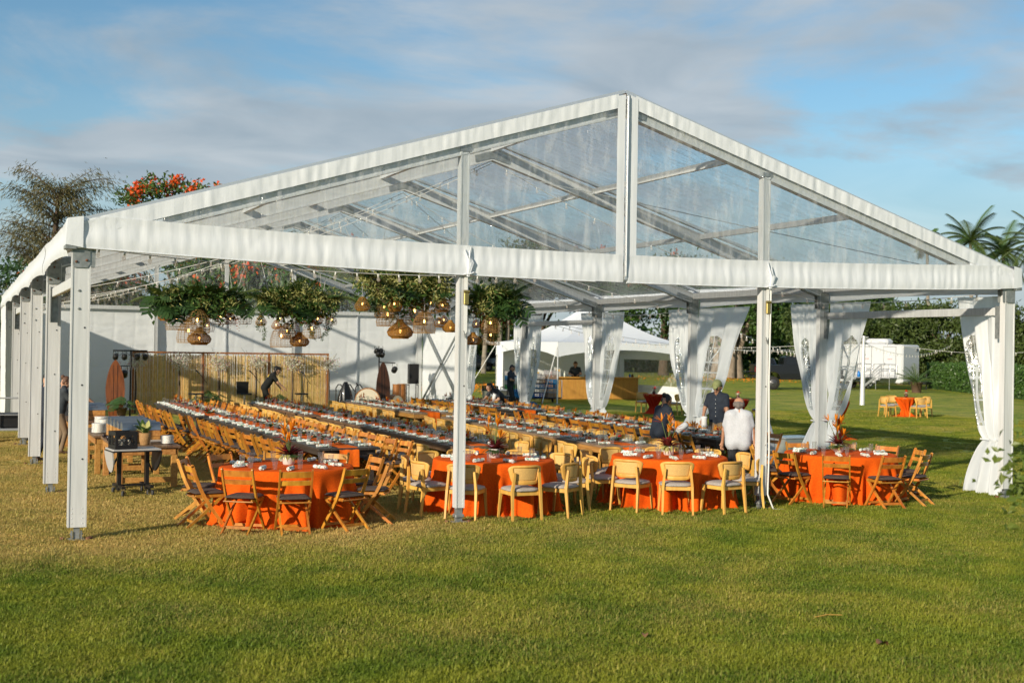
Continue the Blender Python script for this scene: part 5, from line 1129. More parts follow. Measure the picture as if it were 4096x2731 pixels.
for s in (-1, 1):
    for ax in (0, 1):
        m = MB(); q = lambda a, z, d: (a, d, z) if ax == 0 else (d, a, z)
        for zc, hh in ((.03, .06), (h-.03, .06)): m.box(q(0, zc, s*w/2), (w, t, hh) if ax == 0 else (t, w, hh))
        for a in (-w/2+.02, 0, w/2-.02): m.box(q(a, h/2, s*w/2), (.036, t*1.1, h) if ax == 0 else (t*1.1, .036, h))
        for i in range(5):
            for sg in (-1, 1): a = -w/2+.03+i*.068; m.bar(q(a, .06 if sg > 0 else h-.06, s*w/2), q(a+.13 if a+.13 < w/2 else w/2, h-.06 if sg > 0 else .06, s*w/2), .008, .008, (0, 0, 1))
        m.build('wall', 'black_plastic', c)
m = MB(); m.box((0, 0, .006), (w, w, .012)); m.build('bottom', 'black_plastic', c)
m = MB(); 
for k in range(7): m.lathe([(.02, 0), (.035, .12), (.03, .12), (.015, .01)], 8, (rnd.uniform(-.11, .11), rnd.uniform(-.11, .11), .02), Matrix.Rotation(rnd.uniform(-.5, .5), 3, 'X'))
m.build('cups', 'drum_skin', c)['kind'] = 'stuff'
c = thing('drop_leaf_cart', 'grey-topped drop-leaf cart on casters at the end of the buffet', 'cart', (1.2, 4.50, 0), .12); c.scale = (1.14, 1.1, 1.)
m = MB(); m.box((0, 0, .735), (.66, .50, .028), bev=.006); m.build('top', 'grey_laminate', c); m = MB(); m.box((0, 0, .712), (.665, .505, .016)); m.build('edge', 'black_metal', c)
for s, lab in ((-1, 'leaf'), (1, 'leaf')):
    pts = [(.245*math.cos(math.pi+math.pi*i/14)*(1.0), -.33*abs(math.sin(math.pi*i/14))**.8) for i in range(15)]; m = MB(); Mx = Matrix.Rotation(s*.12, 3, 'Y'); m.prism(pts, .018, 0, (s*.335, 0, .705), Mx); m.build('drop_leaf', 'grey_laminate' if s < 0 else 'black_plastic', c)
    m = MB(); m.box((s*.19, 0, .40), (.05, .09, .62)); m.build('upright', 'black_metal', c); m = MB(); m.box((s*.19, 0, .155), (.05, .60, .04)); m.build('foot_bar', 'black_metal', c); m = MB(); m.bar((s*.19, .08, .62), (s*.30, .10, .34), .02, .02); m.build('strut', 'black_metal', c)
    for t in (-1, 1):
        p = link('caster', None, None, c, (s*.19, t*.25, 0)) if False else None
        m = MB(); m.box((0, 0, .125), (.06, .06, .03)); m.box((-.020, .01, .085), (.006, .05, .08)); m.box((.020, .01, .085), (.006, .05, .08)); cs_ = m.build('caster', 'chrome', c, (s*.19, t*.27, 0), (0, 0, rnd.uniform(-1, 1)))
        m = MB(); m.lathe([(.035, -.014), (.062, -.013), (.062, .013), (.035, .014)], 16, (0, .015, .062), Matrix.Rotation(R(90), 3, 'Y')); m.build('wheel', 'rubber', cs_)
m = MB(); m.box((0, 0, .165), (.36, .045, .03)); m.build('cross_bar', 'black_metal', c)
r_ = random.Random(8); c = thing('basket_plant', 'leafy plant in a woven basket pot beside the crate', 'plant', (1.50, 5.45, .722)); m = MB(); m.lathe([(.075, 0), (.092, .08), (.095, .2), (.085, .2), (1e-4, .17)], 16); m.build('basket', 'basket', c)
for k in range(15): m = MB(); petal(m, (r_.uniform(-.03, .03), r_.uniform(-.03, .03), .17), rdir(r_, .55, .95), r_.uniform(.2, .32), .085, r_.uniform(.2, .9), 5, .12); m.build('leaf', 'leaf_fern' if k % 3 else 'leaf_varieg', c)
for k, (x, y) in enumerate(((1.06, 5.35), (1.07, 5.62), (1.03, 5.9), (1.09, 6.15), (1.02, 6.45), (1.05, 6.8), (1.03, 7.2))):
    m = MB(); m.ball((0, 0, .032), .036, 10, 7, (1.25, .9, .85)); m.tube([(.04, 0, .035), (.06, 0, .04)], .008, 5); o = m.build('aubergine', 'aubergine', None, (x, y, .722), (0, 0, k*1.1)); tag(o, 'small dark aubergine on the buffet edge, %s from the cart' % th(k+1), 'aubergine', 'aubergines along the buffet')
m = MB(); m.box((0, 0, .025), (.26, .20, .05), bev=.018); o = m.build('folded_cloth', 'grey_cushion', None, (1.72, 5.9, .722), (0, 0, .2)); tag(o, 'folded grey cloth behind the small plate stack', 'cloth')
# trolley at the far left
c = thing('hand_trolley', 'grey tube trolley with a black tub at the far left', 'trolley', (-.30, 16.2, 0)); m = MB(); m.tube([(-.3, -.3, .35), (-.3, -.3, .95), (-.2, -.3, 1.05), (.35, -.3, 1.05), (.45, -.3, .95), (.45, -.3, .35)], .02, 6); m.tube([(-.3, -.3, .65), (.45, -.3, .65)], .014, 5); m.build('handle_frame', 'trailer_grey', c); m = MB(); m.box((.1, .2, .30), (.85, 1.2, .05), bev=.01); m.build('deck', 'trailer_grey', c); m = MB(); m.box((.1, .15, .50), (.6, .7, .34), bev=.03); m.build('tub', 'black_plastic', c)
for x in (-.25, .42):
    for y in (-.3, .7): m = MB(); m.lathe([(.08, -.02), (.13, -.025), (.13, .025), (.08, .02)], 16, (x, y, .13), Matrix.Rotation(R(90), 3, 'Y')); m.build('wheel', 'rubber', c)
# ------------------------------------------------------------------ people: one continuous skin grown from rounded cones
def surface_nets(g, org, h):
    s = g < 0; nx, ny, nz = g.shape; sl = lambda o: tuple(slice(o[i], g.shape[i]-1+o[i]) for i in range(3))
    cnr = [(i, j, k) for i in (0, 1) for j in (0, 1) for k in (0, 1)]; tot = sum(s[sl(o)].astype(np.int8) for o in cnr); act = (tot > 0) & (tot < 8)
    acc = np.zeros(act.shape+(3,), np.float32); cnt = np.zeros(act.shape, np.float32)
    for a in cnr:
        for ax in range(3):
            if a[ax]: continue
            b = list(a); b[ax] = 1; b = tuple(b); va, vb = g[sl(a)], g[sl(b)]; cr_ = (va < 0) != (vb < 0); t = np.where(cr_, va/np.where(cr_, va-vb, 1), 0)
            for i in range(3): acc[..., i] += np.where(cr_, a[i]+(t if i == ax else 0), 0)
            cnt += cr_
    ix = -np.ones(act.shape, int); ii = np.argwhere(act); ix[act] = np.arange(len(ii)); P = org+(ii+acc[act]/cnt[act][:, None])*h; Fs = []
    for ax in range(3):
        b1, b2 = [q for q in range(3) if q != ax]; lo = [slice(1, -1)]*3; lo[ax] = slice(0, -1); hi = list(lo); hi[ax] = slice(1, None)
        a, b = s[tuple(lo)], s[tuple(hi)]; e = np.argwhere(a != b); off = np.ones(3, int); off[ax] = 0; e = e+off; fl = s[tuple(e.T)]
        def cell(d1, d2): q = e.copy(); q[:, b1] += d1; q[:, b2] += d2; return ix[tuple(q.T)]
        Q = np.stack([cell(-1, -1), cell(0, -1), cell(0, 0), cell(-1, 0)], 1); fl2 = fl if ax != 1 else ~fl; Q[~fl2] = Q[~fl2][:, ::-1]; Fs.append(Q)
    return P, np.vstack(Fs), ii
def grow(prims, h=.0125):
    A = np.array([np.r_[p[0], p[2]] for p in prims]+[np.r_[p[1], p[3]] for p in prims]); lo = (A[:, :3]-A[:, 3:]).min(0)-.05; hi = (A[:, :3]+A[:, 3:]).max(0)+.05
    n = np.ceil((hi-lo)/h).astype(int)+1; G = np.full(n, 1., np.float32); raw = np.full(n, 1., np.float32); ID = np.zeros(n, np.int16)
    for a, b, ra, rb, mid, k in prims:
        a, b = np.array(a, float), np.array(b, float); q0 = np.maximum(0, ((np.minimum(a-ra, b-rb)-lo-.06)/h).astype(int)); q1 = np.minimum(n, ((np.maximum(a+ra, b+rb)-lo+.06)/h).astype(int)+2)
        sl = tuple(slice(i, j) for i, j in zip(q0, q1)); X = np.stack(np.meshgrid(*[lo[i]+h*np.arange(q0[i], q1[i]) for i in range(3)], indexing='ij'), -1)
        ab = b-a; t = np.clip(((X-a)@ab)/max(ab@ab, 1e-9), 0, 1); d = (np.linalg.norm(X-a-t[..., None]*ab, axis=-1)-(ra+(rb-ra)*t)).astype(np.float32)
        o = G[sl]; m_ = np.clip(.5+.5*(o-d)/k, 0, 1); G[sl] = o*(1-m_)+d*m_-k*m_*(1-m_); w = d < raw[sl]; raw[sl] = np.where(w, d, raw[sl]); ID[sl] = np.where(w, mid, ID[sl])
    P, F, ii = surface_nets(G, lo, h); return P, F, ID[tuple(ii.T)]
def rotx(v, a, o): c_, s_ = math.cos(a), math.sin(a); y, z = v[1]-o[1], v[2]-o[2]; return np.array([v[0], o[1]+y*c_+z*s_, o[2]-y*s_+z*c_])
def person(label, loc, face, mats, Ht=1.72, lean=0., head=15., hyaw=0., rh=None, lh=None, feet=((.11, .05), (-.11, -.03)), hair='short', sleeve=.55, shorts=False, build=1., cap=False, extra=None):
    sc = Ht/1.72; la, pr = R(lean), []; hip = np.array([0., -.03*math.sin(la)*3, .92]); T = lambda v: rotx(np.array(v, float), la, hip); bd = build
    def add(a, b, ra, rb, mid, k=.025): pr.append((np.array(a, float)*sc, np.array(b, float)*sc, ra*sc, rb*sc, mid, k*sc))
    off = np.array([0, hip[1], 0])
    for s in (-1, 1): add(T((s*.075*bd, 0, .90)+off), T((s*.09*bd, .01, 1.16)+off), .105*bd, .10*bd, 1, .05); add(T((s*.09*bd, .01, 1.16)+off), T((s*.11, 0, 1.36)+off), .10*bd, .095*bd, 1, .05); add(T((s*.06, 0, 1.41)+off), T((s*.165, 0, 1.395)+off), .07, .068, 1, .05)
    add(T((0, .035*bd, 1.0)+off), T((0, .03, 1.28)+off), .10*bd, .10, 1, .06)
    add(T((0, -.03*bd, .95)+off), T((0, -.025, 1.30)+off), .085*bd, .085, 1, .06)
    add(T((0, .0, 1.455)+off), T((0, .02, 1.51)+off), .058, .053, 0, .012); add(T((-.035, .0, 1.455)+off), T((.035, 0, 1.455)+off), .056, .056, 1, .03)
    hp = T((0, .025, 1.578)+off); ha, hy = la*.75+R(head), R(hyaw)
    def Hd(v):
        v = np.array(v, float); y, z = v[1]*math.cos(ha)+v[2]*math.sin(ha), -v[1]*math.sin(ha)+v[2]*math.cos(ha); x, y = v[0]*math.cos(hy)+y*math.sin(hy), -v[0]*math.sin(hy)+y*math.cos(hy); return hp+np.array([x, y, z])
    add(Hd((0, -.02, .035)), Hd((0, .03, .03)), .088, .080, 0); add(Hd((0, .035, -.01)), Hd((0, .06, -.085)), .066, .036, 0, .03); add(Hd((0, -.03, 0)), Hd((0, -.03, -.05)), .07, .055, 0, .03)
    add(Hd((0, .102, .012)), Hd((0, .118, -.022)), .010, .017, 0, .012); add(Hd((0, .088, -.060)), Hd((0, .092, -.060)), .017, .015, 6, .006)
    for s in (-1, 1): add(Hd((s*.082, -.005, .0)), Hd((s*.088, -.012, -.03)), .018, .014, 0, .01); add(Hd((s*.032, .098, .012)), Hd((s*.036, .097, .012)), .011, .011, 5, .004)
    if hair != 'none':
        if hair == 'bald':
            for s in (-1, 1): add(Hd((s*.07, -.05, -.0)), Hd((s*.055, -.075, -.02)), .036, .04, 4, .02)
            add(Hd((0, -.09, -.01)), Hd((0, -.085, -.05)), .04, .04, 4, .02)
        else:
            add(Hd((0, -.035, .055)), Hd((0, .015, .075)), .090, .072, 4, .015)
            for s in (-1, 1): add(Hd((s*.055, -.04, .02)), Hd((s*.055, -.05, -.035)), .05, .035, 4, .015)
            if hair == 'bun': add(Hd((0, -.13, .045)), Hd((0, -.14, .055)), .045, .045, 4, .012)
            if hair == 'bob': add(Hd((0, -.05, .0)), Hd((0, -.07, -.10)), .085, .06, 4, .02)
    if cap: add(Hd((0, -.03, .07)), Hd((0, .02, .075)), .093, .088, 7, .012); add(Hd((-.03, .11, .058)), Hd((.03, .11, .058)), .022, .022, 7, .02); add(Hd((-.025, .15, .046)), Hd((.025, .15, .046)), .015, .015, 7, .02)
    def limb(sh, tgt, L1, L2, pole):
        d = tgt-sh; ln = min(np.linalg.norm(d), (L1+L2)*.995); d = d/np.linalg.norm(d); x = (L1*L1-L2*L2+ln*ln)/(2*ln); y_ = math.sqrt(max(0, L1*L1-x*x)); p = np.array(pole, float); p = p-d*(p@d); p /= np.linalg.norm(p)+1e-9; return sh+d*x+p*y_, sh+d*ln
    for s, hd in ((1, rh), (-1, lh)):
        sh = T((s*.185, 0, 1.39)+off); tgt = np.array(hd, float) if hd is not None else np.array([s*.27, .06, .84]); el, wr_ = limb(sh, tgt, .28, .25, (s*.8, -.7, -.4)); m1 = sh+(el-sh)*sleeve*1.2
        add(sh, m1, .060, .058, 1, .03); add(m1, el, .043, .038, 0, .01); add(el, wr_, .039, .026, 0, .02); dr = (wr_-el)/np.linalg.norm(wr_-el); sd_ = np.cross(dr, (0, 0, 1.)); sd_ = sd_/np.linalg.norm(sd_) if np.linalg.norm(sd_) > .1 else np.array([1., 0, 0]); nn = np.cross(sd_, dr)
        pc = wr_+dr*.06; add(wr_, pc, .026, .031, 0, .02)
        for i in range(4):
            b0 = pc+sd_*(.027-.018*i)+dr*.012; b1 = b0+dr*(.040-.005*abs(i-1))-nn*.010; b2 = b1+dr*.022-nn*.024; add(b0, b1, .0105, .0098, 0, .006); add(b1, b2, .0098, .0085, 0, .006)
        tb = wr_+dr*.025+sd_*s*.028; add(tb, tb+dr*.035+sd_*s*.028-nn*.012, .012, .0095, 0, .008)
    for s, ft in ((1, feet[0]), (-1, feet[1])):
        hj = np.array([s*.09, hip[1], .88]); an = np.array([ft[0], ft[1]-.02+hip[1], .09]); kn, an = limb(hj, an, .42, .40, (0, 1, 0)); sh_m = 0 if shorts else 2
        if shorts: add(hj, kn*.75+hj*.25, .088, .082, 2, .03); add(kn*.75+hj*.25, kn, .062, .055, 0, .02)
        else: add(hj, kn, .090*bd**.5, .066, 2, .03)
        add(kn, an, .056 if not shorts else .052, .045 if not shorts else .036, sh_m, .02); add(an+np.array([0, -.03, -.045]), an+np.array([0, .14, -.055]), .042, .034, 3, .02)
    P, F, vid = grow(pr); me = npmesh('person', P, F); me.polygons.foreach_set('material_index', vid[F[:, 0]].astype(np.int32))
    rz = math.atan2(face[1], face[0])-R(90); o = link('person', me, mats, None, loc, (0, 0, rz)); tag(o, label, 'person'); zmin = P[:, 2].min(); o.location.z = loc[2]-zmin
    if extra:
        nm, mt, fn = extra
        for m in fn(lambda v: Vector(np.asarray(T(np.array(v, float)+off))*sc)): m.build(nm, mt, o)
    return o
def mm(skin='skin', shirt='navy', pants='dark_pants', shoe='shoe', hair='hair_black', lip='petal_pink', cap='cap_green'): return [skin, shirt, pants, shoe, hair, 'hair_black', skin, cap]
def pitcher(loc, rot, label):
    c = thing('water_pitcher', label, 'pitcher', loc, 0, 'white pitchers'); c.rotation_euler = rot; m = MB(); m.lathe([(.052, 0), (.058, .01), (.062, .20), (.066, .235), (.060, .235), (.055, .03), (1e-4, .02)], 18); m.build('body', 'white_plastic', c); m = MB(); m.tube([(.058, 0, .19), (.10, 0, .19), (.11, 0, .14), (.10, 0, .06), (.056, 0, .05)], .010, 6); m.build('handle', 'white_plastic', c)
person('waitress in navy top pouring water from a white pitcher, hair in a bun', (10.98, 4.75, 0), (1., .10), mm('skin_tan'), 1.62, 16, 28, -12, rh=(.20, .36, 1.00), lh=(-.14, .40, .98), hair='bun', build=1.12)
pitcher((11.25, 4.50, .90), (0, R(62), R(10)), 'white pitcher tipped in the hand of the waitress in navy')
person('man in olive cap and dark buttoned shirt holding a pitcher, looking down', (13.62, 6.75, 0), (-.80, -.60), mm('skin_tan', 'navy', 'khaki'), 1.80, 3, 22, 0, rh=(.24, .24, .92), lh=(-.24, .22, .82), cap=True, build=1.,
       extra=('shirt_button', 'white_plastic', lambda T: [MB().ball(T((0, .135, 1.34-.085*k)), .009, 6, 4) for k in range(5)]))
pitcher((13.22, 6.66, .80), (0, 0, R(160)), 'white pitcher in the hand of the man in the cap')
person('balding man in white short-sleeved shirt seen from behind at the table end', (10.9, 1.95, 0), (.62, .78), mm('skin_tan', 'white_shirt', 'dark_pants', hair='hair_grey'), 1.66, 4, 12, 0, rh=(.30, .05, .80), lh=(-.30, .16, .84), hair='bald', build=1.30)
person('dark-haired waiter bending over the rightmost table to set a glass', (13.62, 18.55, 0), (-1., -.18), mm('skin', 'charcoal'), 1.62, 52, -22, 0, rh=(.12, .66, .88), lh=(-.10, .45, .86), hair='bob')
pitcher((13.25, 18.35, .82), (0, R(18), 0), 'white pitcher held by the bending waiter')
person('waiter in dark shirt standing outside with two white pitchers', (18.45, 28.9, 0), (.55, -.6), mm('skin_tan', 'navy'), 1.76, 3, 32, 0, rh=(.12, .34, 1.12), lh=(-.12, .32, 1.10))
pitcher((18.55, 28.58, 1.05), (0, 0, 0), 'left white pitcher held by the waiter outside'); pitcher((18.72, 28.70, 1.05), (0, 0, 0), 'right white pitcher held by the waiter outside')
person('bartender in dark shirt mixing drinks behind the wooden bar', (26.05, 38.35, 0), (-.4, -.9), mm('skin', 'charcoal', hair='hair_brown'), 1.82, 6, 25, 0, rh=(.16, .34, 1.10), lh=(-.12, .36, 1.10))
person('stagehand in black tee and cap stooping before the bamboo screen', (8.12, 26.0, 0), (1., -.12), mm('skin', 'black_tee', 'black_tee', 'white_plastic', cap='black_tee'), 1.80, 34, -8, 0, rh=(.16, .55, .92), lh=(-.16, .50, .86), hair='short', cap=True, shorts=True,
       extra=('back_print', 'print_yellow', lambda T: [MB().lathe([(.075, 0), (.075, .006), (.05, .012), (.03, .012), (.03, .008)], 18, T((0, -.106, 1.29)), Matrix.Rotation(R(90-34), 3, 'X'))]))
person('woman with brown bun and khaki trousers working at the far buffet', (.62, 12.35, 0), (1., .12), mm('skin', 'charcoal', 'khaki', hair='hair_brown'), 1.68, 9, 36, 0, rh=(.14, .40, .86), lh=(-.14, .42, .90), hair='bun')
person('person in dark clothes half hidden behind the second left post', (.20, 10.6, 0), (1., .5), mm('skin', 'navy', 'navy'), 1.80, 6, 20, 0)
person('server in dark tee leaning across the far buffet behind the nearest post', (.95, 14.3, 0), (1., .05), mm('skin', 'charcoal', 'dark_pants', hair='hair_brown'), 1.72, 24, 12, 0, rh=(.12, .62, .92), lh=(-.12, .55, .95), hair='bob')
# ------------------------------------------------------------------ peaked catering tent with the bar
T2 = (22.4, 32.8); SZ = 6.8
pk = thing('peaked_tent', 'white peaked catering tent with a bar under it', 'tent', (T2[0], T2[1], 0)); hS = SZ/2; ze, zp = 2.72, 4.7
for k in range(4):
    u_, v_ = np.meshgrid(np.linspace(0, 1, 40), np.linspace(0, 1, 24), indexing='ij'); A = [(0, 0), (SZ, 0), (SZ, SZ), (0, SZ)]; a, b = np.array(A[k], float), np.array(A[(k+1) % 4], float)
    e = a+(b-a)*u_[..., None]; P2 = e*(1-v_[..., None])+np.array([hS, hS])*v_[..., None]; Z = ze+(zp-ze)*v_**1.7-.10*np.sin(np.pi*u_)*(1-v_)*v_*2+.006*wrinkle(u_, v_, 300+k, 8, 3, 12, 1)
    link('roof_panel', grid_mesh('roof_panel', np.concatenate([P2, Z[..., None]], -1)), 'vinyl', pk)
    u_, v_ = np.meshgrid(np.linspace(0, 1, 40), np.linspace(0, 1, 6), indexing='ij'); e = a+(b-a)*u_[..., None]; nrm = np.array([(b-a)[1], -(b-a)[0]])/SZ; drop = .66-.34*np.sin(np.pi*u_)**.8
    Pp = np.concatenate([e+nrm*(.03+.02*v_[..., None]), (ze-v_*drop)[..., None]], -1); link('arched_valance', grid_mesh('arched_valance', Pp), 'vinyl', pk)
    m = MB(); m.tube([(a[0], a[1], 0), (a[0], a[1], ze)], .032, 8); m.build('pole', 'alu_bright', pk); m = MB(); m.box((a[0], a[1], .015), (.22, .22, .03)); m.build('foot_plate', 'galv', pk)
m = MB(); m.tube([(hS, hS, ze+.3), (hS, hS, zp)], .03, 8); m.build('mast', 'alu', pk); m = MB(); m.bar((0, SZ*0, ze-.05), (SZ, 0, ze-.05), .05, .05, (0, 0, 1)); m.bar((0, 0, ze-.05), (0, SZ, ze-.05), .05, .05, (0, 0, 1)); m.build('eave_beam', 'alu', pk)
def wall2(name, p0, p1, z0, z1, seed, nrm, mt):
    u_, v_ = np.meshgrid(np.linspace(0, 1, 30), np.linspace(0, 1, 16), indexing='ij'); w_ = .02*wrinkle(u_*2, v_*2, seed, 10, 2, 12, 1.5); link(name, grid_mesh(name, np.stack([p0[0]+(p1[0]-p0[0])*u_+nrm[0]*w_, p0[1]+(p1[1]-p0[1])*u_+nrm[1]*w_, z0+(z1-z0)*v_], -1)), mt, pk)
wall2('back_wall', (0, SZ-.03), (SZ, SZ-.03), .02, ze, 310, (0, 1), 'vinyl_wall')
for y0, y1, z0, z1, mt, nm in ((.0, SZ, .02, .72, 'vinyl_wall', 'side_wall'), (.0, SZ, 1.95, ze, 'vinyl_wall', 'side_wall'), (SZ-.5, SZ, .72, 1.95, 'vinyl_wall', 'side_wall'), (0., .4, .72, 1.95, 'vinyl_wall', 'side_wall'), (.4, SZ-.5, .72, 1.95, 'clear_window', 'clear_window')): wall2(nm, (SZ-.03, y0), (SZ-.03, y1), z0, z1, int(311+y0*10+z0), (1, 0), mt)
u_, v_ = np.meshgrid(np.linspace(0, 1, 20), np.linspace(0, 1, 12), indexing='ij'); link('gathered_wall', grid_mesh('gathered_wall', np.stack([.08*np.sin(u_*25), SZ-.1-u_*.7, .02+(ze-.05)*v_], -1)), 'vinyl', pk)
for q, (dx, dy) in (((0, 0), (-.9, -.35)), ((0, SZ), (-1.6, .2))):
    m = MB(); m.bar((q[0], q[1], ze-.05), (q[0]+dx, q[1]+dy, .05), .035, .006); m.build('guy_strap', 'strap', pk); m = MB(); m.tube([(q[0]+dx, q[1]+dy, -.1), (q[0]+dx*1.02, q[1]+dy*1.02, .35)], .02, 6); m.build('stake', 'rust', pk)
bar = thing('wooden_bar', 'slatted wooden bar counter under the peaked tent', 'bar', (24.0, 37.35, 0)); BL = 4.9
m = MB(); m.box((BL/2, 0, 1.06), (BL+.06, .62, .05), bev=.008); m.build('counter_top', 'bar_wood', bar); m = MB(); m.box((BL/2, .06, .52), (BL, .46, 1.02)); m.build('carcass', 'bar_wood', bar)
m = MB(); m.box((0, 0, .53), (.040, .03, 1.0), bev=.006); sl_ = m.mesh('slat'); sl_.materials.append(MATS['bar_wood'])
for k in range(int(BL/.055)): link('slat', sl_, None, bar, (.03+.055*k, -.19, 0))
for k, (x, h, rad, mt, lab) in enumerate(((.25, .30, .05, 'crate_red', 'red flask at the left end of the bar'), (.95, .28, .04, 'bottle_clear', 'slim clear bottle left of the bartender'), (2.45, .30, .045, 'white_plastic', 'white bottle in front of the bartender'), (2.7, .22, .05, 'bottle_blue', 'blue-labelled bottle right of the bartender'), (2.1, .16, .07, 'rattan_gold', 'amber jar under the bartender\'s hands'), (4.5, .18, .05, 'bottle_blue', 'blue drinks can at the right end of the bar'), (4.65, .15, .06, 'pot_brown', 'brown jar at the right end of the bar'))):
    m = MB(); m.lathe([(rad, 0), (rad, h*.62), (rad*.4, h*.78), (rad*.36, h), (1e-4, h)], 12); o = m.build('bottle', mt, None, (24.0+x, 37.3, 1.086)); tag(o, lab, 'bottle', 'bottles on the bar')
m = MB(); m.box((0, 0, .22), (.30, .16, .44), bev=.01); o = m.build('drink_dispenser', 'plastic_bin', None, (24.62, 37.42, 1.086)); tag(o, 'clear drink dispenser with yellow label on the bar', 'dispenser'); m = MB(); m.box((0, -.086, .3), (.16, .006, .10)); m.build('label_card', 'yellow_fruit', o)
# ------------------------------------------------------------------ crates on dollies
def crate(loc, mt, label, w=.50, d=.50, h=.20, rot=(0, 0, 0), sc=1.):
    c = thing('dish_crate', label, 'crate', loc, 0, 'stacked dish crates'); c.rotation_euler = rot
    for s in (-1, 1):
        for ax in (0, 1):
            m = MB(); q = lambda a, z, dd: (a, dd, z) if ax == 0 else (dd, a, z); w_ = w if ax == 0 else d; D_ = d if ax == 0 else w; bx3 = lambda a, z, da, dz: m.box(q(a, z, s*D_/2), (da, .014, dz) if ax == 0 else (.014, da, dz))
            bx3(0, .022, w_, .044); bx3(0, h-.02, w_, .036); bx3(0, h*.52, w_, .018)
            for k in range(7): bx3(-w_/2+.02+(w_-.04)*k/6, h/2, .026, h)
            m.build('wall', mt, c)
    m = MB(); m.box((0, 0, .008), (w, d, .016)); m.build('bottom', mt, c); return c
def dolly(loc, label, w, d, hh):
    c = thing('crate_dolly', label, 'dolly', loc); m = MB(); m.box((0, 0, .20), (w, d, .06), bev=.01); m.build('deck', 'black_metal', c)
    for s in (-1, 1):
        m = MB(); m.tube([(s*w/2, -d/2, .2), (s*w/2, -d/2, hh), (s*w/2, d/2, hh), (s*w/2, d/2, .2)], .02, 6); m.build('handle', 'alu_bright', c)
        for t in (-1, 1): m = MB(); m.lathe([(.05, -.02), (.085, -.02), (.085, .02), (.05, .02)], 14, (s*w*.4, t*d*.38, .085), Matrix.Rotation(R(90), 3, 'Y')); m.build('wheel', 'rubber', c)
DX, DY = 22.35, 34.6
dolly((DX, DY, 0), 'black wheeled dolly under the stacked crates by the bar', 2.0, .6, 1.0)
CR = [(-.62, 0, 'crate_blue', 'blue'), (-.62, 1, 'crate_blue', 'blue'), (-.62, 2, 'crate_grey', 'grey'), (-.62, 3, 'black_plastic', 'black'), (-.08, 0, 'crate_royal', 'royal blue'), (-.08, 1, 'crate_grey', 'grey'), (-.08, 2, 'crate_blue', 'bright blue'), (-.08, 3, 'crate_tan', 'brown'), (-.08, 4, 'crate_grey', 'grey'), (.60, 0, 'crate_tan', 'tan'), (.60, 1, 'crate_grey', 'grey'), (.60, 2, 'crate_blue', 'blue'), (.60, 3, 'crate_blue', 'blue'), (.60, 4, 'crate_tan', 'tan'), (.60, 5, 'crate_grey', 'grey')]
for x, k, mt, cn in CR: crate((DX+x, DY+rnd.uniform(-.02, .02), .232+.202*k), mt, '%s crate, %s from the bottom in the %s stack on the dolly' % (cn, th(k+1), {-.62: 'left', -.08: 'middle', .60: 'tall right'}[x]))
for k, (mt, cn) in enumerate((('crate_green', 'green'), ('crate_grey', 'grey'), ('crate_blue', 'blue'), ('crate_grey', 'light grey'))): crate((DX-.75, DY+1.3, .55+.202*k), mt, '%s crate, %s from the bottom of the stack behind the dolly' % (cn, th(k+1)))
m = MB(); m.box((0, 0, .27), (.6, .6, .54), bev=.02); o = m.build('crate_plinth', 'black_plastic', None, (DX-.75, DY+1.3, 0)); tag(o, 'black tub under the crate stack behind the dolly', 'tub')
m = MB(); m.box((0, 0, .03), (.38, .25, .06), bev=.012); m.cur = 1; m.lathe([(.09, .06), (.11, .09), (.02, .13)], 10); o = m.build('serving_tray', ['grey_laminate', 'yellow_fruit'], None, (DX-.10, DY-.02, 1.245), (0, 0, .1)); tag(o, 'grey tray with yellow fruit on the middle crate stack', 'tray')
crate((19.2, 28.4, .03), 'crate_blue', 'bright blue crate leaning in the grass behind the bending waiter', rot=(R(24), 0, .5)); crate((19.0, 29.3, .52), 'crate_blue', 'blue crate on the cart beside the standing waiter', rot=(R(15), 0, .2)); crate((18.0, 29.9, .70), 'black_plastic', 'black crate behind the standing waiter')
c = thing('service_cart', 'dark service cart beside the standing waiter', 'cart', (18.7, 29.6, 0)); m = MB(); m.box((0, 0, .48), (1.1, .6, .05), bev=.01); m.build('top_shelf', 'black_plastic', c); m = MB(); m.box((0, 0, .18), (1.1, .6, .04), bev=.01); m.build('lower_shelf', 'black_plastic', c)
for sx in (-1, 1):
    for sy in (-1, 1): m = MB(); m.tube([(sx*.5, sy*.26, .02), (sx*.5, sy*.26, .70)], .02, 6); m.build('leg', 'black_metal', c)
c = thing('cool_box', 'olive cool box with black handles on the grass', 'cool box', (20.8, 36.0, 0), .15); m = MB(); m.prism([(-.46, 0), (.46, 0), (.52, .46), (-.52, .46)], .55, 1, (0, 0, .0)); m.build('body', 'cooler', c); m = MB(); m.box((0, 0, .50), (1.1, .62, .07), bev=.02); m.build('lid', 'trailer', c)
for x in (-.3, .3): m = MB(); m.tube([(x-.12, -.2, .53), (x-.11, -.2, .64), (x+.11, -.2, .64), (x+.12, -.2, .53)], .02, 6); m.build('handle', 'black_plastic', c)
m = MB(); m.box((-.32, -.285, .32), (.14, .01, .16)); m.build('sticker', 'white_plastic', c)
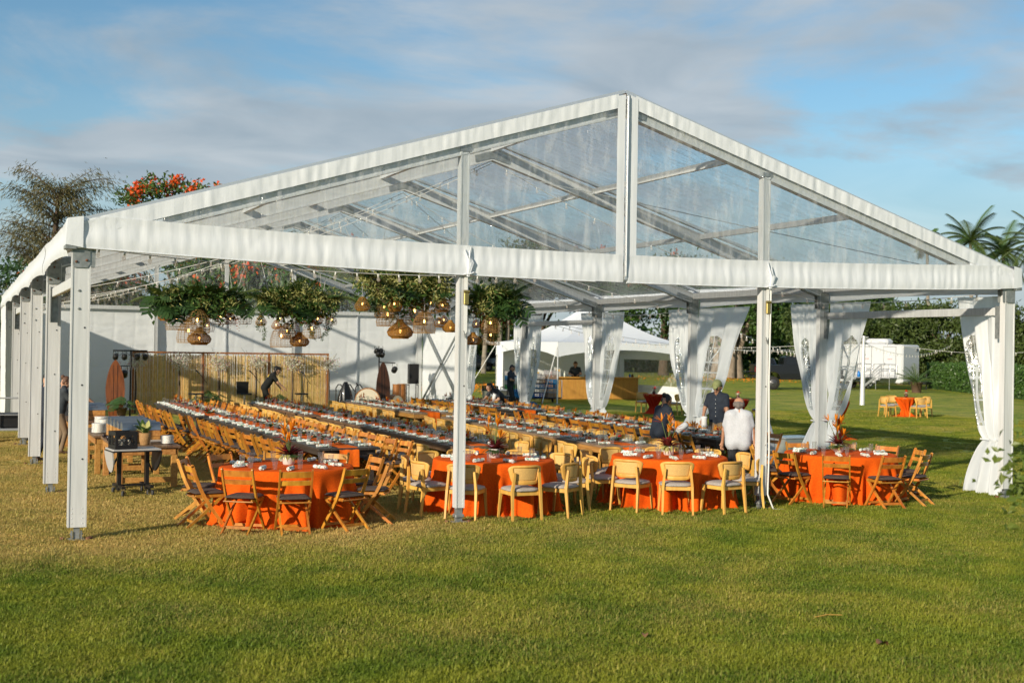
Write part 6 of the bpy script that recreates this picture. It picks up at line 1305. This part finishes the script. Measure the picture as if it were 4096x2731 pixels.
# clear storage bin and white covered chair between the curtains and the table
c = thing('storage_bin', 'clear plastic storage bin behind the rightmost table', 'bin', (16.2, 7.6, 0), .1); m = MB(); m.prism([(-.42, .01), (.42, .01), (.47, .46), (-.47, .46)], .6, 1); m.build('tub', 'plastic_bin', c); m = MB(); m.box((0, 0, .48), (1.0, .66, .04), bev=.012); m.build('lid', 'plastic_bin', c); m = MB(); m.box((.05, -.315, .28), (.14, .008, .05)); m.build('blue_label', 'crate_blue', c)
u_, v_ = np.meshgrid(np.linspace(0, 2*np.pi, 40), np.linspace(0, 1, 14), indexing='ij'); o = link('draped_cloth', grid_mesh('draped_cloth', np.stack([(.26-.16*v_**3)*np.cos(u_)*(1+.06*np.sin(6*u_)), (.24-.16*v_**3)*np.sin(u_)*(1+.06*np.sin(6*u_)), .02+.98*v_], -1)), 'white_shirt', None, (14.35, 6.1, 0)); tag(o, 'white cloth-covered stand between the man in white and the curtain', 'cloth')
# ------------------------------------------------------------------ restroom trailer
TR = (50.8, 50.2); trz = math.atan2(48.9-51.9, 58.2-50.8)
tr_ = thing('restroom_trailer', 'white restroom trailer with two doors and steps on the lawn', 'trailer', (56.5, 53.2, 0), R(-68.6)); Lt, Wt, z0, z1 = 6.0, 2.4, .42, 3.05
m = MB(); m.box((0, 0, (z0+z1)/2), (Lt, Wt, z1-z0), bev=.10); m.build('body', 'trailer', tr_)
m = MB(); m.box((0, -Wt/2-.012, z0+.16), (Lt-.3, .02, .22)); m.build('skirt_trim', 'trailer', tr_)
for k, x in enumerate((.25, 2.05)):
    m = MB(); m.box((x, -Wt/2-.018, 1.86), (.86, .03, 2.02), bev=.008); d = m.build('door', 'trailer', tr_)
    m = MB(); m.box((x, -Wt/2-.012, 2.90), (.98, .04, .05)); m.build('rain_gutter', 'trailer_grey', d)
    for s in (-1, 1): m = MB(); m.box((x+s*.45, -Wt/2-.012, 1.86), (.03, .03, 2.06)); m.build('frame', 'trailer_grey', d)
    m = MB(); m.box((x+(-.34), -Wt/2-.045, 1.72), (.06, .04, .14), bev=.008); m.build('handle', 'chrome', d)
    m = MB(); m.box((x, -Wt/2-.036, 2.32), (.12, .004, .18)); m.cur = 1; m.box((x, -Wt/2-.040, 2.30), (.03, .004, .09)); m.ball((x, -Wt/2-.040, 2.37), .018, 8, 5); m.build('restroom_sign', ['white_plastic', 'dark_print'], d)
    nl = 9 if k == 0 else 6; gl = MB(); gl.box((0, 0, .004), (.030, .004, .052)); gl.box((.014, 0, 0), (.012, .004, .060)); glm = gl.mesh('red_letter'); glm.materials.append(MATS['red_print'])
    for q in range(nl): link('red_letter', glm, None, d, (x+(q-(nl-1)/2)*.052+(.03 if q > nl//2 else 0), -Wt/2-.036, 2.06))
m = MB(); m.box((Lt/2+.018, .75, 2.72), (.03, .26, .20), bev=.006); m.build('vent', 'trailer_grey', tr_); m = MB(); m.box((Lt/2+.035, .75, 2.74), (.03, .13, .11)); m.build('vent_hole', 'dark_print', tr_)
m = MB(); m.box((.6, 0, z1+.20), (1.7, .9, .40), bev=.14); m.build('air_conditioner', 'trailer', tr_); m = MB(); m.box((-.26, 0, z1+.2), (.03, .7, .26)); m.build('air_conditioner_grille', 'trailer_grey', tr_)
for x in (-.9, .1): m = MB(); m.lathe([(.18, -.1), (.36, -.11), (.36, .11), (.18, .1)], 20, (x, -Wt/2+.16, .36), Matrix.Rotation(R(90), 3, 'X')); m.build('wheel', 'tyre', tr_)
m = MB(); m.box((Lt/2+.65, 0, .50), (1.3, .9, .16)); m.build('tongue', 'black_metal', tr_); m = MB(); m.tube([(Lt/2+1.1, 0, .06), (Lt/2+1.1, 0, 1.15)], .045, 8); m.build('jack', 'black_metal', tr_); m = MB(); m.box((Lt/2+.7, -.46, .55), (.5, .02, .13)); m.build('number_plate', 'white_plastic', tr_)
def steps(x, label):
    c = thing('entry_steps', label, 'steps', tr_.location, R(-68.6), 'trailer entry steps'); y0 = -Wt/2-.06
    m = MB(); m.box((x, y0-.5, .80), (1.15, .95, .05)); m.build('landing', 'trailer_grey', c)
    for k in range(3): m = MB(); m.box((x-.80-.27*k, y0-.5, .60-.20*k), (.28, .90, .035)); m.build('tread', 'trailer_grey', c); 
    for s in (-1, 1):
        m = MB(); m.bar((x-.55, y0-.5+s*.46, .80), (x-1.55, y0-.5+s*.46, .04), .16, .03, (0, 0, 1)); m.build('stringer', 'galv', c); m = MB(); yy = y0-.5+s*.46
        m.tube([(x-1.45, yy, .10), (x-1.40, yy, 1.0), (x-.60, yy, 1.72), (x+.50, yy, 1.72), (x+.56, yy, 1.66), (x+.56, yy, .80)], .022, 6); m.tube([(x-1.40, yy, .62), (x-.60, yy, 1.28), (x+.56, yy, 1.28)], .016, 5); m.tube([(x-.60, yy, .8), (x-.60, yy, 1.72)], .018, 5); m.tube([(x, yy, .8), (x, yy, 1.72)], .018, 5); m.build('handrail', 'alu_bright', c)
    for dx in (-.5, .5): m = MB(); m.tube([(x+dx, y0-.9, 0), (x+dx, y0-.9, .8)], .025, 6); m.build('leg', 'galv', c)
steps(.25, 'left metal entry steps with handrails on the trailer'); steps(2.05, 'right metal entry steps with handrails on the trailer')
m = MB(); m.lathe([(.10, 0), (.11, .05), (.11, .28), (.05, .36), (.045, .42), (1e-4, .42)], 14); o = m.build('water_jug', 'bottle_blue', None, (54.15, 51.6, .826)); tag(o, 'blue water jug on the landing of the trailer steps', 'jug')
u_, v_ = np.meshgrid(np.linspace(0, 2*np.pi, 24), np.linspace(0, 1, 9), indexing='ij'); o = link('laundry_bag', grid_mesh('laundry_bag', np.stack([.45*np.cos(u_)*np.sin(np.pi*(.15+.8*v_))*(1+.1*np.sin(5*u_)), .3*np.sin(u_)*np.sin(np.pi*(.15+.8*v_)), .45*v_*(1+.1*np.cos(3*u_))], -1)), 'bag', None, (51.4, 49.9, 0)); tag(o, 'white plastic bag on the grass by the trailer steps', 'bag')
pot_plant(53.6, 45.4, 1.5, 'potted palm standing by the front corner of the trailer', seed=9, n=26, kind='palm', mt='leaf_fern', pot=('pot_brown', .36, .62))
pot_plant(50.6, 50.6, 1.3, 'potted palm left of the trailer steps', seed=10, n=20, kind='palm', mt='leaf_fern', pot=('pot_brown', .3, .5))
def pole(x, y, h, label): 
    c = thing('light_pole', label, 'pole', (x, y, 0), 0, 'white-wrapped light poles'); m = MB(); m.tube([(0, 0, 0), (.02, 0, h*.5), (.05, 0, h)], [.12, .09, .07], 10); m.build('wrapped_pole', 'foil', c); m = MB(); m.bar((-.3, 0, h-.06), (.3, 0, h-.06), .05, .05, (0, 0, 1)); m.build('cross_arm', 'alu', c)
pole(37.4, 30.9, 3.25, 'white-wrapped pole carrying string lights in front of the trailer'); pole(47.5, 27.0, 3.1, 'white-wrapped pole beyond the right corner post'); pole(30.0, 45.5, 3.1, 'white-wrapped pole behind the catering tent')
for k, (a, b, sg) in enumerate((((15.3, 10, 3.4), (37.4, 30.9, 3.1), .9), ((37.4, 30.9, 3.15), (47.5, 27.0, 3.0), .55), ((15.3, 20, 3.4), (37.4, 30.9, 3.0), .7), ((30.0, 45.5, 3.0), (37.4, 30.9, 3.0), .4), ((22.4, 32.8, 2.75), (30.0, 45.5, 3.0), .5), ((37.4, 30.9, 2.95), (55., 44.0, 3.0), .6), ((29.2, 32.8, 2.75), (15.3, 20, 3.4), .35), ((15.3, 25, 3.3), (22.4, 39.6, 2.75), .3), ((29.2, 32.8, 2.7), (37.4, 30.9, 2.9), .35))):
    festoon(a, b, sg, 'outdoor string lights '+('from the third right tent post to the pole before the trailer', 'from the pole before the trailer to the pole at far right', 'from the fifth right tent post to the pole before the trailer', 'between the pole behind the catering tent and the trailer pole', 'from the catering tent front corner to the pole behind it', 'from the pole before the trailer towards the potted palm', 'from the fifth right tent post to the catering tent right corner', 'from the white wall bay to the catering tent rear corner', 'from the catering tent right corner to the trailer pole')[k], .75, 1.25)
# ------------------------------------------------------------------ vehicles
def tyre(m, x, y, rad, w): m.lathe([(rad*.62, -w/2), (rad*.92, -w/2), (rad, -w*.36), (rad, w*.36), (rad*.92, w/2), (rad*.62, w/2)], 24, (x, y, rad), Matrix.Rotation(R(90), 3, 'X'))
def body_profile(name, pts, w, mt, parent, tuck=.10):
    """side outline lofted across the width, with tumblehome on the sides"""
    n = len(pts); ys = [(-w/2, .0), (-w/2+.06, .03), (w/2-.06, .03), (w/2, .0)]; V_ = []; zmax = max(p[1] for p in pts); zmin = min(p[1] for p in pts)
    cx_ = sum(p[0] for p in pts)/n; cz_ = sum(p[1] for p in pts)/n
    for y, gr in ys:
        for x, z in pts: t = (z-zmin)/(zmax-zmin); V_.append((x+(x-cx_)*gr*.4, y*(1-tuck*max(0, t-.45)), z+(z-cz_)*gr*.4))
    m = MB(); fs = [tuple(range(n)), tuple(range(4*n-1, 3*n-1, -1))]
    for k in range(3): fs += [(k*n+(i+1) % n, k*n+i, (k+1)*n+i, (k+1)*n+(i+1) % n) for i in range(n)]
    m.add(V_, fs); return m.build(name, mt, parent)
def pickup(loc, rz, mt, label, lift=.25, tailgate=True):
    c = thing('pickup_truck', label, 'truck', loc, rz); z = .42+lift; R_ = .43 if lift > .1 else .38
    def arch(x): return [(x+.52*math.cos(math.pi*(1-i/8)), z+.02+.50*math.sin(math.pi*i/8)-.08) for i in range(9)]
    pts = [(-2.75, z+.10), (-2.28, z)]+arch(-1.65)+arch(1.75)+[(2.35, z), (2.8, z+.08), (2.85, z+.55), (2.75, z+.80), (1.15, z+.88), (-2.78, z+.88)]
    body_profile('body', pts, 1.98, mt, c)
    body_profile('cab', [(-.95, z+.86), (1.15, z+.86), (.50, z+1.38), (.25, z+1.45), (-.70, z+1.45), (-.90, z+1.36)], 1.82, mt, c, .35)
    for s in (-1, 1):
        for pts_ in ([(-.80, z+.92), (-.12, z+.92), (-.12, z+1.34), (-.72, z+1.34)], [(-.05, z+.92), (.92, z+.92), (.42, z+1.34), (-.05, z+1.34)]): m = MB(); m.add([(x, s*(.915-.17*(zz_-z-.86)), zz_) for x, zz_ in (pts_ if s < 0 else pts_[::-1])], [(0, 1, 2, 3)]); m.build('side_window', 'car_glass', c)
        for x in (-1.65, 1.75):
            m = MB(); tyre(m, x, s*.90, R_, .30); wv = m.build('wheel', 'tyre', c); m = MB(); m.lathe([(R_*.60, -.01), (R_*.55, .012), (R_*.2, .0), (.05, .03), (1e-4, .03)], 18, (x, s*.90+s*.152, R_), Matrix.Rotation(R(-90*s), 3, 'X'))
            for k in range(8): a = k*math.pi/4; m.bar((x+.05*math.cos(a), s*1.062, R_+.05*math.sin(a)), (x+R_*.57*math.cos(a), s*1.062, R_+R_*.57*math.sin(a)), .05, .02, (0, 1, 0))
            m.build('rim', 'rim', wv)
            m = MB(); m.tube([(x+.53*math.cos(math.pi*(1-i/10)), s*.985, z-.06+.51*math.sin(math.pi*i/10)) for i in range(11)], .035, 5); m.build('fender_flare', 'black_plastic', c)
        m = MB(); m.box((-2.77, s*.86, z+.58), (.06, .16, .34)); m.build('tail_light', 'lamp_red', c); m = MB(); m.box((2.80, s*.72, z+.52), (.10, .36, .20), bev=.03); m.build('headlight', 'chrome', c); m = MB(); m.box((.95, s*1.08, z+.98), (.12, .20, .18), bev=.02); m.build('mirror', mt, c); m = MB(); m.box((.0, s*.99, z+.02), (2.2, .14, .05)); m.build('running_board', 'black_metal', c)
        m = MB(); m.box((-.15, s*.995, z+.66), (.16, .02, .035)); m.build('door_handle', 'black_plastic', c)
    m = MB(); m.add([(1.10, -.80, z+.90), (1.10, .80, z+.90), (.52, .70, z+1.37), (.52, -.70, z+1.37)], [(0, 1, 2, 3)]); m.build('windscreen', 'car_glass', c); m = MB(); m.add([(-.955, -.7, z+.95), (-.955, .7, z+.95), (-.915, .62, z+1.34), (-.915, -.62, z+1.34)], [(3, 2, 1, 0)]); m.build('rear_window', 'car_glass', c)
    m = MB(); m.box((2.86, 0, z+.52), (.05, 1.1, .26), bev=.01); m.build('grille', 'black_plastic', c); m = MB(); m.box((2.88, 0, z+.14), (.16, 1.9, .20), bev=.04); m.build('front_bumper', 'chrome' if mt == 'car_grey' else 'black_plastic', c); m = MB(); m.box((-2.86, 0, z+.12), (.18, 1.8, .18), bev=.03); m.build('rear_bumper', 'black_plastic', c)
    if tailgate: m = MB(); m.box((-3.05, 0, z+.40), (.62, 1.6, .07), bev=.02); m.build('open_tailgate', mt, c); m = MB(); m.box((0, 0, .25), (.5, .7, .5), bev=.01); bl = Matrix.Rotation(rz, 3, 'Z') @ Vector((-2.2, .1, z+.885)); o = m.build('cardboard_box', 'drum_skin', None, (loc[0]+bl.x, loc[1]+bl.y, bl.z), (0, 0, rz)); tag(o, 'tan cardboard box standing in the bed of the black pickup', 'box')
    return c
pickup((48.2, 50.6, 0), R(-24), 'car_black', 'lifted black pickup truck with its tailgate open', .30); pickup((46.0, 101.5, 0), R(-24), 'car_grey', 'grey pickup truck parked far behind the white wall', .06, False)
pickup((50.5, 106., 0), R(-20), 'car_black', 'dark pickup parked beyond the grey pickup', .05, False)
def suv(loc, rz, mt, label):
    c = thing('parked_suv', label, 'car', loc, rz); z = .40
    def arch(x): return [(x+.46*math.cos(math.pi*(1-i/8)), z+.42*math.sin(math.pi*i/8)-.05) for i in range(9)]
    body_profile('body', [(-2.4, z+.1), (-2.0, z)]+arch(-1.45)+arch(1.45)+[(2.05, z), (2.45, z+.1), (2.48, z+.55), (2.3, z+.72), (1.1, z+.80), (-2.42, z+.82)], 1.95, mt, c); body_profile('cabin', [(-2.38, z+.8), (1.15, z+.78), (.45, z+1.32), (.2, z+1.38), (-2.0, z+1.38), (-2.25, z+1.25)], 1.85, mt, c, .3)
    for s in (-1, 1):
        m = MB(); pw = [(-2.1, z+.86), (.95, z+.84), (.40, z+1.28), (-1.95, z+1.28)]; m.add([(x, s*(.93-.15*(q-z-.8)), q) for x, q in (pw if s < 0 else pw[::-1])], [(0, 1, 2, 3)]); m.build('side_window', 'car_glass', c)
        for x in (-1.45, 1.45): m = MB(); tyre(m, x, s*.88, .37, .24); wv = m.build('wheel', 'tyre', c); m = MB(); m.lathe([(.22, 0), (.1, .02), (1e-4, .02)], 14, (x, s*1.0, .37), Matrix.Rotation(R(-90*s), 3, 'X')); m.build('rim', 'rim', wv)
        m = MB(); m.box((2.44, s*.7, z+.5), (.08, .4, .16), bev=.03); m.build('headlight', 'chrome', c)
    m = MB(); m.box((2.49, 0, z+.5), (.05, .9, .24)); m.build('grille', 'black_plastic', c); m = MB(); m.add([(1.12, -.8, z+.82), (1.12, .8, z+.82), (.5, .7, z+1.3), (.5, -.7, z+1.3)], [(0, 1, 2, 3)]); m.build('windscreen', 'car_glass', c)
suv((70.6, 94.0, 0), R(-125), 'car_black', 'black car parked under the big tree behind the arched window'); suv((75.5, 92.5, 0), R(-115), 'car_grey', 'grey car parked right of the black car under the trees')

# ------------------------------------------------------------------ trees
def tree(name, label, loc, ht, blobs, n, lsize, leaf, bark, tr=.25, seed=0, clump=.55, flowers=None, group=None, trunk_h=None, aspect=.45, droop=0., limbs=7):
    g = np.random.default_rng(seed); c = thing(name, label, 'tree', (loc[0], loc[1], 0), 0, group); th_ = trunk_h or ht*.4
    m = MB(); bend = g.normal(0, .15, 2); top = Vector((bend[0], bend[1], th_)); m.tube([(0, 0, -.1), (bend[0]*.2, bend[1]*.2, th_*.3), (bend[0]*.7, bend[1]*.7, th_*.7), top], [tr*1.35, tr, tr*.85, tr*.7], 9)
    for k in range(limbs):
        b = blobs[k % len(blobs)]; e = Vector((b[0]+g.normal(0, b[3]*.35), b[1]+g.normal(0, b[3]*.35), b[2]+g.normal(0, b[4]*.3))); s_ = Vector((bend[0]*.7, bend[1]*.7, th_*g.uniform(.55, 1))); md_ = s_.lerp(e, .5)+Vector((g.normal(0, .2), g.normal(0, .2), .15)); m.tube([s_, md_, e], [tr*.5, tr*.3, tr*.1], 6)
    m.build('trunk', bark, c)
    nc = max(12, int(n/70)); vol = np.array([b[3]**2*b[4] for b in blobs]); pick = g.choice(len(blobs), nc, p=vol/vol.sum()); B = np.array(blobs)[pick]; d = g.normal(size=(nc, 3)); d /= np.linalg.norm(d, axis=1, keepdims=True); rr_ = (.45+.55*g.random(nc)**.5)[:, None]
    cl = B[:, :3]+d*rr_*np.stack([B[:, 3], B[:, 3], B[:, 4]], 1); ci = g.integers(0, nc, n); C = cl[ci]+g.normal(0, clump, (n, 3))*np.array([1, 1, .65]); D = g.normal(size=(n, 3)); D[:, 2] -= droop
    D += d[ci]*.7; leaf_part('crown', C, g.uniform(.7, 1.3, n)*lsize, leaf, c, aspect, D)
    if flowers:
        nf, fs = flowers; top_ = cl[(d[:, 2] > .1)]; fi = g.integers(0, len(top_), nf//14+1); fc = top_[fi]+np.array([0, 0, clump*.8])+g.normal(0, clump*.5, (len(fi), 3)); C = np.repeat(fc, 14, 0)+g.normal(0, fs*.8, (len(fi)*14, 3)); leaf_part('flowers', C, fs*1.3, 'tulip_flower', c, .8)
    return c
def casuarina(loc, label, seed):
    g = np.random.default_rng(seed); c = thing('casuarina_tree', label, 'tree', (loc[0], loc[1], 0)); m = MB(); m.tube([(0, 0, 0), (.1, 0, 5), (.4, 0, 9.5)], [.35, .25, .06], 8); Cs, Ds = [], []
    for k in range(90):
        a = g.uniform(0, 6.28); zb_ = g.uniform(2.5, 9.6); Ln = g.uniform(2.0, 6.4)*(1.1-zb_/16); d = Vector((math.cos(a), math.sin(a)*.8, g.uniform(.5, 1.3))).normalized(); p = Vector((.3*zb_/9, 0, zb_)); pts = [p.copy()]
        for i in range(8): p = p+d*Ln/8; d = (d+Vector((.02, 0, -.10))).normalized(); pts.append(p.copy())
        m.tube(pts[::2], [.05, .035, .025, .015, .008], 4, False)
        for i in range(2, 9):
            nn = int(g.uniform(18, 42)); Cs.append(np.array(pts[i])+g.normal(0, .22, (nn, 3))+np.array([0, 0, -.12])); dd = g.normal(0, .35, (nn, 3)); dd[:, 2] -= .8; dd += np.array(d)*.6; Ds.append(dd)
    m.build('trunk', 'bark', c); C = np.vstack(Cs); leaf_part('crown', C, g.uniform(.20, .36, len(C)), 'leaf_olive', c, .13, np.vstack(Ds)); c.scale = (1.2, 1.2, 1.12); return c
casuarina((3.0, 58.8), 'wispy olive casuarina tree rising left of the tent', 5)
def blobs(ht, w, seed, k=6, zc=.68, f=.42):
    g = np.random.default_rng(seed); return [(g.normal(0, w*.26), g.normal(0, w*.26), ht*(zc+g.uniform(-.13, .15)), w*f*g.uniform(.7, 1.1), ht*.17*g.uniform(.8, 1.2)) for _ in range(k)]
tree('dark_tree', 'dense dark tree at the far left edge behind the posts', (.3, 51.), 7.0, [(0, 0, 4.2, 2.3, 2.4), (-1.6, 0, 3.2, 1.8, 2.), (-3.4, .5, 3.4, 2.2, 2.6), (.8, .3, 2.4, 1.4, 1.4)], 9000, .22, 'leaf_dark', 'bark', .25, 21, .38)
TUL = [((11.0, 61.), 12.9, 5.2, 'tulip tree with red flowers, left crown above the tent roof'), ((14.6, 62.5), 13.5, 5.2, 'tulip tree with red flowers, right crown above the tent roof'), ((6.2, 59.5), 7.4, 5., 'flowering tulip tree behind the left end of the white wall'), ((12.5, 57.), 8.2, 5., 'flowering tulip tree behind the middle of the white wall'), ((16.2, 55.5), 8.4, 5., 'flowering tulip tree behind the right third of the white wall'), ((19.8, 54.), 7.6, 4.4, 'flowering tulip tree just left of the white wall corner'), ((24.3, 57.), 8.6, 5., 'flowering tulip tree between the wall and the catering tent')]
for k, (p, h, w, lab) in enumerate(TUL): tree('tulip_tree', lab, p, h, blobs(h, w, 30+k), 7500, .30, 'leaf', 'bark_pale', .24, 40+k, .40, (2000 if k < 2 else 600, .20), 'tulip trees behind the tent', h*.5)
BG = [((36.5, 95.), 11., 9., 'leaf', 'broad tree behind the grey pickup'), ((43.5, 97.), 13., 9., 'leaf_far', 'tall tree behind the palm trunks'), ((49.5, 93.), 14.5, 10., 'leaf_dark', 'tallest tree behind the catering tent, left side'), ((55., 90.), 13., 9., 'leaf', 'tree behind the catering tent, right side'), ((60.5, 88.), 12.5, 9., 'leaf_dark', 'spreading tree behind the arched-window curtain'), ((66.5, 85.5), 11., 9., 'leaf_dark', 'dark tree behind the black pickup'), ((72.5, 82.), 10., 8., 'leaf', 'tree right of the black pickup'), ((78., 80.), 10., 8., 'leaf_dark', 'tree behind the left end of the trailer'), ((31., 78.), 9., 7., 'leaf_dark', 'tree left of the grey pickup')]
for k, (p, h, w, lf, lab) in enumerate(BG): tree('shade_tree', lab, p, h, blobs(h, w, 60+k, 8, .62), 8500, .42, lf, 'bark_pale' if k % 2 else 'bark', .42, 70+k, .62, (300, .24) if k in (3, 4, 5) else None, 'trees along the back of the lawn', h*.42)
c = thing('banyan_tree', 'large tree with several pale twisting trunks near the parked car', 'tree', (61.5, 78.5, 0)); g = np.random.default_rng(99); m = MB()
for k in range(7): a = k*.9; m.tube([(1.2*math.cos(a), .8*math.sin(a), 0), (.9*math.cos(a+.3), .6*math.sin(a), 2.2), (1.6*math.cos(a+.2), 1.1*math.sin(a), 4.2), (3.2*math.cos(a), 2.4*math.sin(a), 6.6)], [.50, .36, .28, .12], 8)
m.build('trunk', 'bark_pale', c); nn = 9000; cl = np.stack([g.uniform(-5, 5, 130), g.uniform(-3.5, 3.5, 130), g.uniform(4.2, 9.5, 130)], 1); C = cl[g.integers(0, 130, nn)]+g.normal(0, .55, (nn, 3)); leaf_part('crown', C, g.uniform(.25, .5, nn), 'leaf', c, .5)
LB = [((63.4, 62.8), 'leftmost'), ((66.4, 61.6), 'second'), ((69.5, 60.), 'third'), ((72.4, 58.6), 'fourth'), ((75.3, 56.8), 'fifth'), ((78.5, 54.5), 'sixth'), ((61.6, 66.), 'rearmost')]
for k, (p, lab) in enumerate(LB): h = 6.9+(.7 if k > 3 else 0)+.3*(k % 2); tree('bushy_tree', '%s of the broad-leaved bushy trees behind the trailer' % lab, p, h, [(0, 0, 2.2, 2.3, 1.8), (.4, 0, 4.0, 2.4, 1.6), (-.8, .3, 5.2, 1.8, 1.2), (1., -.3, 5.4, 1.6, 1.1), (0, -1.2, 3., 2., 1.8)], 7000, .34, 'leaf_far', 'bark', .2, 110+k, .36, None, 'bushy trees behind the trailer', 3.2, .42, .7)
def palm(loc, h, label, seed, Lf=3.9, nf=24, tr=.17):
    g = random.Random(seed); c = thing('coconut_palm', label, 'palm', (loc[0], loc[1], 0), 0, 'coconut palms'); m = MB(); m.tube([(0, 0, 0), (.2, 0, h*.5), (.05, .1, h)], [tr*1.4, tr, tr*.85], 8); m.build('trunk', 'palm_bark', c)
    for k in range(nf):
        a = k*2.4+g.uniform(-.3, .3); el = 1.25-1.75*(k/nf); d = Vector((math.cos(a)*math.cos(el), math.sin(a)*math.cos(el), math.sin(el))); m = MB(); frond_into(m, (.05, .1, h), d, Lf*g.uniform(.8, 1.1), 1.1+.5*(k/nf), 1.0, 46, .075); m.build('frond', 'leaf_far' if k % 4 else 'leaf_fern', c)
palm((83.7, 72.2), 12.9, 'tall coconut palm standing clear above the tent corner', 1); palm((89.0, 73.5), 12.2, 'darker coconut palm behind the tall palm', 2, 3.6); palm((87.0, 66.8), 12.4, 'coconut palm cut by the right picture edge', 3, 4.2); palm((90.6, 85.5), 14.2, 'distant palm tip just left of the tall palm', 4, 2.0, 12)
for k, (x, y) in enumerate(((44.2, 90.5), (45.2, 91.), (46.2, 89.6), (47.0, 91.5), (42.8, 90.6))): palm((x, y), 8.4, 'pale palm trunk, %s from left behind the grey pickup' % th(k+1), 20+k, 3., 14, .2)
# low woodland closing the view beyond the lawn
g = np.random.default_rng(55); n = 30000; t = g.random(n); A_, B_ = np.array([-45., 112.]), np.array([150., 62.]); mid = np.array([62., 128.])
Q = ((1-t)**2)[:, None]*A_+(2*t*(1-t))[:, None]*mid+(t**2)[:, None]*B_; ht = 5.2+1.6*np.sin(t*31)+1.1*np.sin(t*83+1)+.8*np.sin(t*190)
C = np.stack([Q[:, 0]+g.normal(0, 1.6, n), Q[:, 1]+g.normal(0, 1.6, n), ht*g.random(n)**.75], 1); V_, F_ = leaf_quads(C, g.uniform(.7, 1.3, n), .6); o = link('distant_woodland', npmesh('distant_woodland', V_, F_, False), 'leaf'); o['kind'] = 'stuff'; o['label'] = 'low dark woodland closing the view beyond the lawn'; o['category'] = 'woodland'
# hedge: clipped box of leaves
g = np.random.default_rng(7); hg = thing('clipped_hedge', 'dense clipped hedge right of the trailer', 'hedge', (62.5, 52.8, 0), math.atan2(24.-52.8, 47.5-62.5)); HL = 32.; n = 26000
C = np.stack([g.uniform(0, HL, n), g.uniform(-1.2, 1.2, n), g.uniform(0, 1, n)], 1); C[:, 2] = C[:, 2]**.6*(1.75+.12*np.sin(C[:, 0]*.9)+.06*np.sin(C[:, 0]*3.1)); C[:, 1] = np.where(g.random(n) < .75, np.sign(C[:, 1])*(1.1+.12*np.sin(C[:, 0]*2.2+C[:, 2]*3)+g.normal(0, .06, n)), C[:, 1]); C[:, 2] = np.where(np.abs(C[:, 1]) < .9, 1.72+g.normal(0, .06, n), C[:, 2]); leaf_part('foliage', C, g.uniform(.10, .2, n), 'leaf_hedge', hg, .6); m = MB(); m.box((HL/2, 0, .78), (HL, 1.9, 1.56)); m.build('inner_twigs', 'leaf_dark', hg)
# out-of-focus shrub beside the camera
g = np.random.default_rng(17); c = thing('foreground_shrub', 'blurred leafy shrub at the right edge close to the camera', 'shrub', (5.0, -10.40, 0)); m = MB()
for k in range(9): e = Vector((g.normal(.22, .10), g.normal(0, .2), g.uniform(1.2, 1.7))); m.tube([(.75+g.normal(0, .05), -.2+g.normal(0, .1), 0), e*.5+Vector((.32, -.1, 0)), e], [.014, .010, .005], 5)
m.build('stems', 'bark', c); n = 2200; C = np.stack([g.normal(.12, .15, n), g.normal(0, .24, n), 1.64+g.normal(0, .15, n)], 1); leaf_part('foliage', C, g.uniform(.05, .09, n), 'leaf_bright', c, .6)
# fallen blossoms and leaves
g = np.random.default_rng(23)
for (x, y, sx, sy, n, lab) in ((27.5, 53., 4., 5., 2200, 'orange fallen petals on the grass left of the catering tent'), (59., 73., 6., 5., 800, 'orange fallen petals on the rise behind the black pickup')):
    C = np.stack([x+g.normal(0, sx, n), y+g.normal(0, sy, n), np.full(n, .03)], 1); D = g.normal(size=(n, 3)); D[:, 2] = np.abs(D[:, 2])*.5; V_, F_ = leaf_quads(C, g.uniform(.07, .14, n), .7, D); o = link('fallen_petals', npmesh('fallen_petals', V_, F_, False), 'petal_orange'); o['kind'] = 'stuff'; o['label'] = lab; o['category'] = 'petals'
for k, (x, y, s, lab) in enumerate(((5.64, -7.88, .085, 'curled dry brown leaf on the grass in the right foreground'), (7.05, -8.30, .07, 'small dry leaf at the lower right edge of the lawn'), (4.0, -6.9, .05, 'thin dry leaf sliver lying in the middle foreground'))):
    m = MB(); petal(m, (0, 0, .035), (1, .2, .25), s*1.5, s*1.1, 1.2, 6, .3); o = m.build('fallen_leaf', 'leaf_brown', None, (x, y, .01), (0, 0, k*2.)); tag(o, lab, 'leaf', None)
m = MB(); m.tube([(-.14, 0, .05), (0, .015, .06), (.15, -.01, .05)], .004, 5); o = m.build('dry_twig', 'beech', None, (5.93, -6.86, 0)); tag(o, 'short dry twig lying on the grass in the right foreground', 'twig')
